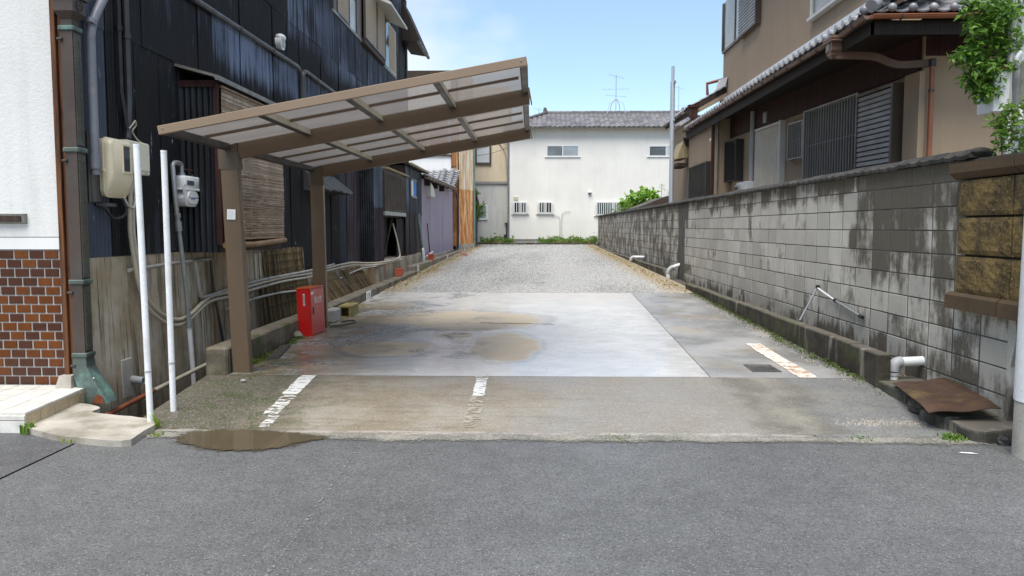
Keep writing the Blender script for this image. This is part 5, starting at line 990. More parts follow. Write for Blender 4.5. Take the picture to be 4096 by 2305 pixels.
# farther wing roof seen over the eave
wr = MB(); wr.prism([(4.5, 23.55, 4.93), (5.75, 23.55, 5.62), (5.75, 23.55, 5.50), (4.5, 23.55, 4.80)], (0, 4.0, 0)); wroof = wr.build('wing_roof', 'dark_wood', rh); MB().prism([(4.62, 23.5, 4.84), (5.6, 23.5, 5.38), (5.6, 23.5, 5.24), (4.62, 23.5, 4.72)], (0, .045, 0)).build('bargeboard', 'tan_stucco', rh)
MB().box(4.75, 9, 23.9, 27.4, 0, 4.75).build('wing_wall', 'tan_stucco', rh)
tile_field(wroof, tm, (4.47, 27.5, 4.94), (0, -1, 0), Vector((1, 0, .55)), 14, 6, .27, .24); gutter(rh, (4.42, 27.5, 4.90), (4.42, 23.9, 4.87), 'hood_metal')
secbox(rh, [(4.60, 4.70, 23.36, 23.48, 4.50), (4.56, 4.74, 23.3, 23.5, 4.62), (4.50, 4.72, 23.3, 23.5, 4.68), (4.50, 4.72, 23.3, 23.5, 4.90), (4.46, 4.76, 23.26, 23.5, 4.93), (4.46, 4.76, 23.26, 23.5, 5.0)], 'wing_hopper', 'red_wood')
MB().prism([(5.25, 23.4, 5.42), (5.52, 23.4, 5.55), (5.58, 23.4, 5.80), (5.36, 23.4, 5.72)], (0, .2, 0)).build('wing_ornament', 'flashing', wroof); MB().tube([(5.10, 23.8, 5.35), (5.08, 23.8, 5.68), (5.58, 23.9, 5.82)], .045, 10).build('wing_pipe', 'gutter_copper', rh, True)
hd = thing('side_hood', (4.45, 24.2, 3.5), 'small dark bracketed hood over the far end of the tan house', 'awning'); MB().prism([(4.6, 23.95, 4.05), (4.46, 23.95, 4.05), (4.27, 23.95, 3.56), (4.27, 23.95, 3.52), (4.6, 23.95, 3.56)], (0, 1.2, 0)).build('roof', 'plank_wood', hd); MB().prism([(4.75, 23.915, 4.13), (4.43, 23.915, 4.13), (4.5, 23.915, 3.92), (4.66, 23.915, 3.8), (4.7, 23.915, 3.6), (4.75, 23.915, 3.6)], (0, .03, 0)).build('bracket', 'dark_wood', hd); MB().box(4.27, 4.6, 23.95, 25.1, 3.30, 3.40).build('eave_board', 'dark_wood', hd)
ac = thing('gas_heater', (4.9, 18.9, 2.2), 'small white wall heater peeping over the block wall', 'heater'); MB().box(wx(18.9) - .24, wx(18.9) - .02, 18.55, 19.35, 1.9, 2.55, .01).build('case', 'alu_white', ac); MB().box(wx(19.2) - .27, wx(19.2) - .242, 18.95, 19.3, 2.33, 2.5, .004).build('outlet', 'grey_fitting', ac); MB().box(wx(19.2) - .28, wx(19.2) - .272, 19.0, 19.25, 2.39, 2.45).build('slot', 'iron', ac)

# ================================================================ LILAC AND RUST BUILDINGS ON THE FAR LEFT
lb = thing('lilac_building', (-3.55, 30, .5), 'single storey lilac tin building with grey tiled lean-to roof', 'building'); MB().box(-6, -3.57, 25.4, 35.5, .2, 3.06).build('wall_core', 'dark_wood', lb)
sheets(lb, -3.56, 25.4, 35.6, .50, 3.05, 'lilac_tin', 2.0, .06, .004)
MB().box(-3.60, -3.50, 25.4, 35.4, .30, .52).build('plinth', 'stained_concrete', lb)
lr = MB().add([(-3.36, 24.8, 3.10), (-3.28, 33.9, 3.14), (-3.28, 35.5, 3.98), (-5.2, 35.5, 3.98), (-5.2, 28, 3.6)], [(0, 1, 2, 3, 4)]).build('roof_deck', 'dark_wood', lb)
tl = tile_mesh(.30, .27, 'roof_tile', th=.03)
A0, B0, A1, B1 = Vector((-4.9, 33.5, 3.14)), Vector((-3.30, 33.9, 3.16)), Vector((-4.9, 35.5, 3.98)), Vector((-3.20, 35.5, 4.0))
for j in range(8):
    for i in range(6):
        a = A0.lerp(A1, j / 8); b = B0.lerp(B1, j / 8); q = a.lerp(b, i / 6); u_ = (b - a).normalized(); v_ = (A1 - A0).normalized(); M_ = Matrix((u_, v_, u_.cross(v_))).transposed(); piece('roof_tile', tl, lr, q + Vector((0, 0, .02)), M_.to_euler())
vt = mesh(MB().box(-.06, .06, -.14, .14, 0, .05, .015), 'verge_tile', 'roof_tile')
for i in range(33): piece('verge_tile', vt, lr, (-3.40 + .0025 * i, 25.2 + .27 * i, 3.12 + .0013 * i + .01 * (i % 2)), (R(4), 0, 0))
rc = MB()
for x in (-3.92, -3.55):
    for i in range(5): t = i / 5; q = Vector((x - .05, 33.8, 3.2)).lerp(Vector((x + .02, 35.5, 4.03)), t); rc.tube([q, q + Vector((.01, .34, .165))], .1, 10, True, [.11, .095])
rc.build('roll_tiles', 'roof_tile', lr, True); gutter(lb, (-3.30, 24.9, 3.06), (-3.24, 33.9, 3.10), 'gutter_brown', .06)
for y in (26.2, 28.2, 30.4): MB().box(-3.58, -3.36, y, y + .12, 2.86, 3.06).build('rafter_end', 'dark_wood', lb)
hv = MB(); hv.prism([(-3.55, 26.6, 3.0 - .45)] + [(-3.55, 26.6 + .9 * (1 - math.cos(R(t))), 2.55 + .42 * 1) if 0 else (-3.55, 26.6 + 1.15 * math.sin(R(t)), 2.53 + .42 * math.cos(R(t))) for t in range(0, 91, 10)] + [(-3.55, 26.6, 2.53)], (.16, 0, 0)); tag(hv.build('vent_hood', 'alu_pale', None), 'pale quarter round vent hood on the lilac wall', 'vent')
pipe('thin_pole', [(-3.49, 26.4, 1.62), (-3.49, 27.0, .62)], .018, 'dark_pipe', 'thin dark pipe standing against the lilac wall', 'pipe'); pipe('drain_pipe', [(-3.42, 25.6, .56), (-3.42, 27.2, .66)], .03, 'white_pvc', 'low white pipe along the foot of the lilac wall', 'pipe')
wh = thing('white_upper_house', (-4.2, 36, 0), 'white plastered upper house with wooden shutters above the lilac roof', 'house'); MB().box(-8, -3.58, 35.7, 36.4, 0, 8).build('wall', 'white_plaster', wh); MB().box(-6, -3.60, 35.62, 35.70, 4.66, 4.72).build('sill', 'dark_wood', wh); MB().box(-6, -3.62, 35.63, 35.70, 4.72, 4.80).build('window_frame', 'alu_pale', wh)
for k in range(2):
    p_ = MB().box(-4.70 - k * .95, -4.66 - k * .95, 35.64, 35.69, 4.80, 6.6).build('shutter', 'alu_pale', wh); sme = mesh(MB().box(0, .88, -.012, .012, 0, .062), 'slat', 'orange_wood')
    for i in range(22): piece('slat', sme, p_, (-4.63 - k * .95, 35.665, 4.80 + .082 * i))
MB().box(-3.72, -3.67, 35.62, 35.69, 4.80, 6.6).build('rail', 'steel_pole', wh); MB().box(-3.585, -3.40, 35.6, 35.75, 4.2, 8).build('corner_post', 'orange_wood', wh); MB().box(-3.62, -3.588, 35.6, 35.69, 4.1, 8).build('post_edge', 'red_wood', wh)
rb = thing('rusty_building', (-3.4, 40, .6), 'tall narrow building clad in rusty orange corrugated iron', 'building'); MB().prism([(-3.34, 35.72, .3), (-2.82, 37.2, .3), (-3.4, 39.8, .3), (-3.6, 44.6, .3), (-7, 44.6, .3), (-7, 35.72, .3)], (0, 0, 8.1)).build('wall_core', 'dark_wood', rb)
ra = -math.atan2(.53, 1.5)
def rsheet(t0, L, za, zb, mat):
    d = Vector((.53, 1.5, 0)).normalized(); q = Vector((-3.31, 35.70, za)) + d * t0; piece('tin_sheet', smooth(mesh(corr(L, zb - za, .115, .016, 8), 'tin_sheet', mat)), rb, q, (0, 0, ra))
for t0 in (0, .8): rsheet(t0, .82, .74, 3.22, 'rust_tin'); rsheet(t0, .82, 3.18, 5.4, 'pale_rust_tin'); rsheet(t0, .82, 5.36, 8.3, 'pale_rust_tin')
s3 = smooth(mesh(corr(.22, 6.0, .07, .01, 6), 'tin_sheet', 'rust_tin')); piece('tin_sheet', s3, rb, (-3.56, 35.66, .66), (0, 0, R(-90))); mb = MB(); mb.prism([(-3.36, 35.62, .3), (-2.72, 37.2, .3), (-2.82, 37.25, .3), (-3.45, 35.7, .3)], (0, 0, .44)); mb.build('plinth', 'pad_concrete', rb)
pipe('downpipe', spline([(-3.38, 35.3, 3.0), (-3.34, 35.4, 2.8), (-3.34, 35.55, 2.5)], 3) + [(-3.335, 35.58, .55)], .04, 'dark_pipe', 'dark downpipe between the lilac wall and the rusty tin', 'downpipe'); pipe('downpipe', [(-2.72, 37.22, 5.2), (-2.72, 37.22, .7)], .05, 'cyan_pipe', 'green copper downpipe at the far corner of the rusty building', 'downpipe'); pipe('downpipe', [(-2.64, 37.4, 1.9), (-2.62, 37.4, .6)], .04, 'dark_pipe', 'short dark pipe beside the green copper downpipe', 'downpipe')

# ================================================================ FAR BUILDINGS
fb = thing('white_building', (3, 43, .7), 'large plain white two storey building closing the far end of the lot', 'building'); FY = 43.0
MB().box(-1.25, 10.5, FY, 52, .85, 6.86).build('wall', 'white_render', fb); MB().box(-1.23, 10.4, FY + .02, 51.9, .3, .848).build('footing', 'concrete_grey', fb); MB().box(-1.27, 10.5, FY - .004, FY + .02, .835, .862).build('drip_edge', 'concrete_grey', fb)
def fwin(x0, x1, z0, z1, bars=0, panes=('grey_glass', 'pale_glass'), y=FY):
    w_ = MB(); t = .05
    for a in ((x0, x1, z0, z0 + t), (x0, x1, z1 - t, z1)): w_.box(a[0], a[1], y - .05, y, a[2], a[3])
    for a in (x0, (x0 + x1) / 2 - t / 2, x1 - t): w_.box(a, a + t, y - .049, y, z0 + t, z1 - t)
    f = w_.build('window', 'alu_white', fb); MB().box(x0 - .1, x1 + .1, y - .06, y - .001, z0 - .032, z0 - .002).build('sill', 'alu_white', f)
    MB().box(x0 + t, (x0 + x1) / 2 - t / 2, y - .022, y - .002, z0 + t, z1 - t).build('pane', panes[0], f); MB().box((x0 + x1) / 2 + t / 2, x1 - t, y - .032, y - .002, z0 + t, z1 - t).build('pane', panes[1], f)
    if bars:
        g = MB().box(x0 - .02, x1 + .02, y - .16, y - .13, z1 - .04, z1 - .02).box(x0 - .02, x1 + .02, y - .16, y - .13, z0 + .04, z0 + .07).box(x0 - .02, x0 + .02, y - .16, y - .05, z0 + .08, z1 - .06).box(x1 - .02, x1 + .02, y - .16, y - .05, z0 + .08, z1 - .06).build('window_grille', 'alu_white', fb); bm_ = mesh(MB().box(-.016, .016, -.012, .012, 0, z1 - z0 - .14), 'bar', 'alu_white')
        for i in range(bars): piece('bar', bm_, g, (x0 + (x1 - x0) * (i + .5) / bars, y - .145, z0 + .08))
fwin(.73, 2.45, 5.25, 5.85); fwin(6.16, 8.0, 5.25, 5.82, 0, ('grey_glass', 'frosted')); fwin(-1.05, -.30, 2.22, 2.85, 6, ('void_glass', 'dark_glass')); fwin(.28, 1.06, 2.22, 2.85, 6, ('dark_glass', 'void_glass')); fwin(3.38, 5.2, 2.12, 2.85, 16, ('grey_glass', 'pale_glass'))
vn = MB().box(-1.03, -.78, FY - .03, FY, 2.93, 3.14).build('wall_vent', 'beige_box', fb); vme = mesh(MB().box(0, .22, -.012, 0, 0, .02), 'vane', 'beige_box')
for i in range(5): piece('vane', vme, vn, (-1.015, FY - .031, 2.955 + .036 * i))
MB().sphere((3.05, FY - .05, 3.36), .10, 12, 7, (1, .9, .9)).build('vent_hood', 'alu_white', fb, True); MB().box(2.97, 3.13, FY - .12, FY - .01, 3.27, 3.31).build('vent_grid', 'iron', fb)
pipe('wall_pipe', [(1.04, FY - .05, 2.12), (1.25, FY - .05, 2.12)] + arc((1.25, FY - .05, 2.12), (1.46, FY - .05, 2.10), (1.46, FY - .05, 1.85)) + [(1.46, FY - .05, .8)], .011, 'conduit_grey', 'thin pale pipe bending down the white wall from the barred window', 'pipe'); pipe('wall_pipe', [(2.02, FY - .05, 2.36), (1.8, FY - .05, 2.34)] + arc((1.8, FY - .05, 2.34), (1.56, FY - .05, 2.32), (1.56, FY - .05, 2.05)) + [(1.55, FY - .05, .8)], .011, 'conduit_grey', 'taller thin pipe bending down the bare white wall', 'pipe'); pipe('corner_pipe', [(-1.30, FY - .02, 6.7), (-1.30, FY - .02, .8)], .045, 'grey_pvc', 'grey downpipe at the near corner of the white building', 'downpipe')
frd = MB().add([(-1.6, FY - .35, 6.76), (10.8, FY - .35, 6.76), (8.2, FY + 2.1, 7.78), (.75, FY + 2.1, 7.78)], [(0, 1, 2, 3)]).add([(-1.6, FY - .35, 6.76), (.75, FY + 2.1, 7.78), (-1.6, 52, 6.76)], [(0, 1, 2)]).add([(10.8, FY - .35, 6.76), (8.2, FY + 2.1, 7.78), (10.8, 52, 6.76)], [(0, 2, 1)]).build('roof', 'dark_wood', fb)
ft = tile_mesh(.26, .28, 'far_roof_tile', th=.035); ud = Vector((0, 2.45, 1.02)).normalized()
tile_field(frd, ft, (10.6, FY - .38, 6.80), (-1, 0, 0), ud, 47, 9, .26, .293, lambda q: (q.x - .2) > -1.6 + (q.y - FY + .35) * .96 and q.x < 10.8 - (q.y - FY + .35) * 1.06 and q.x > -.9, 300)
rdg = MB().box(.70, 8.25, FY + 1.98, FY + 2.22, 7.72, 7.86).build('ridge', 'far_roof_tile', frd); rme = mesh(MB().tube([(0, 0, 0), (.36, 0, 0)], .085, 10, True, [.09, .075]), 'ridge_tile', 'far_roof_tile')
for i in range(21): piece('ridge_tile', rme, frd, (.72 + .36 * i, FY + 2.1, 7.88))
for i in range(9): q = Vector((.66, FY + 2.0, 7.84)).lerp(Vector((-1.6, FY - .35, 6.84)), i / 9); piece('ridge_tile', rme, frd, q, Vector((-2.26, -2.35, -1.0)).to_track_quat('X', 'Z').to_euler())
for i in range(9): q = Vector((8.28, FY + 2.0, 7.84)).lerp(Vector((10.8, FY - .35, 6.84)), i / 9); piece('ridge_tile', rme, frd, q, Vector((2.5, -2.35, -1.0)).to_track_quat('X', 'Z').to_euler())
MB().prism([(.55, FY + 1.95, 7.84), (.85, FY + 1.95, 7.84), (.74, FY + 1.95, 8.12), (.60, FY + 1.95, 8.14)], (0, .2, 0)).build('ridge_end_tile', 'far_roof_tile', frd); MB().prism([(8.15, FY + 1.95, 7.84), (8.45, FY + 1.95, 7.84), (8.40, FY + 1.95, 8.1), (8.26, FY + 1.95, 8.1)], (0, .2, 0)).build('ridge_end_tile', 'far_roof_tile', frd)
gutter(fb, (-1.5, FY - .40, 6.74), (10.7, FY - .40, 6.74), 'hood_metal', .055, 1.2); MB().box(-1.3, 10.6, FY - .3, FY, 6.70, 6.755).build('soffit', 'plain_white', fb)
cb = thing('cream_building', (-2.4, 43.4, .7), 'narrow cream over grey building squeezed behind the rusty one', 'building'); MB().box(-7, -1.30, 43.42, 50, .7, 3.84).build('lower_wall', 'grey_wall', cb); MB().box(-7, -1.30, 43.40, 50, 3.97, 9).build('upper_wall', 'cream_wall', cb); MB().box(-7, -1.29, 43.34, 50, 3.842, 3.90).box(-7, -1.29, 43.36, 50, 3.90, 3.968).build('belt_course', 'shutter_grey', cb)
w1 = MB().box(-3.6, -2.24, 43.33, 43.40, 4.84, 4.98).box(-2.34, -2.24, 43.33, 43.40, 4.98, 6.2).box(-3.6, -2.34, 43.33, 43.40, 6.1, 6.2).box(-3.10, -3.02, 43.33, 43.4, 4.98, 6.1).build('window', 'alu_bronze', cb); MB().box(-3.02, -2.34, 43.36, 43.395, 4.98, 6.1).build('pane', 'frosted', w1); MB().box(-3.6, -3.10, 43.36, 43.395, 4.98, 6.1).build('pane', 'grey_glass', w1)
w2 = MB().box(-3.3, -2.46, 43.36, 43.42, 1.90, 1.97).box(-2.53, -2.46, 43.36, 43.42, 1.97, 2.7).box(-3.3, -2.53, 43.36, 43.42, 2.64, 2.7).build('window', 'alu_white', cb); MB().box(-3.3, -2.53, 43.385, 43.415, 1.97, 2.64).build('pane', 'pale_glass', w2)
MB().box(-1.53, -1.36, 43.26, 43.42, 1.74, 2.32).build('meter_box', 'alu_pale', cb); MB().tube([(-1.42, 43.3, 1.74), (-1.42, 43.3, .8)], .03, 8).tube([(-1.50, 43.3, 1.1), (-1.50, 43.3, .75)], .07, 8).build('meter_pipes', 'dark_pipe', cb)
dr = thing('dark_roof', (-2.97, 42.3, .6), 'sliver of a dark roofed shed between the rusty and cream buildings', 'shed'); MB().prism([(-3.2, 42.2, 3.6), (-3.04, 42.2, 3.4), (-2.84, 42.2, 2.62), (-2.94, 42.2, 2.5), (-3.2, 42.2, 2.7)], (0, 1.0, 0)).build('roof', 'dark_wood', dr); MB().box(-3.25, -2.98, 42.4, 43.2, .6, 2.6).build('wall', 'grey_wood', dr)
for k, (a, b) in enumerate((((-3.1, 42.0, 5.5), (-1.28, 43.0, 6.25)), ((-3.1, 42.0, 5.2), (-1.28, 43.0, 5.75)))): pipe('overhead_wire', spline([a, tuple((Vector(a) + Vector(b)) / 2 + Vector((0, 0, -.08))), b], 4), .012, 'wire_black', ('upper' if k == 0 else 'lower') + ' thin black wire strung between the rusty and white buildings', 'wire', None, 5)
pipe('wall_cable', spline([(-2.2, 43.37, 6.3), (-1.8, 43.37, 6.0), (-1.5, 43.37, 5.5), (-1.42, 43.37, 4.8), (-1.38, 43.37, 4.0)], 4), .035, 'conduit_beige', 'pale hose curving down the cream wall', 'cable')
# aerials, poles and the shed behind the wall
def aerial(x, y, z, h, label, legs=True):
    t = thing('roof_aerial', (x, y, z), label, 'aerial', 'tv aerials on the far roofs'); MB().tube([(x, y, z), (x, y, z + h)], .015, 6).build('mast', 'antenna', t)
    for zz, L, n, a in ((h * .96, .9, 7, 25), (h * .62, 1.5, 5, -8), (h * .44, 1.1, 3, 5)):
        m = MB(); d = Vector((math.cos(R(a)), .25, math.sin(R(-a)) * .4)); c = Vector((x, y, z + zz)); m.bar(c - d * L / 2, c + d * L / 2, .012, .012)
        for i in range(n): q = c + d * L * (i / max(1, n - 1) - .5); m.bar(q - Vector((.06, .35, 0)), q + Vector((.06, .35, 0)), .006, .006)
        m.build('antenna_array', 'antenna', t)
    if legs:
        m = MB()
        for dx, dy in ((-.5, -.3), (.5, -.3), (-.3, .5), (.3, .5)): m.tube([(x, y, z + .75), (x + dx * .75, y + dy * .75, z + .5), (x + dx, y + dy, z - .1)], .02, 6)
        m.build('tripod', 'steel_pole', t)
aerial(4.6, 45.0, 7.85, 2.05, 'tall tv aerial on a tripod on the white building roof'); aerial(10.75, 60, 8, 3.9, 'distant tv aerial just beside the pale steel pole', False); aerial(.45, 60, 8, 2.3, 'tiny distant tv aerial by the roof corner', False)
tag(MB().box(-8, 16, 60, 70, .4, 8).build('distant_house', 'grey_wall', None, at=(4, 65, 0)), 'distant grey house hidden behind the white building', 'house')
stp = thing('steel_pole', (3.77, 22, 0), 'tall pale steel pole rising behind the block wall', 'pole'); MB().tube([(3.775, 22, .2), (3.775, 22, 5.42)], .062, 14).build('shaft', 'steel_pole', stp, True); MB().tube([(3.775, 22, 5.4), (3.775, 22, 5.83)], .042, 14).build('top_section', 'steel_pole', stp, True); MB().box(3.79, 3.85, 21.9, 21.98, 5.36, 5.44, .01).build('clamp', 'antenna', stp); MB().box(3.78, 3.84, 21.92, 21.97, 4.35, 4.4, .008).build('clamp', 'antenna', stp)
sh = thing('garden_shed', (5, 31, .5), 'low brown roofed shed just showing above the block wall', 'shed'); MB().prism([(3.95, 30, 2.25), (5.0, 30, 2.66), (6.3, 30, 2.78), (6.3, 30, 2.68), (3.95, 30, 2.17)], (0, 4, 0)).build('roof', 'leader_brown', sh); MB().box(4.3, 6.3, 30.3, 33.6, .4, 2.2).build('wall', 'dark_wood', sh)

# ================================================================ CARPORT
cpo = thing('carport', (-2.74, 7.4, .12), 'brown cantilever carport with two posts and translucent ribbed roof', 'carport')
zt = lambda x: 2.772 + .18 * x
SL = math.atan(.18); MS = Matrix.Rotation(-SL, 3, 'Y')
def along(x0, x1, y0, y1, d0, d1, c=0.):
    """a member that follows the roof slope: d0..d1 below the roof plane"""
    xm = (x0 + x1) / 2; mb = MB(); mb.obox((xm, (y0 + y1) / 2, zt(xm) - (d0 + d1) / 2), ((x1 - x0) / math.cos(SL), y1 - y0, d1 - d0), MS, c); return mb
for (y0, y1, xb, xt, zb) in ((7.36, 7.445, -2.825, -2.892, .10), (10.17, 10.25, -2.825, -2.845, .17)):
    mb = MB(); wd = .168; c = .008
    lay = [(xb, zb), (lerp(xb, xt, .985), 2.035)]
    for x, z in lay: mb.v += [(x + c, y0, z), (x + wd - c, y0, z), (x + wd, y0 + c, z), (x + wd, y1 - c, z), (x + wd - c, y1, z), (x + c, y1, z), (x, y1 - c, z), (x, y0 + c, z)]
    mb.f = [(i, (i + 1) % 8, 8 + (i + 1) % 8, 8 + i) for i in range(8)] + [tuple(range(8))[::-1], tuple(range(8, 16))]; p_ = mb.build('post', 'carport_brown', cpo)
    mb = MB(); mb.prism([(xt - .010, y0 - .006, 2.035), (xt + wd + .012, y0 - .006, 2.035), (xt + wd + .012, y0 - .006, 2.06), (xt + wd - .002, y0 - .006, zt(xt + wd) - .006), (xt - .016, y0 - .006, zt(xt - .016) - .03)], (0, y1 - y0 + .012, 0)); mb.build('post_head', 'carport_dark', cpo)
    MB().box(xb - .004, xb + wd + .004, y0 - .004, y1 + .004, zb, zb + .03).build('footing_ring', 'concrete_grey', p_)
    b_ = MB()
    for z in (1.55, 1.94): b_.tube([(xb + wd - .03, y0 + .04, z), (lerp(xb, xt, z / 2) + wd + .006, y0 + .04, z)], .008, 8)
    b_.build('post_screws', 'antenna', p_)
    ya, yb = y0 + .002, y1 - .002
    bm_ = MB(); pr = [(.010, 0), (.0, .03), (-.004, .07), (.0, .11), (.014, .142)]   # bowed face of the beam
    n = len(pr)
    for x in (xt + wd + .005, -.03):
        L = [(x, ya + a, zt(x) - .006 - d) for a, d in pr] + [(x, yb - a, zt(x) - .006 - d) for a, d in pr[::-1]]; bm_.v += L
    k = 2 * n; bm_.f = [(i, (i + 1) % k, k + (i + 1) % k, k + i) for i in range(k)] + [tuple(range(k))[::-1], tuple(range(k, 2 * k))]; bm_.build('beam', 'carport_brown', cpo, True); along(-.03, -.02, ya - .002, yb + .002, .0, .15).build('beam_cap', 'carport_dark', cpo)
MB().obox((-2.795, 7.352, 1.618), (.078, .003, .094), Matrix.Rotation(R(2.0), 3, 'Y')).build('notice', 'sticker_white', bpy.data.objects['post'])
nl = MB()
for i in range(8): nl.box(-2.824 + .004 * (i % 3 == 1), -2.768 - .012 * (i % 2), 7.3498, 7.3502, 1.583 + .0095 * i, 1.5845 + .0095 * i)
nl.build('notice_print', 'grey_fitting', bpy.data.objects['post'])
along(-2.845, -.045, 6.045, 6.075, -.006, .062, .004).build('front_rail', 'carport_rail_lit', cpo)
for y in (6.043,):
    sc = MB()
    for x in (-2.81, -.09): sc.sphere((x, 6.043, zt(x) - .02), .006, 8, 5)
    sc.build('rail_screws', 'antenna', cpo)
for x0, x1, nm, mt_ in ((-2.845, -2.79, 'side_rail', 'carport_grey'), (-.10, -.045, 'side_rail', 'carport_grey')):
    for a, b in ((6.076, 7.357), (7.449, 10.168)): along(x0, x1, a, b, -.004, .056, .003).build(nm, mt_, cpo)
for x in (-2.07, -1.40, -.735):
    for a, b in ((6.076, 7.36), (7.446, 10.17)): along(x - .025, x + .025, a, b, .008, .062, .003).build('rafter', 'carport_grey', cpo)
    along(x + .0251, x + .030, 6.08, 7.355, .006, .058).build('rafter_lit_face', 'conduit_beige', cpo); along(x + .0251, x + .030, 7.45, 10.165, .006, .058).build('rafter_lit_face', 'conduit_beige', cpo)  # pale strip that paints the lit side onto the dark rafter
YS = [6.078, 6.75, 7.40, 8.12, 8.81, 9.50, 10.20]; XS = [-2.80, -2.07, -1.40, -.735, -.09]
for y in (6.75, 8.12, 8.81, 9.50):
    for i in range(4): along(XS[i] + .03, XS[i + 1] - .03, y - .016, y + .016, .002, .022).build('glazing_bar', 'carport_brown', cpo)
for j in range(6):
    for i in range(4): along(XS[i] + .001, XS[i + 1] - .001, YS[j] + .002, YS[j + 1] - .002, -.004, .001).build('roof_panel', 'polycarbonate', cpo)

# ================================================================ FIRE EXTINGUISHER CABINET
ex = thing('extinguisher_cabinet', (-2.76, 9.8, .17), 'red metal fire extinguisher cabinet leaning on the rear carport post', 'cabinet')
PH = R(-5.5); ME = Matrix.Rotation(PH, 3, 'Z') @ Matrix.Rotation(R(-1.6), 3, 'Y'); EB = Vector((-2.69, 9.56, .168)); EW, ED, EH = .165, .46, .60
def eb(x0, x1, y0, y1, z0, z1, c=0):
    mb = MB(); mb.obox(EB + ME @ Vector(((x0 + x1) / 2, (y0 + y1) / 2, (z0 + z1) / 2)), (x1 - x0, y1 - y0, z1 - z0), ME, c); return mb
eb(-EW, 0, 0, ED, 0, EH - .012, .004).build('body', 'red_paint', ex); eb(-EW - .003, .014, -.003, ED + .003, EH - .0115, EH, .003).build('lid', 'red_top', ex)
dr_ = eb(.001, .011, .012, ED - .012, .02, EH - .03, .003).build('door', 'red_door', ex); eb(.0112, .014, .055, .10, .27, .36, .001).build('handle_plate', 'rust_plate', dr_); eb(.0142, .0165, .068, .088, .285, .345).build('handle_slot', 'iron', dr_); eb(.0112, .012, .02, .10, .515, .545).build('sticker', 'sticker_white', dr_); eb(-.085, -.06, -.0018, -.0004, .385, .525).build('strip_sticker', 'sticker_white', ex); eb(-.085, -.06, -.0024, -.0019, .395, .515).build('strip_print', 'conduit_grey', ex)
fc = bpy.data.curves.new('lettering', 'FONT'); fc.body = '消火器'; fc.size = .088; fc.space_character = 1.06; fc.extrude = .0006; fc.offset = .0012; fc.materials.append(MATS['lettering_white'])
ft_ = bpy.data.objects.new('lettering', fc); COL.objects.link(ft_); bpy.context.view_layer.update(); lme_ = bpy.data.meshes.new_from_object(ft_.evaluated_get(bpy.context.evaluated_depsgraph_get())); bpy.data.objects.remove(ft_); fo = bpy.data.objects.new('lettering', lme_); COL.objects.link(fo); fo.parent = dr_
b3 = Matrix((ME @ Vector((0, 1, 0)), ME @ Vector((0, 0, 1)), ME @ Vector((1, 0, 0)))).transposed(); p3 = EB + ME @ Vector((.0125, .105, .405)); fo.matrix_basis = Matrix.Translation(p3 - ORG[ex.name]) @ b3.to_4x4()
def rock(name, loc, s, label, mat='rock', cat='stone', sc=(1, .7, .45), rot=0, group=None):
    mb = MB().sphere((0, 0, 0), s, 9, 6, sc); rs = random.Random(hash(label) % 999 if 0 else len(label)); vs = []
    for v in mb.v: q = Vector(v) * (1 + rs.uniform(-.18, .18)); q.rotate(Matrix.Rotation(rot, 3, 'Z')); vs.append((q.x + loc[0], q.y + loc[1], q.z + loc[2]))
    mb.v = vs; return tag(mb.build(name, mat, None, at=loc), label, cat, group)
rock('stone', (-2.88, 9.46, .20), .13, 'flat tan stone at the foot of the red cabinet', rot=.2)
b1 = MB().box(-2.84, -2.70, 10.75, 11.12, .19, .375, .02); tag(b1.build('broken_block', 'concrete_grey', None, at=(-2.77, 10.9, .19)), 'streaked grey concrete block right behind the rear carport post', 'concrete block')
b2 = MB().box(-2.79, -2.60, 11.34, 11.375, .20, .225).box(-2.79, -2.60, 11.30, 11.8, .345, .375, .006).box(-2.79, -2.755, 11.30, 11.8, .20, .3449).box(-2.635, -2.60, 11.30, 11.8, .20, .3449).box(-2.755, -2.635, 11.55, 11.58, .226, .3449); tag(b2.build('hollow_block', 'mossy_block', None, at=(-2.7, 11.5, .2)), 'mossy yellowish hollow concrete block lying against the kerb', 'concrete block')
tuft('dry_grass', (-2.76, 11.95, .22), 'clump of dry straw on the kerb behind the mossy block', 40, .22, .12, 'straw', None, .004); tag(MB().bar((-2.80, 11.85, .33), (-2.52, 12.0, .31), .03, .03).bar((-2.56, 11.98, .2), (-2.56, 11.98, .33), .03, .03).build('stick_stand', 'plank_wood', None), 'small broken wooden stand by the clump of dry straw', 'wood')
pipe('hose', spline([(-2.66, 10.35, .20), (-2.5, 10.5, .205), (-2.42, 10.75, .21), (-2.5, 10.9, .215), (-2.62, 10.8, .21)], 6), .008, 'black_rubber', 'loop of dark hose on the moss behind the rear post', 'hose', None, 6)
mb = MB(); mb.prism([(-2.72, 8.06, .145), (-2.62, 8.09, .145), (-2.73, 8.86, .158), (-2.83, 8.80, .158)], (0, 0, .022)); tag(mb.build('slate_board', 'slate', None, at=(-2.72, 8.4, .15)), 'dark flat board lying along the mossy kerb between the posts', 'board')
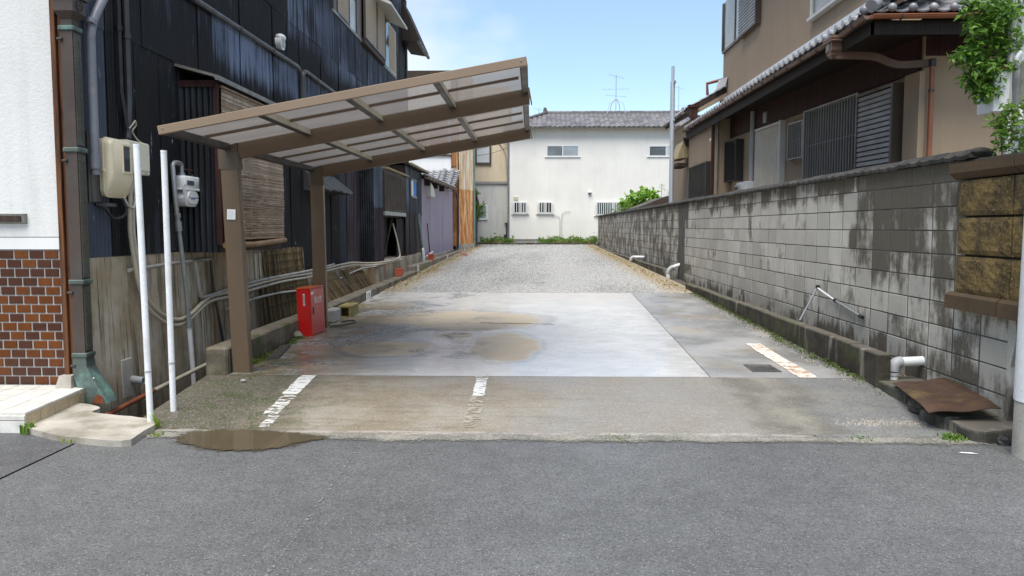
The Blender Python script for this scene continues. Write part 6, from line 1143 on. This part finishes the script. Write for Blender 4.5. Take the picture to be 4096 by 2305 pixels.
# white pipe posts
for (bx, by, tx, tz, lb_) in ((-2.87, 5.83, -2.905, 2.10, 'taller white pipe post nearest the road beside the ditch'), (-2.865, 6.20, -2.875, 2.09, 'second white pipe post a little behind the first')):
    t = thing('white_post', (bx, by, .01), lb_, 'post', 'white pipe posts beside the ditch'); f = lambda z: bx + (tx - bx) * z / tz
    MB().tube([(bx, by, -.01), (tx, by, tz)], .0235, 14).build('shaft', 'white_paint_pole', t, True); MB().tube([(f(tz - .012), by, tz - .012), (f(tz), by, tz + .006)], .0245, 14).build('cap', 'white_pvc', t, True); MB().tube([(f(.42), by, .42), (f(.432), by, .432)], .027, 14).build('ring', 'conduit_grey', t, True); MB().tube([(bx, by, .0), (bx, by, .035)], .034, 12, True, [.04, .03]).build('foot', 'concrete_grey', t)
# number plates on the kerb
def plate(y, w_, z0, z1, x, label, marks):
    t = thing('kerb_plate', (x, y, z0), label, 'sign', 'white plates on the left kerb'); MB().box(x, x + .008, y - w_ / 2, y + w_ / 2, z0, z1, .002).build('board', 'sticker_white', t)
    for m, c in (('ink_blue', 0), ('ink_dark', 1)):
        k = MB()
        for (u, v_, cc, s) in marks:
            if cc == c: k.box(x + .0082, x + .0088, y + (u - .5) * w_ - s, y + (u - .5) * w_ + s, z0 + v_ * (z1 - z0) - s * .55, z0 + v_ * (z1 - z0) + s * .55)
        if k.v: k.build('marks', m, t)
plate(13.70, .36, .215, .40, -2.846, 'white plate with small blue and dark marks on the mossy kerb', [(.16, .70, 0, .018), (.38, .70, 0, .02), (.62, .66, 1, .03), (.62, .78, 1, .02), (.62, .52, 0, .016), (.85, .50, 0, .02), (.17, .50, 1, .014), (.38, .46, 1, .016), (.62, .36, 1, .016), (.2, .30, 1, .015)])
plate(20.2, .30, .375, .535, -2.916, 'white plate with faint marks at the start of the raised kerb', [(.5, .7, 1, .03), (.5, .45, 1, .03)]); plate(27.2, .30, .42, .53, -2.916, 'plain white plate beside the tilted pink brick', []); plate(34, .30, .5, .6, -2.916, 'farthest small white plate on the raised kerb', [])
brk = mesh(MB().obox((0, 0, 0), (.105, .16, .055), None, .005), 'brick', 'red_brick')
def bricks(x, y, z, n, where, nm='brick', mat=None):
    for i in range(n):
        o = bpy.data.objects.new(nm, brk); COL.objects.link(o); o.location = (x + random.uniform(-.006, .006), y, z + .028 + .057 * i); o.rotation_euler = (0, 0, R(84) + random.uniform(-.05, .05)); tag(o, ('bottom', 'middle', 'top')[i if n == 3 else i * 2] + ' red brick of the stack ' + where, 'brick', 'loose red bricks')
bricks(-2.95, 17.5, .425, 3, 'on the end of the mossy kerb'); bricks(-3.0, 23.4, .543, 3, 'on the raised kerb by the lilac wall'); bricks(-2.95, 37.0, .61, 2, 'at the foot of the rusty building')
pb = MB().obox((-2.48, 28.9, .53), (.22, .11, .10), Matrix.Rotation(R(22), 3, 'Y') @ Matrix.Rotation(R(25), 3, 'Z'), .006); tag(pb.build('pink_brick', 'pink_brick', None, at=(-2.48, 28.9, .5)), 'tilted pink brick half sunk in the gravel by the kerb', 'brick')
# pipes through the block wall
ep = thing('drain_outlet', (3.45, 7.0, .32), 'fat white drain pipe with grey elbow poking from the near block wall', 'pipe', 'white outlet pipes in the block wall'); MB().tube([(3.47, 7.06, .325), (3.22, 7.04, .315)], .042, 16).build('pipe', 'white_pvc', ep, True); MB().tube([(3.25, 7.042, .316)] + arc((3.23, 7.04, .315), (3.18, 7.035, .312), (3.18, 7.035, .235), 5), .049, 16).tube([(3.18, 7.035, .225), (3.18, 7.035, .20)], .052, 16).build('elbow', 'grey_fitting', ep, True); MB().tube([(3.18, 7.035, .20), (3.18, 7.035, .05)], .042, 16).build('drop', 'white_pvc', ep, True)
ep = thing('drain_outlet', (3.45, 18.8, .6), 'white outlet pipe bending down over the gravel in the middle of the block wall', 'pipe', 'white outlet pipes in the block wall'); MB().tube([(3.47, 18.8, .625), (3.27, 18.8, .555)], .046, 14).build('pipe', 'white_pvc', ep, True); MB().tube(arc((3.30, 18.8, .565), (3.19, 18.8, .53), (3.18, 18.8, .42), 5), .055, 14).build('elbow', 'grey_fitting', ep, True); MB().tube([(3.18, 18.8, .42), (3.19, 18.8, .30)], .046, 14).build('drop', 'white_pvc', ep, True)
ep = thing('drain_outlet', (3.45, 24.7, .55), 'farthest white outlet pipe lying over the dark kerb', 'pipe', 'white outlet pipes in the block wall'); MB().tube([(3.47, 24.7, .575), (3.12, 24.7, .58)], .046, 12).build('pipe', 'white_pvc', ep, True); MB().tube(arc((3.14, 24.7, .58), (3.03, 24.7, .58), (3.03, 24.7, .47), 5), .052, 12).build('elbow', 'grey_fitting', ep, True)
fs = thing('folding_strut', (3.3, 9.4, .4), 'thin folding metal strut propped against the block wall', 'strut'); MB().bar((3.15, 9.42, .405), (3.405, 9.60, .78), .02, .014).build('flat_leg', 'galvanised', fs); MB().tube([(3.405, 9.59, .775), (3.41, 8.98, .665)], .011, 10).build('inner_tube', 'white_pvc', fs, True); MB().tube([(3.41, 9.02, .672), (3.41, 8.33, .575)], .016, 10).build('outer_tube', 'galvanised', fs, True)
MB().tube([(3.41, 9.06, .68), (3.41, 9.0, .669)], .022, 10).build('clamp', 'black_rubber', fs); MB().tube([(3.41, 8.36, .579), (3.41, 8.28, .568)], .019, 10).build('end_cap', 'black_rubber', fs); MB().box(3.39, 3.425, 9.57, 9.62, .755, .81, .005).build('hinge', 'black_rubber', fs)
# broken gutter slabs, rusty plate, grate
def slab(name, pts, z0, z1, label, mat='ditch_slab', tilt=(0, 0), jag=.012):
    P_ = []
    for i, (a, b) in enumerate(zip(pts, pts[1:] + pts[:1])):
        for t in (0, .2, .4, .6, .8): P_.append((lerp(a[0], b[0], t) + random.uniform(-jag, jag), lerp(a[1], b[1], t) + random.uniform(-jag, jag)))
    cx_ = sum(p[0] for p in P_) / len(P_); cy_ = sum(p[1] for p in P_) / len(P_); f = lambda x, y: (x - cx_) * tilt[0] + (y - cy_) * tilt[1]; mb = MB(); n = len(P_)
    for k, (z, s) in enumerate(((z0, 1.0), (z1 - .012, 1.0), (z1, .975))): mb.v += [(cx_ + (x - cx_) * s + (random.uniform(-.006, .006) if k == 1 else 0), cy_ + (y - cy_) * s, z + f(x, y)) for x, y in P_]
    mb.f = [(j * n + i, j * n + (i + 1) % n, (j + 1) * n + (i + 1) % n, (j + 1) * n + i) for j in range(2) for i in range(n)] + [tuple(range(n))[::-1], tuple(range(2 * n, 3 * n))]; return tag(mb.build(name, mat, None, at=(cx_, cy_, z0)), label, 'concrete slab', 'broken slabs over the gutter')
slab('gutter_slab', [(3.0, 7.14), (3.43, 7.2), (3.43, 6.42), (3.06, 6.42), (3.03, 6.62)], .06, .165, 'dark broken slab under the far edge of the rusty plate'); slab('gutter_slab', [(2.97, 6.09), (3.62, 6.14), (3.62, 5.90), (3.02, 5.87)], -.02, .115, 'middle mossy gutter slab in front of the rusty plate', tilt=(.02, .05)); slab('gutter_slab', [(3.04, 5.84), (3.60, 5.86), (3.55, 5.60), (3.14, 5.52), (3.07, 5.55)], -.06, .095, 'mossy gutter slab nearest the road and the utility pole', tilt=(.03, .04))
rock('stone', (3.04, 6.26, .10), .12, 'lump of dark concrete wedged beside the rusty plate', 'ditch_slab', 'stone', (.55, 1, .7)); rock('stone', (3.26, 5.50, .02), .055, 'round black stone in front of the gutter slabs', 'iron', 'stone', (1, .8, .75)); rock('stone', (3.10, 6.45, .12), .07, 'small chunk of concrete under the corner of the rusty plate', 'ditch_slab', 'stone', (1, .8, .6))
pl = MB(); T = [(3.03, 6.70, .195), (3.43, 6.62, .255), (3.37, 5.92, .235), (2.90, 5.95, .185), (2.885, 5.80, .155), (3.36, 5.72, .205)]
nn = 7
for (a, b) in ((T[0], T[1]), (T[3], T[2]), (T[4], T[5])):
    for i in range(nn + 1): q = Vector(a).lerp(Vector(b), i / nn); pl.v.append((q.x, q.y, q.z + .008 * math.sin(i * 1.3) * (0 < i < nn)))
m_ = len(pl.v); pl.v += [(x, y, z - .006) for x, y, z in pl.v]; k = nn + 1
for j in range(2):
    for i in range(nn): a = j * k + i; pl.f += [(a, a + k, a + k + 1, a + 1), (m_ + a, m_ + a + 1, m_ + a + k + 1, m_ + a + k)]
for i in range(nn): pl.f += [(i + 1, i, m_ + i, m_ + i + 1), (2 * k + i, 2 * k + i + 1, m_ + 2 * k + i + 1, m_ + 2 * k + i)]
for j in range(2): pl.f += [(j * k, j * k + k, m_ + j * k + k, m_ + j * k), (j * k + k + nn, j * k + nn, m_ + j * k + nn, m_ + j * k + k + nn)]
tag(pl.build('rusty_plate', 'rust_plate', None, at=(3.15, 6.2, .15)), 'bent rusty steel plate covering the gutter below the stone wall', 'steel plate')
gr = thing('drain_grate', (2.22, 7.7, .13), 'small square iron drain grate beside the rust stained line', 'grate'); z = gz(7.7) + .008; MB().box(2.09, 2.36, 7.53, 7.56, z - .02, z).box(2.09, 2.36, 7.88, 7.91, z - .02, z).box(2.09, 2.12, 7.56, 7.88, z - .02, z).box(2.33, 2.36, 7.56, 7.88, z - .02, z).build('frame', 'grate_iron', gr); MB().box(2.10, 2.35, 7.54, 7.90, z - .035, z - .016).build('sump', 'iron', gr); gm_ = mesh(MB().box(0, .21, -.008, .008, -.014, -.001), 'bar', 'grate_iron')
for i in range(11): piece('bar', gm_, gr, (2.12, 7.58 + .0285 * i, z))
# cracks in the slab
def crack(pts, w_):
    mb = MB(); n = len(pts)
    for i, (x, y) in enumerate(pts): h = w_ * (.4 + .6 * random.random()) * (0.15 if i in (0, n - 1) else 1); mb.v += [(x, y - h, gz(y) + .0075), (x, y + h, gz(y) + .0075)]
    mb.f = [(2 * i, 2 * i + 2, 2 * i + 3, 2 * i + 1) for i in range(n - 1)]; return tag(mb.build('slab_crack', 'iron', None), kind='structure')
crack([(-.72 + .045 * i, 10.78 - .0045 * i + random.uniform(-.02, .02)) for i in range(24)], .018); crack([(-1.93 + .012 * i, 12.0 + .125 * i) for i in range(11)], .008); crack([(-.5 + .07 * i, 17.05 + random.uniform(-.02, .02)) for i in range(13)], .03)
# litter and loose bits
tag(MB().add([(-2.70, 5.70, .028), (-2.66, 5.66, .035), (-2.60, 5.665, .04), (-2.585, 5.69, .03), (-2.63, 5.685, .025)], [(0, 1, 2, 3, 4)]).build('fallen_leaf', 'banana_leaf', None), 'curled yellow leaf lying at the edge of the puddle', 'leaf'); tag(MB().add([(2.83, 5.27, .006), (2.90, 5.255, .006), (2.95, 5.245, .006), (2.92, 5.28, .006), (2.86, 5.29, .006)], [(0, 1, 2, 3, 4)]).build('paper_scrap', 'sticker_white', None), 'torn white paper scrap on the asphalt near the utility pole', 'litter'); rock('pebble', (-2.60, 7.02, .125), .03, 'lone grey pebble on the apron in front of the carport post', 'concrete_grey'); rock('pebble', (2.60, 7.35, .13), .018, 'white pebble on the moss beside the dark kerb', 'sticker_white')
# ================================================================ POLES AND BOXES BY THE ROAD
up = thing('utility_pole', (3.335, 5.2, 0), 'utility pole with white sleeve over a grey concrete foot at the road edge', 'pole'); MB().tube([(3.335, 5.2, -.1), (3.36, 5.2, 9)], .172, 22, True, [.176, .13]).build('shaft', 'utility_concrete', up, True); MB().tube([(3.336, 5.2, .37), (3.345, 5.2, 1.9)], .18, 22, True, [.18, .174]).build('sleeve', 'pole_white', up, True)
svp = thing('service_pole', (4.08, 6.85, 0), 'pale service pole with conduit and boxes behind the stone wall', 'pole'); MB().tube([(4.08, 6.85, 0), (4.08, 6.85, 7)], .125, 20).build('shaft', 'pole_white', svp, True); MB().tube(spline([(3.935, 6.78, 6.5), (3.935, 6.78, 3.05), (3.90, 6.74, 2.90), (3.885, 6.72, 2.70), (3.90, 6.72, 2.2), (3.90, 6.72, .3)], 4), .022, 10).build('conduit', 'alu_pale', svp, True); MB().tube(spline([(3.96, 6.70, 2.92), (3.92, 6.70, 2.86), (3.96, 6.70, 2.80)], 4), .018, 8).tube(spline([(3.96, 6.66, 2.50), (3.94, 6.62, 2.36), (4.0, 6.6, 2.30), (4.08, 6.62, 2.36)], 4), .02, 8).build('service_cable', 'alu_white', svp, True)
MB().tube([(4.08, 6.85, 3.00), (4.08, 6.85, 3.02)], .135, 20).tube([(4.08, 6.85, 2.40), (4.08, 6.85, 2.42)], .135, 20).build('band', 'galvanised', svp); b_ = MB().box(3.94, 4.25, 6.48, 6.70, 2.44, 2.86, .03).build('meter_case', 'conduit_grey', svp, True); MB().box(4.0, 4.25, 6.472, 6.482, 2.49, 2.80).build('meter_window', 'pale_glass', b_); MB().tube([(3.97, 6.48, 2.62), (3.97, 6.45, 2.62)], .012, 8).build('latch', 'iron', b_)
scb = thing('switch_box', (3.82, 6.8, 2.45), 'white metal switch box with a rusted top beside the service pole', 'box'); MB().box(3.745, 3.87, 6.68, 6.92, 2.44, 2.765, .004).build('case', 'alu_white', scb); MB().box(3.735, 3.88, 6.67, 6.93, 2.766, 2.80, .006).build('lid', 'rust', scb); MB().box(3.742, 3.7448, 6.70, 6.90, 2.46, 2.75).build('door', 'pole_white', scb)
# ================================================================ PLANTS
tr = thing('shrub_tree', (3.9, 6.9, .3), 'leafy evergreen tree leaning over the stone wall beside the service pole', 'tree')
MB().tube(spline([(4.35, 7.2, .2), (4.2, 7.15, 1.5), (4.05, 7.05, 2.5), (3.9, 6.9, 3.2)], 4), .04, 8, True, None).tube(spline([(4.05, 7.05, 2.5), (3.8, 6.8, 2.75), (3.5, 6.7, 2.88)], 4), .012, 6).tube(spline([(4.0, 7.0, 2.3), (3.85, 6.5, 2.25), (3.5, 6.2, 2.25)], 4), .012, 6).tube(spline([(3.95, 6.9, 3.0), (3.7, 6.7, 3.2), (3.5, 6.7, 3.3)], 4), .012, 6).tube([(3.95, 6.95, 2.75), (3.42, 6.68, 2.92)], .005, 5).tube([(3.9, 6.95, 2.6), (3.66, 6.68, 2.52)], .005, 5).tube([(3.8, 6.6, 2.25), (3.46, 6.18, 2.36)], .005, 5).tube([(3.8, 6.6, 2.2), (3.5, 6.2, 2.08)], .005, 5).tube([(3.9, 6.9, 3.1), (3.48, 6.7, 3.36)], .005, 5).build('trunk', 'bark', tr, True)
cl_ = [(3.50, 6.7, 2.87, .09, 60), (3.60, 6.75, 2.93, .12, 90), (3.66, 6.7, 3.12, .16, 130), (3.58, 6.7, 3.28, .12, 70), (3.76, 6.7, 3.22, .18, 150), (3.80, 6.75, 3.02, .17, 150), (3.66, 6.7, 2.76, .14, 110), (3.76, 6.75, 2.80, .16, 130), (3.68, 6.7, 2.60, .11, 80), (3.74, 6.75, 2.64, .10, 60), (3.84, 6.8, 3.36, .2, 120), (3.6, 6.75, 2.70, .1, 50)]
leaf_mesh('crown', 'leaf_glossy', tr, np.concatenate([blob(*q[:3], q[3], int(q[4] * 1.7)) for q in cl_]), .066, aspect=.42, droop=.35)
cl_ = [(3.50, 6.2, 2.30, .08, 45), (3.56, 6.15, 2.22, .10, 70), (3.62, 6.2, 2.33, .10, 75), (3.55, 6.2, 2.12, .07, 35), (3.68, 6.15, 2.12, .10, 60), (3.60, 6.2, 2.40, .07, 40), (3.70, 6.1, 2.44, .07, 30), (3.72, 6.1, 2.22, .1, 50), (3.70, 6.05, 2.60, .05, 14), (3.72, 6.05, 2.8, .05, 14)]
leaf_mesh('crown', 'leaf_mid', tr, np.concatenate([blob(*q[:3], q[3], int(q[4] * 1.3)) for q in cl_]), .058, aspect=.4, droop=.3)
fg = thing('fig_tree', (5, 36.5, .5), 'bright green fig tree rising over the far end of the block wall', 'tree'); MB().tube(spline([(4.9, 36.5, .4), (4.85, 36.5, 1.6), (4.5, 36.5, 2.6)], 4), .06, 8).tube(spline([(4.85, 36.5, 1.7), (5.2, 36.5, 2.3), (5.4, 36.5, 2.9)], 4), .04, 7).tube(spline([(4.9, 36.4, 1.6), (4.4, 36.4, 2.1), (4.0, 36.4, 2.5)], 4), .03, 7).build('trunk', 'bark', fg, True)
leaf_mesh('crown', 'leaf_light', fg, np.concatenate([blob(x, 36.5 + random.uniform(-.3, .3), z_, r_, n) for x, z_, r_, n in ((4.2, 2.55, .28, 60), (4.55, 2.75, .3, 70), (4.95, 2.85, .32, 80), (5.35, 2.95, .3, 75), (5.6, 2.7, .3, 70), (4.9, 2.45, .35, 70), (5.3, 2.4, .35, 70), (4.4, 2.3, .35, 70), (5.0, 3.15, .14, 22), (5.8, 2.4, .3, 60))]), .24, aspect=.8, droop=.2)
hg = thing('garden_bush', (3.9, 35, .5), 'small mixed green bush at the wall end in front of the barred white window', 'bush'); leaf_mesh('crown', 'leaf_mid', hg, np.concatenate([blob(x, 35 + random.uniform(-.6, .6), z_, r_, n) for x, z_, r_, n in ((3.65, 2.15, .18, 70), (3.85, 2.22, .22, 90), (4.05, 2.3, .24, 100), (4.25, 2.25, .25, 100), (3.75, 2.42, .10, 26), (4.0, 2.5, .1, 26), (4.2, 2.5, .1, 24), (4.4, 2.2, .25, 90))]), .11, aspect=.3, droop=-.4); MB().tube([(4.0, 35, .5), (4.0, 35, 2.3)], .03, 6).build('stem', 'bark', hg)
bmb = thing('bamboo_sprig', (5.9, 37.5, .5), 'wispy pale bamboo sprig above the brown shed roof', 'plant'); leaf_mesh('foliage', 'leaf_mid', bmb, np.concatenate([blob(5.95 + .25 * i * 0 + random.uniform(-.35, .35), 37.5, 2.7 + .11 * i, .14, 14) for i in range(8)]), .12, aspect=.12, droop=.1); MB().tube([(5.95, 37.5, .5), (6.0, 37.5, 3.5)], .012, 5).build('stem', 'leaf_mid', bmb)
cbsh = thing('creeping_shrub', (-2.9, 42.1, .65), 'green shrub growing up between the rusty tin and the cream building', 'shrub'); leaf_mesh('crown', 'leaf_mid', cbsh, np.concatenate([blob(x, 42.0, z_, r_, n) for x, z_, r_, n in ((-3.05, 3.45, .16, 50), (-2.92, 3.3, .14, 36), (-2.95, 2.35, .2, 60), (-2.75, 2.55, .22, 80), (-2.6, 2.75, .12, 26), (-2.66, 2.25, .2, 60), (-2.85, 2.08, .18, 46), (-3.0, 2.7, .15, 34))]), .12, aspect=.5); MB().tube(spline([(-3.0, 42.1, .6), (-2.95, 42.1, 1.6), (-2.8, 42.0, 2.4)], 3), .03, 6).tube([(-2.98, 42.1, 1.5), (-3.02, 42.1, 3.3)], .02, 6).build('trunk', 'bark', cbsh)
pts = []
for (xa, xb, n, h) in ((-2.75, -1.0, 900, .34), (.35, 3.4, 1500, .36)):
    for i in range(n): x = random.uniform(xa, xb); hh = h * (.45 + .55 * abs(math.sin(x * 3.1 + 1))) * (1.6 if random.random() < .03 else 1); pts.append((x, random.uniform(41.35, 42.9), .64 + random.random() * hh))
tag(leaf_mesh('weeds', 'leaf_weed', None, pts, .15, aspect=.35, droop=-.2), 'band of rough weeds along the foot of the far white building', 'weeds', None, 'stuff'); tag(leaf_mesh('dry_weeds', 'leaf_dry', None, [(random.uniform(.8, 3.2), random.uniform(41.35, 41.8), .66 + random.random() * .14) for i in range(380)] + [(random.uniform(-2.6, -1.6), random.uniform(41.35, 41.8), .66 + random.random() * .12) for i in range(150)], .10, aspect=.3, droop=0), 'brown dried weeds in front of the far green weeds', 'weeds', None, 'stuff')
def low(name, mat, n, fx, fy, label, size, h=.012, cat='moss'): tag(leaf_mesh(name, mat, None, [(lambda y: (fx(y), y, gz(y) + .006 + random.random() * h))(fy()) for i in range(n)], size, aspect=.6, droop=-.3), label, cat, None, 'stuff')
low('kerb_moss', 'moss', 2600, lambda y: 3.0 - abs(random.gauss(0, .05)) - (.08 * random.random() if 8.2 < y < 9.6 else 0), lambda: random.uniform(7.15, 14.8) if random.random() < .6 else random.choice([7.5, 8.0, 9.6, 11.2, 12.6]) + random.gauss(0, .35), 'green moss along the foot of the dark kerb', .022)
low('kerb_moss', 'moss', 1200, lambda y: -2.84 + abs(random.gauss(0, .05)), lambda: random.choice([7.9, 8.2, 9.2, 10.6, 10.9]) + random.gauss(0, .25), 'moss and short grass along the foot of the mossy kerb', .024)
low('straw_litter', 'leaf_dry', 1500, lambda y: random.choice([-1, 1]) * (2.88 - abs(random.gauss(0, .16))) + .07, lambda: random.uniform(15, 40), 'dry straw along both edges of the gravel', .05, .03, 'straw')
low('dead_leaves', 'soil_leaves', 260, lambda y: random.uniform(3.15, 3.42), lambda: random.uniform(6.75, 7.4), 'brown leaf litter under the fat white drain pipe', .03, .02, 'leaves')
tuft('fern', (-3.66, 5.62, .01), 'bright fern growing beside the tiled doorstep', 40, .10, .06, 'leaf_mid', None, .007); tuft('weed', (-2.80, 5.78, .02), 'slender weed at the foot of the nearest white post', 12, .12, .03, 'grass_blade'); tuft('weed', (-2.70, 5.56, .005), 'tiny weed where the concrete pad meets the puddle', 14, .05, .05); tuft('weed', (-3.23, 5.38, .005), 'little weed at the front edge of the concrete pad', 14, .05, .06); tuft('weed', (-2.79, 7.84, .13), 'green tuft just behind the front carport post', 26, .08, .06); tuft('weed', (.60, 5.575, .004), 'low weed on the asphalt seam in the middle of the road edge', 60, .018, .11, 'leaf_mid'); tuft('weed', (1.02, 5.57, .004), 'thin weed on the asphalt seam further from the carport', 26, .014, .08, 'leaf_mid'); tuft('weed', (2.32, 5.60, .004), 'low weed on the seam by the pale chippings', 50, .02, .09, 'leaf_mid'); tuft('weed', (2.97, 5.62, .004), 'bright weed beside the broken gutter slabs', 90, .05, .11, 'leaf_mid', None, .007); tuft('weed', (-2.90, 20.9, .37), 'yellow green weed at the start of the raised kerb', 14, .25, .05)
